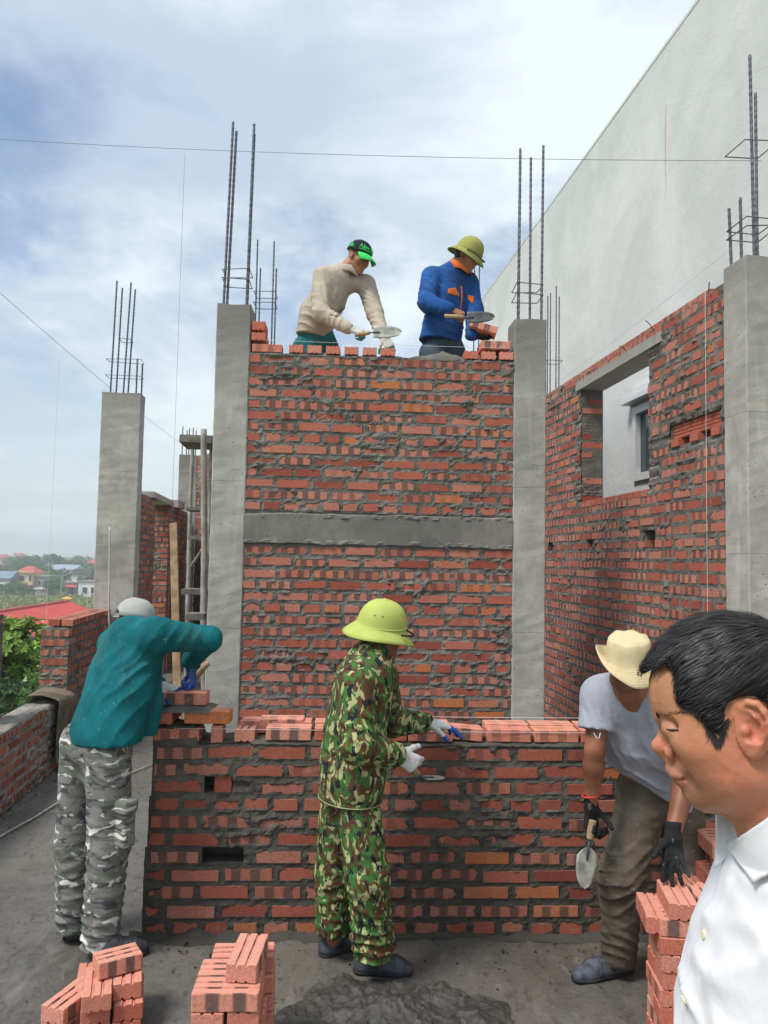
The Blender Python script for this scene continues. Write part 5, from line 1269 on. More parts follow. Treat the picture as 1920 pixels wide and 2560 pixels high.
cp = lathe_hat('cap', hd+hu*.052, cf, cu, ((.002, .092), (.035, .087), (.065, .068), (.086, .036), (.093, .004), (.0945, -.020)), CAPBLACK, P3)
fbv = nrm(cf-cu*(cf@cu)); lb = np.cross(cu, fbv)
mb = MB(); vs = []
for i in range(15):
    th = (i/14-.5)*2.0
    for r_ in (.094, .125, .165): vs.append(hd+cu*(.036-.052*(r_-.094)/.07-.012*(th/1.0)**2)+fbv*(r_*math.cos(th)*1.13)+lb*(.094*math.sin(th)))
mb.add(vs, [(i*3+k, (i+1)*3+k, (i+1)*3+k+1, i*3+k+1) for i in range(14) for k in range(2)]); o = mb.build('peak', CAPGREEN, smooth=True); o.parent = cp; o.modifiers.new('t', 'SOLIDIFY').thickness = .004
# lettering on the cap front, bent round the crown
tcv = bpy.data.curves.new('cap_letters', 'FONT'); tcv.body = 'New York'; tcv.size = .046; tcv.shear = .35; tcv.align_x = 'CENTER'; tcv.extrude = .0; tcv.space_character = .92; tcv.offset = .0007
to_ = bpy.data.objects.new('cap_letters', tcv); COL.objects.link(to_); dg = bpy.context.evaluated_depsgraph_get(); me = bpy.data.meshes.new_from_object(to_.evaluated_get(dg)); bpy.data.objects.remove(to_)
def capwrap(x, y, lift=.004):
    th = -.12+x/.098; h_ = y; r_ = .0945-.22*max(0, h_-.0)**1.15
    return hd+hu*(.052+h_)+fbv*((r_+lift)*1.13*math.cos(th))+lb*((r_+lift)*math.sin(th))
bm = bmesh.new(); bm.from_mesh(me); bmesh.ops.subdivide_edges(bm, edges=bm.edges, cuts=1); bm.to_mesh(me); bm.free()
for v in me.vertices:
    x, y = v.co.x, v.co.y+.012+.12*max(0, v.co.x+.05)*.12; v.co = Vector(capwrap(x, y))
me.materials.clear(); me.materials.append(CAPGREEN); o = link_mesh('lettering', me); o.parent = cp; o.modifiers.new('t', 'SOLIDIFY').thickness = .003
mb = MB(); mb.tube([capwrap(x, .003+.05*(x+.07)*.12) for x in np.linspace(-.085, .075, 14)], .0032, 6); o = mb.build('underline', CAPGREEN, None, smooth=True); o.parent = cp
mb = MB()
for a in np.linspace(.35, 2.8, 7): mb.tube([capwrap(-.155, .012), capwrap(-.155+.022*math.cos(a), .012+.026*math.sin(a))], [.004, .0015], 6)
mb.tube([capwrap(x, .008+.1*abs(x+.155)**1.5) for x in np.linspace(-.187, -.123, 8)], .003, 6)
o = mb.build('side_emblem', CAPGREEN, None, smooth=True); o.parent = cp
mb = MB(); c = hd+cu*.142; mb.tube([c, c+cu*.008], [.008, .005], 10); o = mb.build('top_button', CAPBLACK); o.parent = cp
glove('glove', GLOVEWG, P3, wR+np.array([.01, 0, 0]), nrm((.93, -.1, -.30)), (.1, .6, -.75), -1, .06, 'off white glove with green fingertips holding the trowel', lambda x, n_: sstep(.075, .11, x+n_*1.2), curls=((1.0, 1.2, .8),)*4, tcurl=.5)
glove('glove', GLOVEWG, P3, wL+np.array([.012, 0, -.02]), nrm((.45, -.35, -.82)), (-.1, .75, -.4), 1, .06, 'off white glove reaching down behind the top bricks', lambda x, n_: sstep(.075, .11, x+n_*1.2), curls=((.5, .6, .4),)*4, tcurl=.3)
trowel(at(888, 838, 5.72), at(924, 832, 5.68), nrm((1, -.05, .02)), (0, -1, .12), .215, .105, 'broad mortar smeared trowel held by the man in the black cap', neck=.03, group=None)

# ---------- man in the blue jacket, brick in one hand and trowel in the other
f = nrm((.80, -.55, 0)); hf = nrm((.72, -.42, -.52)); hu = nrm((.40, -.22, .89))
sR, eR, wR = at(1078, 690, 5.99), at(1066, 757, 5.87), at(1127, 774, 5.77); sL, eL, wL = at(1172, 705, 6.12), at(1186, 775, 6.10), at(1180, 838, 5.96)
hR, hL = at(1085, 885, 6.06), at(1128, 888, 6.18); nk = at(1141, 665, 6.05); hd = at(1168, 640, 6.0); pel = (hR+hL)/2+np.array([0, 0, .06])
kR, kL = hR+np.array([.05, -.04, -.40]), hL+np.array([.03, -.02, -.40]); aR_, aL_ = np.array([hR[0], hR[1], PLZ+.09]), np.array([hL[0]+.02, hL[1]+.05, PLZ+.09])
g = Sdf(*bbox([sR, eR, wR, sL, eL, wL, hR, hL, aR_, aL_, hd], .16), .0068)
g.chain([pel, at(1106, 810, 6.11), at(1122, 745, 6.09), nk], [.10, .11, .11, .065], .05, (f, .62)); g.chain([sR, eR, wR], [.05, .038, .028]); g.chain([sL, eL, wL], [.05, .038, .028]); g.cap(sR, sL, .06, .06, .05)
g.chain([hR, kR, aR_], [.075, .05, .036], .04); g.chain([hL, kL, aL_], [.075, .05, .036], .04); g.cap(nk-np.array([.02, 0, .04]), hd-hf*.02, .062, .054, .03); head(g, hd, hf, hu, 1.02)
hand(g, wR+np.array([.008, 0, 0]), nrm((.85, -.1, -.42)), (.1, .6, -.75), -1, ((1.1, 1.3, .9),)*4, .6, 1.05)
P4 = person(g, SKIN, 'bricklayer in blue jacket with orange collar and olive pith helmet atop the tall wall')
g = Sdf(*bbox([sR, eR, wR, sL, eL, wL, pel-np.array([0, 0, .05]), nk], .26), .0072)
g.chain([at(1100, 858, 6.1), at(1108, 810, 6.09), at(1122, 745, 6.07), at(1130, 700, 6.06)], [.212, .190, .162, .14], .05, (f, .70)); g.cap(lerp(sR, sL, .08), lerp(sR, sL, .92), .075, .072, .06); g.cap(nk-np.array([.01, 0, .03]), nk+np.array([.006, 0, .0]), .070, .066, .04)
g.chain([sR, eR], [.080, .074], .03); g.chain([eR, lerp(eR, wR, .93)], [.072, .052], .02); g.chain([sL, eL, wL], [.078, .070, .055], .04)
g.cut(at(1100, 858, 6.1), (-.03, 0, -1), .006); g.cap(hd, nk+np.array([.06, -.075, -.08]), .05, .022, .01, op='sub')
for i, (q, nd, am, wl_, rd) in enumerate(((eR, (.4, 0, .9), .012, .05, .12), (lerp(eR, wR, .5), (1, 0, -.3), .009, .05, .1), (at(1070, 810, 6.0), (.9, 0, .25), .012, .08, .2), (at(1130, 840, 5.95), (.3, 0, .95), .010, .06, .15), (lerp(sR, eR, .4), (.7, 0, .6), .009, .06, .12))): g.wrinkle(q, rd, nd, wl_, am, 160+i)
g.rough(6, .003, 59); sh4 = g.mesh('jacket', BLUE, P4, 1)
collar('collar', nk+np.array([.008, 0, -.030]), f, nrm((.22, -.14, .95)), .064, ORANGE, sh4, .05, .07, .6, .030)
bv = bvh_of(sh4)
conform(bv, ((1120, 723), (1138, 720), (1148, 741), (1119, 734)), 'pocket_flap', ORANGE, sh4); conform(bv, ((1168, 737), (1185, 742), (1182, 760), (1170, 748)), 'pocket_flap', ORANGE, sh4)
pts = [on_mesh(bv, 1152+2*math.sin(i*.5)+(i > 12)*(i-12)*1.3, 716+i*7.0, .003)[0] for i in range(20)]; pts = [p for p in pts if p is not None]
mb = MB(); mb.tube(pts, .006, 6); o = mb.build('orange_piping', ORANGE, None, smooth=True); o.parent = sh4
g = Sdf(*bbox([pel, hR, hL, aR_, aL_], .19), .0085)
g.cap(pel+np.array([0, 0, .06]), pel+np.array([0.02, 0, .02]), .165, .165, .04, (f, .75)); g.chain([hR, kR, aR_], [.12, .10, .08], .04); g.chain([hL, kL, aL_], [.12, .10, .08], .04); g.rough(6, .003, 51); g.mesh('trousers', NAVY, P4, 1)
for a in (aR_, aL_): shoe('shoe', np.array([a[0]-.05, a[1]+.03, PLZ]), np.array([a[0]+.19, a[1]-.09, PLZ]), SHOE, SOLE, P4)
hc = hd+hu*.045; he = lathe_hat('helmet', hc, hf, hu, hp, HELMO, P4, brim=brimf, thick=.006); hat_trim(he, hc, hf, hu, HELMO)
g = Sdf(hd-.13, hd+.13, .006); g.ell(hd-hf*.035-hu*.01, (.07, .078, .06), (nrm(hf), np.cross(hu, nrm(hf)), hu), .01); g.cut(hd-hf*.02, hf); g.mesh('hair', HAIR, P4, 1)
bc = at(1207, 824, 5.93); ax4 = np.array([nrm((.95, -.05, -.28)), nrm((.10, .93, -.2)), (0, 0, 1)]); ax4[2] = np.cross(ax4[0], ax4[1]); ax4[1] = np.cross(ax4[2], ax4[0])
loose('brick with dark bands held tilted by the man in the blue jacket', bc, ax4, (.62, .95), 'bricks just set on the walls', seed=4)
glove('glove', GLOVEB, P4, wL+np.array([.0, 0, .0]), nrm((.80, -.1, -.25)), (.1, -.1, 1), 1, .05, 'black glove under the held brick', None, curls=((.3, .5, .4),)*4, tcurl=.4)
trowel(at(1112, 790, 5.76), at(1160, 793, 5.72), nrm((1, -.04, .04)), (0, -1, .1), .21, .098, 'dark clean bladed trowel held level by the man in the blue jacket', blade=BLADED, neck=.025)

# boards the two upper men stand on
t = empty('scaffold_platform', (0, 6.3, PLZ)); tag(t, 'plank platform on bamboo legs behind the tall wall, carrying two men', 'scaffold')
for i in range(4):
    mb = MB(); mb.box((0, 5.98+i*.225, PLZ-.022), (2.3, .21, .04), jit=.004, rng=np.random.default_rng(i)); mb.build('board', WOOD, t)
for x in (-1.0, 1.0):
    mb = MB(); mb.tube([(x, 5.95, PLZ-.08), (x, 6.7, PLZ-.08)], .035, 10); mb.build('bearer', WOOD, t, smooth=True)
    for y in (5.95, 6.68):
        mb = MB(); mb.tube([(x, y, -.01), (x*1.0, y, PLZ-.11)], [.04, .035], 10); mb.build('leg', WOOD, t, smooth=True)
# ---------- man in the white shirt close to the camera, in profile
f6 = np.array([-math.cos(R(19)), math.sin(R(19)), 0]); l6 = np.array([-math.sin(R(19)), -math.cos(R(19)), 0]); M6 = at(1740, 1830, .985)
def fp(px, py, lat=0.0): return atp(px, py, M6+l6*lat, l6)
def loc(p): q = np.array(p)-M6; return q@f6, q@l6, q[2]
prof = [(1700, 1600), (1662, 1640), (1640, 1675), (1630, 1712), (1627, 1742), (1632, 1768), (1639, 1788), (1650, 1806), (1660, 1824), (1668, 1845), (1673, 1870), (1672, 1890), (1668, 1902), (1667, 1914), (1670, 1927), (1684, 1938), (1690, 1944), (1698, 1955), (1713, 1967), (1721, 1977), (1725, 1991), (1735, 2003), (1752, 2010)]
pl = np.array([loc(fp(*p)) for p in prof]); pz, pxx = pl[::-1, 2], pl[::-1, 0]
Zc = lambda py: loc(fp(1740, py))[2]
wz = np.array([(Zc(2012), .020), (Zc(1995), .034), (Zc(1970), .046), (Zc(1935), .056), (Zc(1900), .063), (Zc(1850), .0705), (Zc(1810), .072), (Zc(1760), .072), (Zc(1700), .070), (Zc(1600), .060)])
lo = M6+np.array([-.14, -.14, -.22]); hi = M6+np.array([.20, .18, .17])
g = Sdf(lo, hi, .0020); A6 = (f6, l6, np.array([0, 0, 1.]))
def facef(X, Y, Z):
    dx, dy, dz = X-M6[0], Y-M6[1], Z-M6[2]
    x = dx*f6[0]+dy*f6[1]; y = dx*l6[0]+dy*l6[1]; z_ = dz+0*x
    xf = np.interp(z_, pz, pxx); w_ = np.interp(z_, wz[:, 0], wz[:, 1]); D = .085
    ex = np.interp(z_, [Zc(2005), Zc(1970), Zc(1930), Zc(1885), Zc(1850), Zc(1820), Zc(1780), Zc(1700)], [1.8, 1.6, 1.42, 1.36, 1.5, 1.7, 2.0, 2.2])
    t = np.clip(np.abs(y)/w_, 0, 1); X_ = xf-D*(1-(1-t**ex)**(1/ex))
    d = np.maximum((x-X_)*.62, np.abs(y)-w_); d = np.maximum(d, -(x+.045)); d = np.maximum(d, Zc(2011)-z_); return np.maximum(d, z_-Zc(1640))
g.field(facef, lo, hi, .004)
g.ell(M6+f6*(-.040)+np.array([0, 0, .052]), (.094, .075, .086), A6, .010)
for s_ in (1, -1):
    P = lambda px, py, lat: fp(px, py, 0)*1.0+l6*lat*s_ if s_ < 0 else fp(px, py, lat)
    Q = lambda px, py, lat: (lambda q: q if s_ > 0 else q-2*l6*lat)(fp(px, py, lat))
    g.cap(Q(1772, 1983, .018), Q(1872, 1930, .050), .018, .025, .022); g.ell(Q(1818, 1905, .044), (.038, .021, .042), A6, .025)
    g.ell(Q(1760, 1858, .047), (.034, .021, .024), A6, .03)                       # cheek
    g.ell(Q(1683, 1812, .034), (.014, .017, .0085), A6, .014, 'sub')                # orbit
    g.ell(Q(1687, 1824, .031), (.0155, .0165, .0115), A6, .006)                    # eyeball under the lids
    g.cap(Q(1658, 1793, .012), Q(1722, 1786, .049), .0055, .006, .012)              # brow
    g.cap(Q(1661, 1822, .022), Q(1704, 1829, .043), .0013, .0013, .0025, op='sub'); g.cap(Q(1664, 1811, .022), Q(1708, 1818, .044), .0010, .0010, .004, op='sub')  # lid line
    g.cap(Q(1678, 1844, .024), Q(1716, 1846, .046), .0030, .003, .012)              # bag
    g.ell(Q(1682, 1883, .0155), (.0105, .0070, .0082), A6, .005); g.cap(Q(1692, 1868, .0165), Q(1698, 1893, .0205), .0030, .0030, .004, op='sub')                   # wing of the nose
    g.cap(Q(1694, 1893, .020), Q(1722, 1938, .038), .0022, .002, .010, op='sub')   # fold to the mouth
    g.ell(Q(1679, 1899, .0085), (.0050, .0035, .0042), A6, .003, 'sub')            # nostril
    g.chain([Q(1676, 1927, .002), Q(1686, 1935, .012), Q(1712, 1946, .025)], [.0056, .0058, .0026], .005); g.chain([Q(1697, 1950, .002), Q(1704, 1952, .012), Q(1718, 1953, .023)], [.0056, .0054, .0026], .005)
    g.chain_sub([Q(1681, 1939, .0), Q(1690, 1943, .012), Q(1722, 1951, .027)], .0013, .0035)
    g.ell(Q(1725, 1953, .032), (.006, .006, .006), A6, .012, 'sub')
g.cap(fp(1664, 1822), fp(1649, 1860), .0058, .0080, .008); g.ell(fp(1652, 1867), (.0112, .0100, .0094), A6, .005); g.cap(fp(1660, 1889), fp(1674, 1897), .0052, .005, .008)
g.ell(fp(1757, 1986), (.0165, .021, .0125), A6, .010); g.ell(fp(1828, 1980), (.050, .042, .019), A6, .02)
NB = fp(2012, 2105); g.cap(fp(1925, 1900), NB, .056, .064, .03); g.cap(NB, NB+np.array([.01, .005, -.10]), .066, .075, .03)
# near and far ear
def ear(g, Q):
    out = [(1862, 1806, .070), (1853, 1790, .074), (1856, 1770, .079), (1871, 1758, .083), (1891, 1762, .087), (1909, 1780, .090), (1917, 1805, .091), (1913, 1832, .089), (1903, 1855, .085), (1894, 1872, .081), (1883, 1882, .078), (1872, 1876, .075)]
    p = [Q(*o_) for o_ in out]; g.chain(p, [.0042, .0046, .0048, .0048, .0048, .0048, .0048, .0046, .0046, .0056, .0075, .0055], .004)
    g.ell(Q(1884, 1822, .079), (.021, .0045, .031), A6, .004); g.ell(Q(1890, 1868, .079), (.011, .005, .010), A6, .006)
    g.chain([Q(1880, 1778, .085), Q(1897, 1800, .088), Q(1900, 1828, .088), Q(1888, 1850, .085), Q(1876, 1858, .083)], [.003, .0038, .0038, .004, .0045], .004)
    g.ell(Q(1881, 1828, .0875), (.0095, .010, .0135), A6, .003, 'sub'); g.chain_sub([Q(1870, 1772, .088), Q(1889, 1780, .0905), Q(1904, 1802, .092), Q(1904, 1832, .091), Q(1896, 1852, .088)], .0034, .0025)
    g.chain([Q(1862, 1812, .076), Q(1864, 1826, .080), Q(1868, 1838, .078)], [.004, .0055, .004], .004)
    g.cap(Q(1888, 1800, .070), Q(1890, 1850, .070), .010, .008, .006)
ear(g, fp); ear(g, lambda px, py, lat: fp(px, py, lat)-2*l6*lat)
g.rough(55, .0005, 3); g.rough(180, .00022, 6, o=2); SKINF = mat_skin('skin_close', (.47, .215, .115), .12, (.46, .15, .095), .46, 22)
_t = SKINF.node_tree; _b = _t.nodes['Principled BSDF']; _src = _b.inputs['Base Color'].links[0].from_socket
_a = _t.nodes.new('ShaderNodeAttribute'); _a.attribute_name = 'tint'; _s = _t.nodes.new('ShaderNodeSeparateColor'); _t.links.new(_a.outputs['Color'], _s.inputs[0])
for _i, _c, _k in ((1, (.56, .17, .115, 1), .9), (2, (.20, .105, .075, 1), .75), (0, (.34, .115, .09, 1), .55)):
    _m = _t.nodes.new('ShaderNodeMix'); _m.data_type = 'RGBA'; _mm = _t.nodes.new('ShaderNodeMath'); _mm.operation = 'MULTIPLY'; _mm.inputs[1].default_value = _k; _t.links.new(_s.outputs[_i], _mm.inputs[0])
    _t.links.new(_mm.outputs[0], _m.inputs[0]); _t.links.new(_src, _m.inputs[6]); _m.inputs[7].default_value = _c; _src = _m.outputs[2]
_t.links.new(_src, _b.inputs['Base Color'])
# the rest of the body goes into one skin mesh with the head: torso, arms, legs at coarser detail
ft = nrm((-math.cos(R(6)), math.sin(R(6)), 0)); lt = np.array([ft[1], -ft[0], 0]); lt = lt if lt[1] < 0 else -lt
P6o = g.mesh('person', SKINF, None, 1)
SB = NB+np.array([.02, .0, -.03])       # base of the neck inside the shirt
shN, shF = SB+lt*.185-ft*.03+np.array([0, 0, -.06]), SB-lt*.175-ft*.085+np.array([0, 0, -.07])
hipc = np.array([SB[0]+.0, SB[1], .93]); hN, hF = hipc+lt*.09, hipc-lt*.09
kN, kF = hN+ft*.03-np.array([0, 0, .43]), hF+ft*.05-np.array([0, 0, .43]); aN, aF = np.array([*(hN-ft*.02)[:2], .09]), np.array([*(hF+ft*.05)[:2], .09])
eN, eF = shN+np.array([.03, -.03, -.29]), shF+np.array([.03, .04, -.29]); wN, wF = eN+ft*.10-np.array([0, 0, .22]), eF+ft*.10-np.array([0, 0, .22])
g = Sdf(*bbox([SB, shN, shF, aN, aF, wN, wF], .17), .010)
g.chain([SB-np.array([0, 0, .02]), SB-np.array([0, 0, .25]), hipc], [.07, .12, .12], .05, (ft, .75)); g.cap(shN, shF, .055, .055, .05)
for s_, e_, w_ in ((shN, eN, wN), (shF, eF, wF)): g.chain([s_, e_, w_], [.05, .04, .03], .02); hand(g, w_, nrm((0, 0, -1)), ft, 1 if s_ is shN else -1, ((.3, .4, .3),)*4)
for h_, k_, a_ in ((hN, kN, aN), (hF, kF, aF)): g.chain([h_, k_, a_], [.08, .055, .04], .04)
bmesh_body = g.mesh('rest', SKINF, None, 1, link=False)
bm = bmesh.new(); bm.from_mesh(P6o.data); bm.from_mesh(bmesh_body); bm.to_mesh(P6o.data); bm.free(); P6o.data.polygons.foreach_set('use_smooth', [True]*len(P6o.data.polygons))
tag(P6o, 'black haired man in white shirt passing close in front, head in profile facing left', 'person')
me = P6o.data; co = np.empty(len(me.vertices)*3, np.float32); me.vertices.foreach_get('co', co); co = co.reshape(-1, 3).astype(float)
T_ = np.zeros((len(co), 4), np.float32)
def near(p, r): return np.exp(-((co-np.array(p))**2).sum(1)/r**2)
ay = np.abs((co-M6)@l6); xz = np.stack(((co-M6)@f6, co[:, 2]-M6[2]), 1)
def lipd(px0, py0, px1, py1, r):
    a = np.array(loc(fp(px0, py0)))[[0, 2]]; b = np.array(loc(fp(px1, py1)))[[0, 2]]; t_ = np.clip(((xz-a)@(b-a))/((b-a)@(b-a)), 0, 1); return np.sqrt(((xz-a-t_[:, None]*(b-a))**2).sum(1))/r
T_[:, 0] = np.clip(1.35-np.minimum(lipd(1672, 1929, 1715, 1948, .0048), lipd(1693, 1950, 1717, 1953, .0048)), 0, 1)*(ay < .027)
for p, r_, a_ in ((fp(1640, 1868), .016, .8), (fp(1682, 1884, .016), .012, .6), (fp(1890, 1830, .085), .035, .7), (fp(1840, 1930, .06), .06, .6), (fp(1760, 1860, .06), .03, .3), (fp(1890, 2000, .06), .07, .5)): T_[:, 1] = np.maximum(T_[:, 1], a_*near(p, r_))
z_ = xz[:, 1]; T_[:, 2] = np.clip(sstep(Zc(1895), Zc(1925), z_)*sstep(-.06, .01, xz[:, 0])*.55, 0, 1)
T_[:, 2] = np.maximum(T_[:, 2], .8*near(fp(1690, 1828, .032), .017)); T_[:, 3] = 1  # skin colour darkened around the eye, standing in for the shade of the lids
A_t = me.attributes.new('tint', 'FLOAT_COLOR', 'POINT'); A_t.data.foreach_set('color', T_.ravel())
# hair: a shell over the skull, then thousands of combed strands
hl = [(1560, 1700), (1612, 1700), (1636, 1682), (1655, 1662), (1674, 1648), (1688, 1668), (1692, 1718), (1702, 1748), (1732, 1764), (1764, 1792), (1780, 1830), (1798, 1852), (1808, 1830), (1818, 1798), (1840, 1770), (1872, 1752), (1910, 1760), (1928, 1800), (1945, 1880), (2060, 1950)]
hp6 = np.array([loc(fp(*p, .05)) for p in hl])
def zline(x, ay):
    side = np.interp(-x, -hp6[:, 0], hp6[:, 2]); mid = np.interp(-x, [-.11, -.062, -.05, -.03, .0, .3], [Zc(1700), Zc(1690), Zc(1672), Zc(1640), Zc(1600), Zc(1950)]); t = sstep(.020, .045, ay)
    return mid*(1-t)+side*t
g = Sdf(M6+np.array([-.18, -.18, -.13]), M6+np.array([.25, .22, .21]), .0035)
def hairf(X, Y, Z):
    dx, dy, dz = X-M6[0], Y-M6[1], Z-M6[2]; x = dx*f6[0]+dy*f6[1]; y = dx*l6[0]+dy*l6[1]; z_ = dz+0*x
    rx = np.where(x > -.04, .105, .108); q = np.sqrt(((x+.040)/rx)**2+(y/.0825)**2+((z_-.052)/.1000)**2); q2 = np.sqrt(((x+.040)/rx**2)**2+(y/.0825**2)**2+((z_-.052)/.1**2)**2)+1e-6
    d = q*(q-1)/q2; d = np.minimum(d, np.maximum(np.sqrt((x+.075)**2+y**2)-.072, np.maximum(-.14-z_, z_-.03)))
    side = .004*(y > 0); return np.maximum(d, (zline(x, np.abs(y))-z_)*.7+side*0)
g.field(hairf, M6+np.array([-.18, -.18, -.13]), M6+np.array([.25, .22, .21]), .002); g.ell(fp(1884, 1822, .084), (.036, .02, .042), A6, .006, 'sub'); g.rough(60, .002, 5, (1, 1, 1.5))
hb = g.mesh('hair', HAIR, P6o, 2)
bvf = bvh_of(P6o); bvh6 = bvh_of(hb); rg = np.random.default_rng(66); pol = hb.data.polygons; areas = np.array([p.area for p in pol]); areas /= areas.sum()
cen = np.array([p.center[:] for p in pol]); nor = np.array([p.normal[:] for p in pol]); sel = rg.choice(len(pol), 9000, p=areas)
V_, F_, HV = [], [], []
crown = M6+f6*(-.115)+np.array([0, 0, .125])
for i in sel:
    p = cen[i]; nn = nor[i]
    if nn[2] < -.5: continue
    away = nrm(p-crown); xl, yl, zl = loc(p)
    fl_ = nrm(f6*.95*(.4+.6*sstep(-.12, .0, xl))+away*.55+np.array([0, 0, -.55 if abs(yl) > .045 else .05])+l6*.22*np.sign(yl)+rg.normal(0, .16, 3))
    L_ = rg.uniform(.018, .042); q = p+nn*rg.uniform(-.001, .001); wd = rg.uniform(.00035, .0007); lift = rg.uniform(.0, .005); pts = []
    for s_ in range(6):
        pts.append((q.copy(), nn.copy()))
        h_ = bvh6.find_nearest(Vector(q)); nn = np.array(h_[1]); d = nrm(fl_-nn*(fl_@nn)); q = np.array(h_[0])+d*L_/5+nn*(.0008+lift*((s_+1)/5)**1.2)
        if s_ > 2 and loc(q)[2] < zline(np.array(loc(q)[0]), np.array(abs(loc(q)[1]))): q = q-nn*.001
    b = len(V_); sd_ = nrm(np.cross(pts[1][0]-pts[0][0]+1e-9, nn))
    for s_, (q, n_) in enumerate(pts): ww = wd*(1-.75*s_/5); V_.append(q+sd_*ww); V_.append(q-sd_*ww)
    F_ += [(b+2*k, b+2*k+1, b+2*k+3, b+2*k+2) for k in range(5)]; HV += [rg.random()**2]*12
# loose fringe hanging over the forehead
for i in range(260):
    y0 = rg.uniform(-.05, .02); x0, z0 = .058+rg.uniform(-.012, .004), Zc(1672)+rg.uniform(-.004, .012); q = M6+f6*x0+l6*y0+np.array([0, 0, z0]); L_ = rg.uniform(.012, .030); b = len(V_); wd = rg.uniform(.0003, .0006)
    for s_ in range(6):
        t_ = s_/5; c = q+f6*(.010*math.sin(t_*2.2))+np.array([0, 0, -L_*t_])+l6*rg.normal(0, .0006); V_.append(c+l6*wd*(1-.7*t_)); V_.append(c-l6*wd*(1-.7*t_))
    F_ += [(b+2*k, b+2*k+1, b+2*k+3, b+2*k+2) for k in range(5)]
for i in range(1500):
    t_ = rg.uniform(4.0, 13.2); k = int(t_); q2 = lerp(hl[k], hl[k+1], t_-k)+np.array([rg.normal(0, 3), abs(rg.normal(0, 7))]); p, nn = on_mesh(bvf, q2[0], q2[1], .0003)
    if p is None: continue
    d = nrm(f6*rg.uniform(.1, .5)+np.array([0, 0, -1])+rg.normal(0, .25, 3)); d = nrm(d-nn*(d@nn)); sd_ = np.cross(d, nn)*rg.uniform(.00015, .0003); L_ = rg.uniform(.004, .010); b = len(V_)
    V_ += [p+sd_, p-sd_, p+d*L_*.6-sd_*.6+nn*.0012, p+d*L_*.6+sd_*.6+nn*.0012, p+d*L_+nn*.0008]; F_ += [(b, b+1, b+2, b+3), (b+3, b+2, b+4)]
HV += [.3]*(len(V_)-len(HV)); STR = MT('hair_strands', .5, .4); h1, *_ = STR.attr('shade'); STR.col(STR.mix(h1, (.006, .005, .006), (.060, .054, .058))); STR.b.inputs['Roughness'].default_value = .5
mb = MB(); mb.add(V_, F_, 0, np.column_stack((HV, HV, HV, HV))); o = mb.build('strands', STR.m, None, smooth=True, attr='shade'); o.parent = hb
def brow(a, b, n_, th, L_, seed):
    rg = np.random.default_rng(seed); V_, F_ = [], []
    for i in range(n_):
        t_ = rg.random(); px, py = lerp(a, b, t_)+np.array([0, -4*math.sin(t_*3)+rg.uniform(-th, th)*(1-.6*t_)]); p, nn = on_mesh(bvf, px, py, .0006)
        if p is None: continue
        d = nrm(-f6*.9+np.array([0, 0, .35+rg.uniform(-.3, .3)])); d = nrm(d-nn*(d@nn)); sd_ = np.cross(d, nn)*.00022; k = len(V_); q = p+d*L_*rg.uniform(.7, 1.3)+nn*.0008
        V_ += [p+sd_, p-sd_, q-sd_*.3, q+sd_*.3]; F_.append((k, k+1, k+2, k+3))
    mb = MB(); mb.add(V_, F_); mb.build('eyebrow', HAIR, P6o)
brow((1652, 1788), (1718, 1784), 42, 4, .006, 1)
brow((1640, 1786), (1645, 1794), 60, 5, .006, 2)
mb = MB(); pts = [on_mesh(bvf, x, 1821+4*((x-1660)/45)+3.0*math.sin((x-1660)/45*math.pi), .0004)[0] for x in np.linspace(1666, 1698, 12)]; pts = [p for p in pts if p is not None]; mb.tube(pts, [.0003]+[.0003+.0014*math.sin(math.pi*(k+1)/len(pts)) for k in range(len(pts)-2)]+[.0003], 6); mb.build('eyelashes', HAIR, P6o, smooth=True)

# white shirt
g = Sdf(*bbox([SB, shN, shF, hipc-np.array([0, 0, .05])], .17), .0055)
def fr(px, py): return atp(px, py, M6, lt)
ctr = [(fr(1862, 2152), .030, .034), (fr(1836, 2195), .052, .062), (fr(1824, 2250), .080, .110), (fr(1810, 2310), .098, .145), (fr(1790, 2390), .108, .168), (fr(1754, 2500), .116, .185), (fr(1722, 2640), .126, .20), (fr(1710, 2760), .128, .20)]
pts = [p-ft*d for p, d, r_ in ctr]+[hipc]; rr = [r_ for *_x, r_ in ctr]+[.19]
for i in range(len(pts)-1): g.cap(pts[i], pts[i+1], rr[i], rr[i+1], .03, (ft, .62))
g.cap(lerp(shN, shF, .06)+ft*.0, lerp(shN, shF, .94), .066, .066, .07); g.cap(SB-np.array([0, 0, .09]), SB-np.array([0, 0, .03]), .078, .070, .04)
for s_, e_ in ((shN, eN), (shF, eF)): g.chain([s_, lerp(s_, e_, .75)], [.074, .084], .04)
g.cut(hipc-np.array([0, 0, .05]), (0, 0, -1))
mid = pts[1]
g.disp(lambda x, y, z: .004*(sstep(.021, .017, np.abs((x-mid[0])*lt[0]+(y-mid[1])*lt[1]+.004))*(((x-mid[0])*ft[0]+(y-mid[1])*ft[1]) > 0)))
for i, (q, nd, am, wl_, rd) in enumerate(((fr(1850, 2400)+lt*.10, (.8, .3, .5), .010, .075, .17), (fr(1800, 2520)+lt*.10, (.9, 0, .35), .010, .07, .16), (fr(1880, 2260)+lt*.10, (.6, 0, .8), .008, .06, .12), (fr(1730, 2480), (.1, 0, 1), .007, .08, .10))): g.wrinkle(q, rd, nd, wl_, am, 180+i)
g.rough(6, .003, 70); sh6 = g.mesh('shirt', WHITE, P6o, 2); bv6 = bvh_of(sh6)
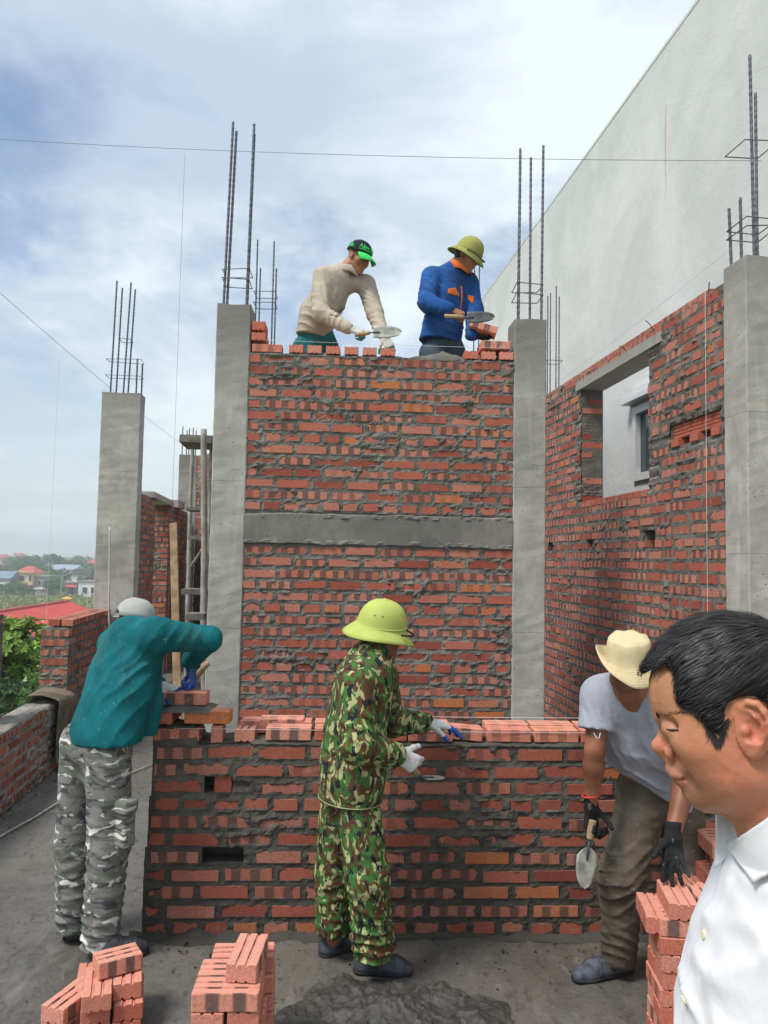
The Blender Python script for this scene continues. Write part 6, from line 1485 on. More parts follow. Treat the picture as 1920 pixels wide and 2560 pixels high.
def drape(quad, n, m, lift, bvs, curl=0):
    A, B, C_, D_ = [np.array(p, float) for p in quad]; G = []
    for i in range(n+1):
        for k in range(m+1):
            q = lerp(lerp(A, B, i/n), lerp(D_, C_, i/n), k/m); best = None
            for bv in bvs:
                p, nn = on_mesh(bv, q[0], q[1], 0)
                if p is not None and (best is None or np.linalg.norm(p-CAM) < np.linalg.norm(best[0]-CAM)): best = (p, nn)
            G.append(None if best is None else best[0]+best[1]*lift(i/n, k/m))
    ok = [i for i, v in enumerate(G) if v is not None]
    G = [v if v is not None else G[min(ok, key=lambda j_: abs(j_//(m+1)-i//(m+1))+abs(j_ % (m+1)-i % (m+1)))] for i, v in enumerate(G)]
    G = np.array(G).reshape(n+1, m+1, 3)
    for _ in range(4):
        H_ = G.copy(); H_[1:-1, 1:-1] = .5*G[1:-1, 1:-1]+.125*(G[2:, 1:-1]+G[:-2, 1:-1]+G[1:-1, 2:]+G[1:-1, :-2]); G = H_
    return G.reshape(-1, 3), [(i*(m+1)+k, (i+1)*(m+1)+k, (i+1)*(m+1)+k+1, i*(m+1)+k+1) for i in range(n) for k in range(m)]
mb = MB(); mb.add(*drape(((1822, 2119), (1897, 2213), (2010, 2150), (1940, 2026)), 16, 16, lambda a, b: .005+.004*a, (bv6, bvf)))
o = mb.build('collar_leaf', WHITE, None, smooth=True); o.parent = sh6; md = o.modifiers.new('t', 'SOLIDIFY'); md.thickness = .003; md.offset = 0
mb = MB(); patch(mb, fp(1793, 2014, -.030), fp(1786, 2175, -.022), fp(1838, 2016, -.050), fp(1852, 2112, -.018), -l6*.006, 14, 10, wob=.0012); patch(mb, fp(1838, 2016, -.050), fp(1852, 2112, -.018), fp(1905, 2060, -.062), fp(1880, 2130, -.02), (0, 0, 0), 10, 8)
patch(mb, fp(1793, 2034, -.0288), fp(1840, 2028, -.046), fp(1793, 2037, -.0288), fp(1840, 2031, -.046), l6*.002, 10, 2)
o = mb.build('collar_leaf', WHITE, None, smooth=True); o.parent = sh6; md = o.modifiers.new('t', 'SOLIDIFY'); md.thickness = .0022
BUT = plain('button_cream', (.72, .68, .45), .35, .05, 20, .5, bump=0)
for px, py in ((1761, 2337), (1712, 2500)):
    p, nn = on_mesh(bv6, px, py, .001)
    if p is None: continue
    mb = MB(); mb.tube([p-nn*.001, p+nn*.0012, p+nn*.0018], [.0058, .0058, .0045], 16); o = mb.build('button', BUT, None, smooth=False); o.parent = sh6
g = Sdf(*bbox([hN, hF, aN, aF], .17), .010); g.cap(hN+np.array([0, 0, .05]), hF+np.array([0, 0, .05]), .12, .12, .04)
for h_, k_, a_ in ((hN, kN, aN), (hF, kF, aF)): g.chain([h_, k_, a_], [.115, .09, .08], .04)
g.cut(aN-np.array([0, 0, .04]), (0, 0, -1)); g.mesh('trousers', NAVY, P6o, 1)
for a in (aN, aF): shoe('shoe', np.array([*(a-ft*.06)[:2], 0]), np.array([*(a+ft*.20)[:2], 0]), DARK, SOLE, P6o)
# ------------------------------------------------------------------ stacks of loose bricks (each brick its own object)
def rz(a): return np.array([(math.cos(a), math.sin(a), 0), (-math.sin(a), math.cos(a), 0), (0, 0, 1.0)])
BMESH = {}
def brick(c, yaw, label, group, rr, tilt=(0, 0), seed=0, size=(.22, .105, .061)):
    A = rz(yaw)
    if any(tilt): A = A @ np.array(Matrix.Rotation(tilt[0], 3, 'X') @ Matrix.Rotation(tilt[1], 3, 'Y')).T
    return loose(label, c, A, rr, group, size, seed)
ORD = ('top', 'second', 'third', 'fourth', 'fifth', 'sixth', 'seventh', 'eighth', 'ninth', 'tenth')
def stack(o2, yaw, layers, name, group, seed, h=.0635, tones=None):
    """layers bottom to top: each a list of (dx, dy, turned?, word)"""
    rg = np.random.default_rng(seed); ux, uy = rz(yaw)[0], rz(yaw)[1]; n = len(layers)
    for i, L in enumerate(layers):
        for (dx, dy, tn, wd, *ex) in L:
            jx, jy, ja = rg.uniform(-.006, .006), rg.uniform(-.006, .006), rg.uniform(-.035, .035)
            c = np.array([o2[0], o2[1], i*h+.031+.002])+ux*(dx+jx)+uy*(dy+jy)
            r1 = rg.uniform(.3, .82) if rg.random() > .12 else .9
            if ex: r1 = ex[0]
            r2_ = ex[1] if len(ex) > 1 else rg.random()
            brick(c, yaw+(math.pi/2 if tn else 0)+ja, f'{wd} brick in the {ORD[n-1-i]} layer of {name}', group, (r1, r2_), seed=int(rg.integers(1e6)))
Aly = lambda *w: [(.0525, .11, 1, w[0]), (.1625, .11, 1, w[1]), (.2725, .11, 1, w[2])]
Bly = lambda *w: [(.11, .0525, 0, w[0]), (.11, .1640, 0, w[1]), (.285, .11, 1, w[2])]
W3 = ('leftmost', 'middle', 'rightmost'); WB = ('front', 'back', 'right hand')
p0 = np.array([1.055, 2.94])
stack(p0, R(-6), [Bly(*WB), Aly(*W3), Bly(*WB), Aly(*W3), Bly(*WB), Aly(*W3), Bly(*WB), [(.012, .13, 1, 'outlying left'), (.11, .0525, 0, 'front'), (.11, .1640, 0, 'back'), (.285, .11, 1, 'right hand')], [(.085, .10, 1, 'left pale', .7), (.197, .10, 1, 'right pale', .7)]], 'the tall stack under the black gloved hand', 'bricks in the tall stack under the gloved hand', 5)
for k, zz0 in ((3, 'jutting'), (5, 'jutting')): pass
q0 = at(1735, 2110, 3.52)
stack((q0[0]-.03, 3.36), R(-4), [Bly(*WB), Aly(*W3), Bly(*WB), Aly(*W3), Bly(*WB), Aly(*W3), [(-.01, .06, 1, 'jutting left'), (.11, .0525, 0, 'front'), (.11, .164, 0, 'back')], [(.13, .0525, 0, 'front'), (.13, .164, 0, 'back')], [(.125, .11, 1, 'left'), (.237, .11, 1, 'right')], [(.15, .0525, 0, 'front', .6), (.15, .164, 0, 'back', .6)]], 'the stack half hidden behind the white shirt', 'bricks in the stack behind the white shirt', 6)
A2_ = lambda: [(.0525, .11, 1, 'left'), (.1640, .11, 1, 'right')]
B2_ = lambda: [(.11, .0525, 0, 'front'), (.118, .1640, 0, 'back')]
q0 = atz(480, 2490, .37)
stack((q0[0], q0[1]-.005), R(3), [A2_(), B2_(), A2_(), B2_(), [(.0525, .11, 1, 'left'), (.1640, .11, 1, 'right')], [(.11, .0525, 0, 'nearest pale', .66, .121), (.112, .166, 0, 'middle pale', .7), (.13, .28, 0, 'farthest pale', .68)]], 'the pale topped stack at the bottom edge', 'bricks in the pale topped stack', 7)
c = np.array([q0[0]+.11, q0[1]+.33, .375+.033])
for k in range(5): brick(np.array([q0[0]+.125, q0[1]+.275, .033+.0635*k]), R(4), f'rear brick in the {ORD[5-k]} layer of the pale topped stack', 'bricks in the pale topped stack', (.5, .4), seed=300+k)
brick(np.array([q0[0]+.155, q0[1]+.165, .381+.034]), R(88), 'single pale brick lying lengthways on top of the pale topped stack', 'bricks in the pale topped stack', (.74, .1), seed=31)
q0 = atz(205, 2482, .19)
lay = lambda i: [(.054, .11-.03*(i == 2), 1, 'left'), (.164, .11+.03*(i == 2), 1, 'right')]
stack((q0[0], q0[1]), R(17), [lay(0), lay(1), lay(2)], 'the small stack before the camouflage trousers', 'bricks in the small stack at the left', 8)
brick(np.array([q0[0]+.075, q0[1]+.16, .1905+.036]), R(33), 'tilted half brick lying across the top of the small left stack', 'bricks in the small stack at the left', (.72, .12), (0, .0), seed=41, size=(.165, .105, .061))
for k in range(2): brick(np.array([q0[0]-.055, q0[1]+.24, .033+.0635*k]), R(106), f'{("lower", "upper")[k]} of two bricks tucked behind the small left stack', 'bricks in the small stack at the left', (.4, .9), seed=50+k)
for k in range(2): brick(np.array([q0[0]-.080, q0[1]+.12, .033+.0635*k]), R(72), f'{("lower", "upper")[k]} of two pale bricks at the far left of the bottom edge', 'bricks in the small stack at the left', (.74, .95), seed=60+k)

# mortar heap on the floor
def mat_mud():
    m = MT('fresh_mortar', .45, .45); n = m.noise(9, 5, .65, .5); f = m.noise(70, 4, .7)
    k = m.mix(m.rng(n, .35, .68), (.036, .034, .030), (.085, .080, .072)); m.col(m.mix(m.rng(f, .4, .75, 0, .5), k, (.05, .047, .04))); m.bump(m.noise(60, 6, .72), .006, .9); return m.m
c0 = atz(965, 2560); n = 150; s_ = np.linspace(-1, 1, n); V_ = []
for a in s_:
    for b in s_:
        x, y = c0[0]+a*.50, c0[1]-.03+b*.36; r_ = math.hypot(a, b)+.16*float(fbm(a*2.2+3, b*2.2, 0, 14, 3))
        e = float(sstep(1.0, .80, r_)); n1 = float(fbm(x*7, y*7, 0, 15, 4)); n2 = 1-abs(float(fbm(x*15+2*n1*.2, y*15, 1, 16, 3)))
        peak = .038*math.exp(-((a-.05)**2+(b+.0)**2)/.12)
        z_ = e*(.022+peak+.020*max(0, n1+.1)+.022*n2*n2*(.35+.65*math.exp(-r_*r_*2))) -.012*(1-e)
        V_.append((x+.012*n1*e, y+.012*n2*e, z_))
mb = MB(); mb.add(V_, [(i*n+k, (i+1)*n+k, (i+1)*n+k+1, i*n+k+1) for i in range(n-1) for k in range(n-1)])
tag(mb.build('mortar_heap', mat_mud(), smooth=False), 'lumpy heap of wet grey mortar on the floor in front of the camouflaged man', 'mortar heap')
# crumbs of mortar along the walls
rg = np.random.default_rng(17); mb = MB()
for i in range(150):
    if i < 90: u_ = rg.uniform(-.1, 2.6); q = np.array([OF[0], OF[1], 0])+uf3*u_-vf3*abs(rg.normal(.10, .13)+.05)
    elif i < 130: q = np.append(bw(aL+abs(rg.normal(.03, .06)), rg.uniform(5.2, 7.3))[:2], 0)
    else: q = np.array([rg.uniform(-1.6, 1.3), rg.uniform(2.6, 3.7), 0])
    s1 = rg.uniform(.002, .006)*(1.8 if rg.random() < .08 else 1); R3 = np.array(Quaternion(rg.normal(size=4)).normalized().to_matrix()); mb.box(q+np.array([0, 0, s1*.35]), (s1*2, s1*1.6, s1*1.2), rot=R3, jit=s1*.4, rng=rg)
tag(mb.build('mortar_crumbs', MORTD), 'mortar crumbs scattered over the floor', 'crumbs', kind='stuff')
# ------------------------------------------------------------------ lines, wires, poles
STRW = plain('nylon_line_white', (.70, .70, .68), .6, .05, 5, .3, bump=0); STRD = plain('dark_wire', (.17, .16, .18), .6, .1, 5, .3, bump=0)
def line(name, a, b, r, mat, label, cat, sag=0.0, n=24):
    a, b = np.array(a), np.array(b); mb = MB(); ts = np.linspace(0, 1, n); mb.tube([lerp(a, b, t)+np.array([0, 0, -sag*4*t*(1-t)]) for t in ts], r, 6)
    return tag(mb.build(name, mat, smooth=True), label, cat)
line('wire', at(-260, 330, 6.4), at(1903, 402, 4.62), .0017, STRD, 'thin dark wire strung across the sky to the right hand rebars', 'wire', .06)
wl_ = at(462, 383, 5.86); line('plumb_line', wl_, np.array([wl_[0], wl_[1], .62]), .0011, STRD, 'plumb line hanging from the high wire left of the tall wall', 'line')
line('guide_line', at(-160, 590, 5.6), at(455, 1112, 13.9), .0020, STRD, 'slanting guide line running from upper left past the wide column', 'line', .05)
pl_ = at(150, 863, 7.05); line('plumb_line', pl_, np.array([*at(106, 1735, 7.05)[:2], at(106, 1735, 7.05)[2]]), .0013, STRW, 'white plumb line hanging at the corner of the stepped brick pier', 'line')
a_ = bw(aR-.03, 4.72, 3.63); line('plumb_line', a_, a_+np.array([0, 0, -2.6]), .0014, STRW, 'white plumb line hanging down the face of the side brick wall', 'line')
line('guide_line', at(1392, 958, 8.4), at(1903, 560, 4.66), .0017, STRW, 'pale guide line rising along the top of the side brick wall', 'line', .02)
line('guide_line', np.array([OF[0], OF[1], .985])+uf3*.12-vf3*.006, np.array([OF[0], OF[1], .985])+uf3*2.9-vf3*.006, .0010, STRW, 'white guide line stretched along the front face of the low wall', 'line', .004)
line('guide_line', np.array([OF[0], OF[1], 1.012])+uf3*.9+vf3*.2, np.array([OF[0], OF[1], 1.018])+uf3*2.9+vf3*.2, .0011, STRW, 'white guide line stretched above the bricks of the low wall', 'line', .003)
line('guide_line', np.array([OB[0], OB[1], 3.435])+ub3*.05-vb3*.0, np.array([OB[0], OB[1], 3.425])+ub3*1.95, .0012, STRW, 'white guide line stretched along the top of the tall wall', 'line', .004)
CB = plain('pale_cable', (.42, .39, .34), .6, .3, 30, .3, bump=0)
pts = [atz(-60, 2128, .008), atz(30, 2075, .008), atz(90, 2040, .008), atz(150, 2003, .008), atz(215, 1972, .008), atz(290, 1945, .008), atz(345, 1925, .008), atz(390, 1908, .008)]
mb = MB(); mb.tube([p+np.array([0, 0, .004*math.sin(i*2.1)]) for i, p in enumerate(pts)], .007, 8); tag(mb.build('cable', CB, smooth=True), 'pale cable lying across the floor behind the man in teal', 'cable')
BAMB = plain('bamboo_pole', (.33, .31, .275), .7, .25, 9, .3); BAMD = plain('weathered_board', (.16, .15, .135), .85, .3, 8, .2)
def pole(a, b, r, mat, label, name='bamboo_pole', cat='pole', knots=True):
    a, b = np.array(a), np.array(b); mb = MB(); n = 48; ts = np.linspace(0, 1, n); rg = np.random.default_rng(int(abs(a[0]*1000)))
    off = np.cumsum(rg.normal(0, .0015, (n, 3)), axis=0)
    mb.tube([lerp(a, b, t)+off[i] for i, t in enumerate(ts)], [r*(1+.12*(i % 7 == 0)*knots)*(1-.15*t) for i, t in enumerate(ts)], 10)
    return tag(mb.build(name, mat, smooth=True), label, cat)
g0 = lambda px, py, Y: np.array([at(px, py, Y)[0], Y, 0.0])
pole(np.array([at(522, 1560, 7.2)[0], 7.2, 0]), at(503, 1072, 7.1), .033, BAMB, 'thick pale bamboo pole leaning beside the left column of the tall wall')
pole(np.array([at(516, 1560, 7.4)[0], 7.4, 0]), at(522, 1120, 7.5), .020, BAMB, 'thinner bamboo pole partly hidden behind the left column')
pole(np.array([at(470, 1560, 7.9)[0], 7.9, 0]), at(482, 1100, 7.9), .024, BAMB, 'upright post of the ladder under the small plank platform')
pole(at(478, 1416, 7.8), at(512, 1372, 7.3), .014, BAMB, 'short crooked branch tied between the bamboo poles')
def board(c, size, label, yaw=.1, name='plank', mat=None):
    mb = MB(); mb.box(c, size, ax=rz(yaw), jit=.004, rng=np.random.default_rng(3)); return tag(mb.build(name, mat or BAMD), label, 'board')
board(at(506, 1107, 7.5), (.36, .5, .07), 'dark plank platform at the head of the bamboo poles'); board(at(505, 1275, 7.7), (.26, .3, .03), 'plank shelf halfway up the bamboo poles')
board(at(500, 1345, 7.6), (.22, .04, .035), 'ladder rung between the bamboo poles', .1, 'ladder_rung'); board(at(492, 1478, 7.5), (.24, .35, .05), 'low plank step at the foot of the bamboo poles'); board(at(492, 1540, 6.4), (.14, .25, .05), 'broken board end behind the bent elbow of the man in teal')
a, b = at(434, 1308, 8.2), np.array([at(455, 1640, 7.4)[0], 7.4, 0]); d = nrm(a-b); mb = MB(); sd_ = nrm(np.cross(d, (0, 1, 0.2))); mb.box((a+b)/2, (np.linalg.norm(a-b), .075, .03), ax=(d, sd_, np.cross(d, sd_)), jit=.003, rng=rg)
tag(mb.build('plank', plain('brown_plank', (.27, .185, .11), .8, .3, 10)), 'long brown plank leaning in the doorway of the left wall', 'board')
pole(np.array([at(281, 1640, 8.1)[0], 8.1, 0]), at(275, 1320, 8.1), .011, plain('grey_pvc', (.50, .49, .46), .45, .06, 6, .4), 'grey plastic pipe standing against the wide pale column', 'plastic_pipe', 'pipe', False)
# ------------------------------------------------------------------ beyond the building: trees, houses, air
def mat_leaf(name, c, c2):
    m = MT(name, .6, .3); r1, r2, *_ = m.attr('leaf'); k = m.mix(r1, c, c2); m.col(m.mix(m.rng(r2, .8, .95), k, tuple(min(1, x*1.6) for x in c2)))
    m.b.inputs['Transmission Weight'].default_value = 0; tr = m.n('ShaderNodeBsdfTranslucent'); m.l(k, tr.inputs['Color']); ms = m.n('ShaderNodeMixShader'); ms.inputs[0].default_value = .28
    m.l(m.b.outputs[0], ms.inputs[1]); m.l(tr.outputs[0], ms.inputs[2]); m.l(ms.outputs[0], m.t.nodes['Material Output'].inputs[0]); return m.m
LEAFL = mat_leaf('leaf_light_green', (.085, .17, .03), (.22, .36, .06)); LEAFD = mat_leaf('leaf_dark_green', (.028, .065, .024), (.07, .13, .04)); LEAFM = mat_leaf('leaf_mid_green', (.05, .11, .03), (.11, .20, .055))
BARK = plain('bark', (.13, .105, .08), .9, .3, 6); FLOW = plain('cream_petals', (.75, .62, .22), .7, .25, 9, .3, bump=0)
def leaf(mb, p, d, n_, L, W, rg, mat=0):
    d = nrm(d); s_ = nrm(np.cross(n_, d)); up = np.cross(d, s_); r1, r2 = rg.random(), rg.random()
    mb.add([p, p+d*L*.35+s_*W*.42+up*.02*L, p+d*L*.75+s_*W*.5-up*.03*L, p+d*L-up*.16*L, p+d*L*.75-s_*W*.5-up*.03*L, p+d*L*.35-s_*W*.42+up*.02*L], [(0, 1, 2, 3), (0, 3, 4, 5)], mat, (r1, r2, 0, 1))
def limbs(mb, base, tips, r0, rg, trunk_top):
    mb.tube([base, lerp(base, trunk_top, .5)+rg.normal(0, .06, 3), trunk_top], [r0, r0*.8, r0*.65], 10)
    for t in tips: m_ = lerp(trunk_top, t, .5)+rg.normal(0, .12, 3); mb.tube([trunk_top, m_, t], [r0*.45, r0*.28, r0*.1], 7)
def rosette_tree(c, rad, n, label, seed, leafm, L, W, per=9, flowers=0, bz=GZ):
    rg = np.random.default_rng(seed); t = empty('tree', (c[0], c[1], bz)); tag(t, label, 'tree'); mb = MB(); tips = []; fl_ = MB()
    lobes = [(np.array(c)+rg.uniform(-.6, .6, 3)*np.array(rad), rg.uniform(.35, .62)) for _ in range(11)]
    for i in range(n):
        lc, lr = lobes[rg.integers(len(lobes))]; d = nrm(rg.normal(size=3)+np.array([0, 0, .35])); p = lc+d*np.array(rad)*lr*rg.uniform(.75, 1.02)
        if i % 24 == 0: tips.append(p-d*.1)
        ax = nrm(d+rg.normal(0, .35, 3)+np.array([0, 0, .4])); s1 = nrm(np.cross(ax, (0.3, .1, 1))); s2 = np.cross(ax, s1); ph = rg.uniform(0, 6)
        for k in range(per):
            a = ph+2*math.pi*k/per; dd = nrm((s1*math.cos(a)+s2*math.sin(a))*1.0+ax*rg.uniform(.1, .7)); leaf(mb, p, dd, ax, L*rg.uniform(.7, 1.2), W*rg.uniform(.8, 1.2), rg)
        if rg.random() < flowers:
            for k in range(5):
                q = p+ax*L*.35+rg.normal(0, L*.25, 3)
                for j in range(5): a = j*1.257; leaf(fl_, q, s1*math.cos(a)+s2*math.sin(a)+ax*.4, ax, L*.22, L*.16, rg)
    mb.build('crown', leafm, t, attr='leaf'); tb = MB(); limbs(tb, np.array([c[0], c[1], bz]), tips, .16, rg, np.array([c[0], c[1], c[2]-rad[2]*.6])); tb.build('trunk', BARK, t, smooth=True)
    if fl_.n: fl_.build('blossom', FLOW, t, attr='leaf')
    return t
c = at(28, 1655, 15.0); rosette_tree(c, (.95, 1.0, 1.0), 420, 'bright green tree with yellow white blossoms just beyond the low parapet', 3, LEAFL, .17, .065, 9, .16)
c = at(95, 1735, 13.0); rosette_tree(c+np.array([0, 0, -.1]), (.36, .45, .42), 300, 'fine leaved dark green shrub crown between the blossoming tree and the brick pier', 4, LEAFM, .09, .02, 10)
c = at(-80, 1800, 13.5); rosette_tree(c, (1.2, 1.0, .8), 300, 'dark green tree below the blossoming tree at the left edge', 6, LEAFD, .16, .06, 8, .05)

def far_mesh(kind, seed):
    rg = np.random.default_rng(seed); mb = MB(); tb = MB()
    if kind == 'palm':
        tb.tube([(0, 0, 0), (.15, 0, 4), (.1, .1, 7.6)], [.2, .16, .12], 7)
        for k in range(22):
            a = rg.uniform(0, 6.28); el = rg.uniform(-.5, 1.1); p = np.array([.1, .1, 7.6]); L = rg.uniform(2.0, 2.8)
            for s_ in range(7):
                e = el-.32*s_*.9; q = p+np.array([math.cos(a)*math.cos(e), math.sin(a)*math.cos(e), math.sin(e)])*L/7; sd_ = np.array([-math.sin(a), math.cos(a), 0])*.34*math.sin(math.pi*(s_+1)/8.5)
                for sg in (1, -1): mb.add([p, q, q+sd_*sg+np.array([0, 0, -.28]), p+sd_*sg+np.array([0, 0, -.28])], [(0, 1, 2, 3)], 0, (rg.random(), rg.random()*.7, 0, 1))
                p = q
    else:
        H = 6.5; tb.tube([(0, 0, 0), (.1, .1, H*.45)], [.25, .15], 7); lob = [(rg.uniform(-1, 1, 3)*np.array([2.2, 2.2, 1.4])+np.array([0, 0, H*.64]), rg.uniform(1.0, 1.9)) for _ in range(9)]
        for c_, _r in lob: tb.tube([(.1, .1, H*.42), c_], [.11, .04], 5)
        for i in range(900):
            c_, r_ = lob[rg.integers(9)]; d = nrm(rg.normal(size=3)); p = c_+d*r_*rg.uniform(.7, 1.05); s_ = rg.uniform(.22, .5); n_ = nrm(d+rg.normal(0, .7, 3)); leaf(mb, p, nrm(np.cross(n_, rg.normal(size=3))), n_, s_*1.3, s_, rg)
    me1 = mb.build('crown', LEAFM if kind == 'bushy' else LEAFD, None, attr='leaf'); me2 = tb.build('trunk', BARK, None, smooth=True)
    return me1, me2
protos = {}
for kd, sds in (('palm', (1, 2)), ('bushy', (3, 4)), ('dark', (5, 6))):
    for s_ in sds: protos[(kd, s_)] = far_mesh(kd, s_)
used_p = set()
LAB = {'palm': 'distant feathery palm rising above the far tree line', 'bushy': 'distant mid green bushy tree in the town below', 'dark': 'distant dark green rounded tree in the town below'}
rg = np.random.default_rng(77)
def far_tree(x, y, kd, s_, sc, i):
    key = (kd, s_); cr_, tk = protos[key]; t = empty('palm_tree' if kd == 'palm' else 'tree', (x, y, GZ)); t.rotation_euler.z = rg.uniform(0, 6); t.scale = (sc, sc, sc*rg.uniform(.85, 1.15))
    tag(t, LAB[kd], 'tree', {'palm': 'palms on the skyline', 'bushy': 'bushy trees in the town', 'dark': 'dark trees in the town'}[kd])
    for o in (cr_, tk):
        c_ = o if key not in used_p else o.copy()
        if key in used_p: COL.objects.link(c_)
        c_.parent = t; c_.location = (0, 0, 0)
    used_p.add(key)
def gx(px, Y): return at(px, 1400, Y)[0]
pal = [(66, 330), (86, 350), (92, 345), (128, 320), (120, 335), (143, 330), (146, 350), (50, 340), (40, 360)]
for i, (px, Y) in enumerate(pal): far_tree(gx(px, Y), Y, 'palm', 1+i % 2, 1.15+.2*rg.random(), i)
spots = [(12, 300, 1.2), (30, 290, 1.2), (45, 280, 1.1), (60, 300, 1.3), (75, 310, 1.3), (100, 300, 1.2), (112, 290, 1.1), (130, 250, 1.0), (126, 228, 1.0), (140, 235, 1.1), (150, 240, 1.0), (160, 330, 1.2), (178, 330, 1.2), (205, 330, 1.3), (222, 320, 1.2), (236, 325, 1.2), (190, 260, .8), (225, 215, .8), (20, 205, .45), (35, 200, .5), (50, 198, .5), (62, 203, .45), (75, 200, .4), (128, 196, .6), (138, 198, .7), (148, 205, .6), (70, 420, 1.3), (30, 430, 1.4), (110, 430, 1.4), (150, 440, 1.4), (190, 440, 1.4), (215, 430, 1.4), (10, 440, 1.4), (240, 430, 1.4), (95, 255, .9), (-20, 300, 1.2), (-40, 280, 1.2), (-15, 230, .8)]
for i, (px, Y, sc) in enumerate(spots): far_tree(gx(px, Y), Y, ('bushy', 'dark')[i % 2 if Y > 210 else 0], (3, 4, 5, 6)[(i % 2)*2+(i//2) % 2] if Y > 210 else 3+i % 2, sc, i)
# the far wood as one mass
mb = MB(); rg2 = np.random.default_rng(5)
for i in range(9000):
    Y = rg2.uniform(470, 930); x = gx(rg2.uniform(-260, 420), Y); h_ = 5+3.5*float(vnoise(x*.02, Y*.02, 0, 4)); p = np.array([x, Y, GZ+abs(rg2.normal(0, .45))*h_]); p[2] = min(p[2], GZ+h_+2); s_ = rg2.uniform(1.2, 3.2)*Y/800
    n_ = nrm(rg2.normal(size=3)); leaf(mb, p, nrm(np.cross(n_, rg2.normal(size=3))), n_, s_*1.3, s_, rg2)
tag(mb.build('far_wood', LEAFD, attr='leaf'), 'hazy mass of far woodland along the horizon', 'woodland', kind='stuff')
# tall grass tufts in the field
mb = MB()
for i in range(5200):
    Y = 75+130*rg2.random()**.8; x = gx(rg2.uniform(-150, 330), Y); h_ = rg2.uniform(.25, .8)*(1+.6*float(vnoise(x*.1, Y*.1, 0, 8))); a = rg2.uniform(0, 3.14); d = np.array([math.cos(a), math.sin(a), 0])*rg2.uniform(.15, .5)
    mb.add([np.array([x, Y, GZ])-d, np.array([x, Y, GZ])+d, np.array([x, Y, GZ+h_])+d*.6+rg2.normal(0, .1, 3), np.array([x, Y, GZ+h_*.9])-d*.6+rg2.normal(0, .1, 3)], [(0, 1, 2, 3)], 0, (rg2.random(), rg2.random(), 0, 1))
tag(mb.build('field_tufts', mat_leaf('field_tuft', (.13, .17, .045), (.27, .29, .09)), attr='leaf'), 'rough yellow green grass tufts in the field below', 'grass', kind='stuff')

# houses
def hm(name, c): return plain(name, c, .85, .14, .35, .2, bump=0)
CREAM, GREYB, PALE, WHITEW, REDR, DARKR, BLUER, WIND = hm('cream_plaster', (.62, .56, .32)), hm('bare_grey_block', (.26, .25, .235)), hm('pale_blue_plaster', (.36, .42, .52)), hm('white_plaster', (.66, .67, .66)), plain('red_sheet_roof', (.48, .07, .06), .5, .12, 1.2, .4, bump=0), hm('dark_tile_roof', (.045, .045, .05)), hm('blue_sheet_roof', (.20, .27, .35)), plain('dark_window', (.03, .04, .06), .3, .2, 2, .5, bump=0)
def house(px0, px1, Y, h, depth, wallm, label, roof=None, roofm=None, wins=(), extra=None, yaw=0.0, side=None):
    x0, x1 = gx(px0, Y), gx(px1, Y); t = empty('house', ((x0+x1)/2, Y, GZ)); tag(t, label, 'house'); c = np.array([(x0+x1)/2, Y+depth/2, GZ+h/2]); W = x1-x0
    mb = MB(); mb.box(c, (W, depth, h)); mb.build('wall', wallm, t)
    if side: mb = MB(); mb.box(c+np.array([W/2+.06, 0, 0]), (.1, depth*.98, h*.98)); mb.build('side_wall', side, t)
    if roof == 'flat': mb = MB(); mb.box(c+np.array([0, 0, h/2+.18]), (W+.6, depth+.6, .34)); mb.build('roof', roofm, t)
    if roof in ('hip', 'gable'):
        rh = 1.9; e = .5; k = .30 if roof == 'hip' else .0; b = [(-W/2-e, -depth/2-e), (W/2+e, -depth/2-e), (W/2+e, depth/2+e), (-W/2-e, depth/2+e)]
        vs = [c+np.array([a_, b_, h/2+.02]) for a_, b_ in b]+[c+np.array([-W/2*(1-2*k)-(e if not k else 0), 0, h/2+rh]), c+np.array([W/2*(1-2*k)+(e if not k else 0), 0, h/2+rh])]
        mb = MB(); mb.add(vs, [(0, 1, 5, 4), (1, 2, 5), (2, 3, 4, 5), (3, 0, 4), (3, 2, 1, 0)]); mb.build('roof', roofm, t)
    for (fx, fz, ww, wh) in wins:
        f = MB(); q = np.array([x0+W*fx, Y-.04, GZ+fz]); f.box(q, (ww+.24, .12, wh+.24)); fo = f.build('window', WHITEW, t); g_ = MB(); g_.box(q-np.array([0, .05, 0]), (ww, .1, wh))
        for k in (-.17, .17): pass
        po = g_.build('pane', WIND, None); po.parent = fo; po.location = (0, 0, 0); po.matrix_parent_inverse = Matrix.Identity(4); po.location = (0, 0, 0)
    if extra: extra(t, x0, x1, Y, h)
    return t
def ex_yellow(t, x0, x1, Y, h):
    mb = MB(); mb.box(((x0+x1)/2, Y-.9, GZ+2.3), (x1-x0+1.0, 1.6, .3)); mb.build('red_ledge', REDR, t)
    mb = MB(); [mb.box((x0+(x1-x0)*(i+.5)/9, Y-.02, GZ+h+.25), (.3, .16, .5)) for i in range(9)]; mb.box(((x0+x1)/2, Y, GZ+h+.55), (x1-x0+.1, .2, .12)); mb.build('roof_railing', CREAM, t)
house(41, 84, 212, 5.6, 7, CREAM, 'small yellow two storey house with red roof beyond the field', 'hip', REDR, ((.38, 4.2, 1.4, 1.3), (.86, 4.3, .7, 1.5)), ex_yellow)
house(85, 118, 213, 4.6, 8, GREYB, 'bare grey block house joined to the right of the yellow house', 'flat', GREYB, ((.5, 3.0, .7, 1.3),))
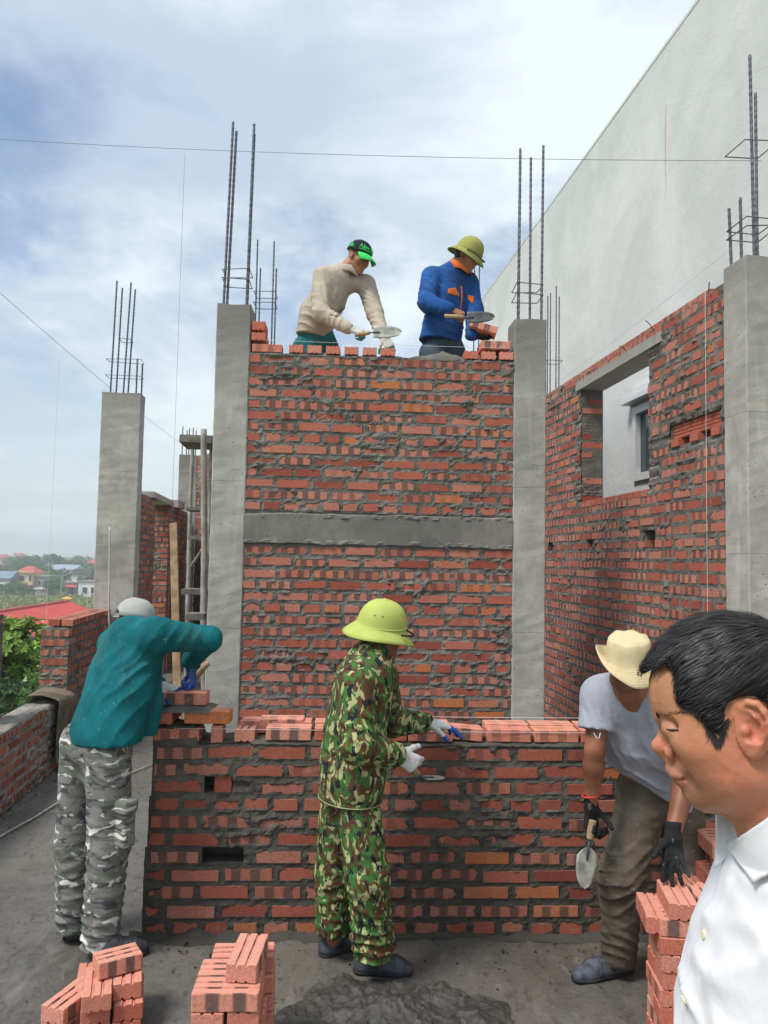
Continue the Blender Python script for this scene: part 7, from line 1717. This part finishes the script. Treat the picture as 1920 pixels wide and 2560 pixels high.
def ex_porch(t, x0, x1, Y, h):
    mb = MB(); mb.box(((x0+x1)/2, Y-1.2, GZ+2.9), (x1-x0+.4, 2.6, .35)); mb.build('porch_roof', WHITEW, t)
    for x in (x0+.4, x1-.3): mb = MB(); mb.box((x, Y-2.2, GZ+1.4), (.4, .4, 2.8)); mb.build('porch_column', WHITEW, t)
    mb = MB(); mb.box(((x0+x1)/2, Y-.1, GZ+1.3), ((x1-x0)*.7, .3, 2.4)); mb.build('dark_opening', WIND, t)
house(-14, 26, 208, 4.2, 7, GREYB, 'house with white porch columns and a blue roof at the left edge', 'gable', BLUER, (), ex_porch)
house(92, 122, 198, 1.9, 3, GREYB, 'low grey shed with flat roof in front of the bare block house', 'flat', WHITEW)
def ex_awn(t, x0, x1, Y, h):
    mb = MB(); mb.add([(x0, Y-.05, GZ+2.9), (x1, Y-.05, GZ+2.9), (x1+.1, Y-1.6, GZ+2.3), (x0-.1, Y-1.6, GZ+2.3)], [(0, 1, 2, 3)]); o = mb.build('awning', REDR, t); o.modifiers.new('t', 'SOLIDIFY').thickness = .08
    mb = MB(); mb.box(((x0+x1)/2, Y-.03, GZ+1.1), (1.2, .1, 2.0)); mb.build('door', WIND, t)
house(166, 198, 205, 3.2, 6, GREYB, 'low house with a red awning near the street lamps', 'flat', hm('brown_roof', (.22, .13, .10)), (), ex_awn)
house(199, 246, 200, 3.9, 7, WHITEW, 'white single storey house with framed windows right of the red awning', 'flat', GREYB, ((.35, 1.8, 1.2, 1.5), (.8, 1.8, 1.2, 1.5)))
house(181, 222, 250, 4.4, 7, WHITEW, 'house under a dark tiled roof behind the red awning house', 'gable', DARKR)
house(130, 187, 300, 5.0, 9, PALE, 'long pale blue house among the distant trees', 'gable', hm('grey_blue_roof', (.30, .36, .44)), ((.72, 3.2, 1.0, 1.6),))
house(152, 236, 330, 6.2, 9, WHITEW, 'long white flat roofed building farther back among trees', 'flat', WHITEW, ((.55, 4, 1, 1.5), (.8, 4, 1, 1.5)))
house(80, 132, 355, 5.4, 9, WHITEW, 'pale low building glimpsed between the palms', 'flat', WHITEW)
house(214, 250, 345, 7.2, 9, hm('brick_red_plaster', (.42, .17, .12)), 'far house with orange red roof beside the wide column', 'hip', REDR)
house(-8, 10, 430, 8.5, 9, hm('dusty_pink', (.5, .33, .28)), 'far pink house on the skyline at the left edge', 'hip', REDR); house(36, 50, 520, 9.5, 9, hm('dusty_orange', (.55, .36, .24)), 'far orange house on the skyline left of the palms', 'hip', REDR)
# the near red sheet roof
P1_, P2_ = atz(-40, 1536, -2.4), atz(174, 1503, -2.4); rd = nrm(P2_-P1_); sl_ = nrm(np.cross(rd, (0, 0, 1))); t = empty('house', (P1_[0], P1_[1], GZ)); tag(t, 'house under a broad red corrugated sheet roof just below the building', 'house')
L_ = np.linalg.norm(P2_-P1_); nx, V_ = int(L_/.11), []
for i in range(nx+1):
    for s_, dr in ((7.0, -2.9), (0, 0), (-6, -2.6)): V_.append(P1_+rd*L_*i/nx+sl_*s_+np.array([0, 0, dr+.035*(1 if i % 2 else -1)]))
mb = MB(); mb.add(V_, [(i*3+k, (i+1)*3+k, (i+1)*3+k+1, i*3+k+1) for i in range(nx) for k in range(2)]); mb.build('roof', REDR, t)
mb = MB(); cc = (P1_+P2_)/2+sl_*.5; mb.box(np.array([cc[0], cc[1], (GZ-5.4)/2]), (11.0, L_-1, -5.4-GZ), ax=(sl_, rd, (0, 0, 1))); mb.build('wall', CREAM, t)
mb = MB(); mb.tube([P1_+np.array([0, 0, .06]), P2_+np.array([0, 0, .06])], .12, 8); mb.build('ridge_cap', REDR, t)
p = at(243, 1515, 60); t = empty('house', (p[0]+2.5, 60, GZ)); tag(t, 'second red roof corner showing between the pier and the wide column', 'house')
mb = MB(); mb.add([(p[0]-1.0, 60, p[2]-1.6), (p[0]+6, 60, p[2]-1.6), (p[0]+6, 66, p[2]-1.6), (p[0]-1.0, 66, p[2]-1.6), (p[0]+.6, 62, p[2]+.2), (p[0]+5, 62, p[2]+.2)], [(0, 1, 5, 4), (1, 2, 5), (2, 3, 4, 5), (3, 0, 4)]); mb.build('roof', REDR, t)
mb = MB(); mb.box((p[0]+2.5, 63, (GZ+p[2]-1.6)/2), (6, 5, p[2]-1.6-GZ)); mb.build('wall', CREAM, t)
LAMP = plain('lamp_pole_grey', (.42, .46, .44), .5, .05, 1, .4, .2, 0)
for px, hh, arm in ((155, 6.4, .8), (157.5, 5.6, 1.1)):
    x = gx(px, 190); t = empty('street_lamp', (x, 190, GZ)); tag(t, 'taller street lamp pole by the field' if hh > 6 else 'shorter street lamp pole with a long arm by the field', 'street lamp')
    mb = MB(); mb.tube([(x, 190, GZ), (x, 190, GZ+hh*.8), (x+.1, 190, GZ+hh), (x+arm*1.4, 190, GZ+hh+.7)], [.10, .08, .07, .05], 8); mb.build('pole', LAMP, t, smooth=True); mb = MB(); mb.box((x+arm*1.4+.35, 190, GZ+hh+.75), (.9, .25, .12)); mb.build('lamp_head', LAMP, t)
x = gx(173, 185); mb = MB(); vs = []
for i in range(9):
    for k in range(7): a, b = i/8-.5, k/6-.5; vs.append((x+a*2.6, 185+b*1.6, GZ+.15+.75*math.cos(a*2.6)*math.cos(b*2.4)+.08*float(vnoise(a*6, b*6, 0, 3))))
mb.add(vs, [(i*7+k, (i+1)*7+k, (i+1)*7+k+1, i*7+k+1) for i in range(8) for k in range(6)]); o = mb.build('tarpaulin', hm('yellow_tarp', (.75, .42, .03))); o.modifiers.new('t', 'SOLIDIFY').thickness = .05
tag(o, 'yellow tarpaulin heap on the grass in front of the street lamps', 'tarpaulin')

# the humid air
if True:
    mb = MB(); mb.box((-200, 430, 4.0), (1500, 1040, 29.0)); hz = mb.build('haze', None)
    hz.data.materials.clear(); m = bpy.data.materials.new('humid_air'); m.use_nodes = True; q = m.node_tree; q.nodes.clear(); o_ = q.nodes.new('ShaderNodeOutputMaterial'); pv = q.nodes.new('ShaderNodeVolumePrincipled')
    pv.inputs['Color'].default_value = (.93, .97, 1, 1); pv.inputs['Density'].default_value = .0013; pv.inputs['Anisotropy'].default_value = .2; q.links.new(pv.outputs[0], o_.inputs['Volume']); hz.data.materials.append(m)
    tag(hz, 'thin humid haze over the town', 'haze', kind='stuff')
print('objects', len(bpy.data.objects))
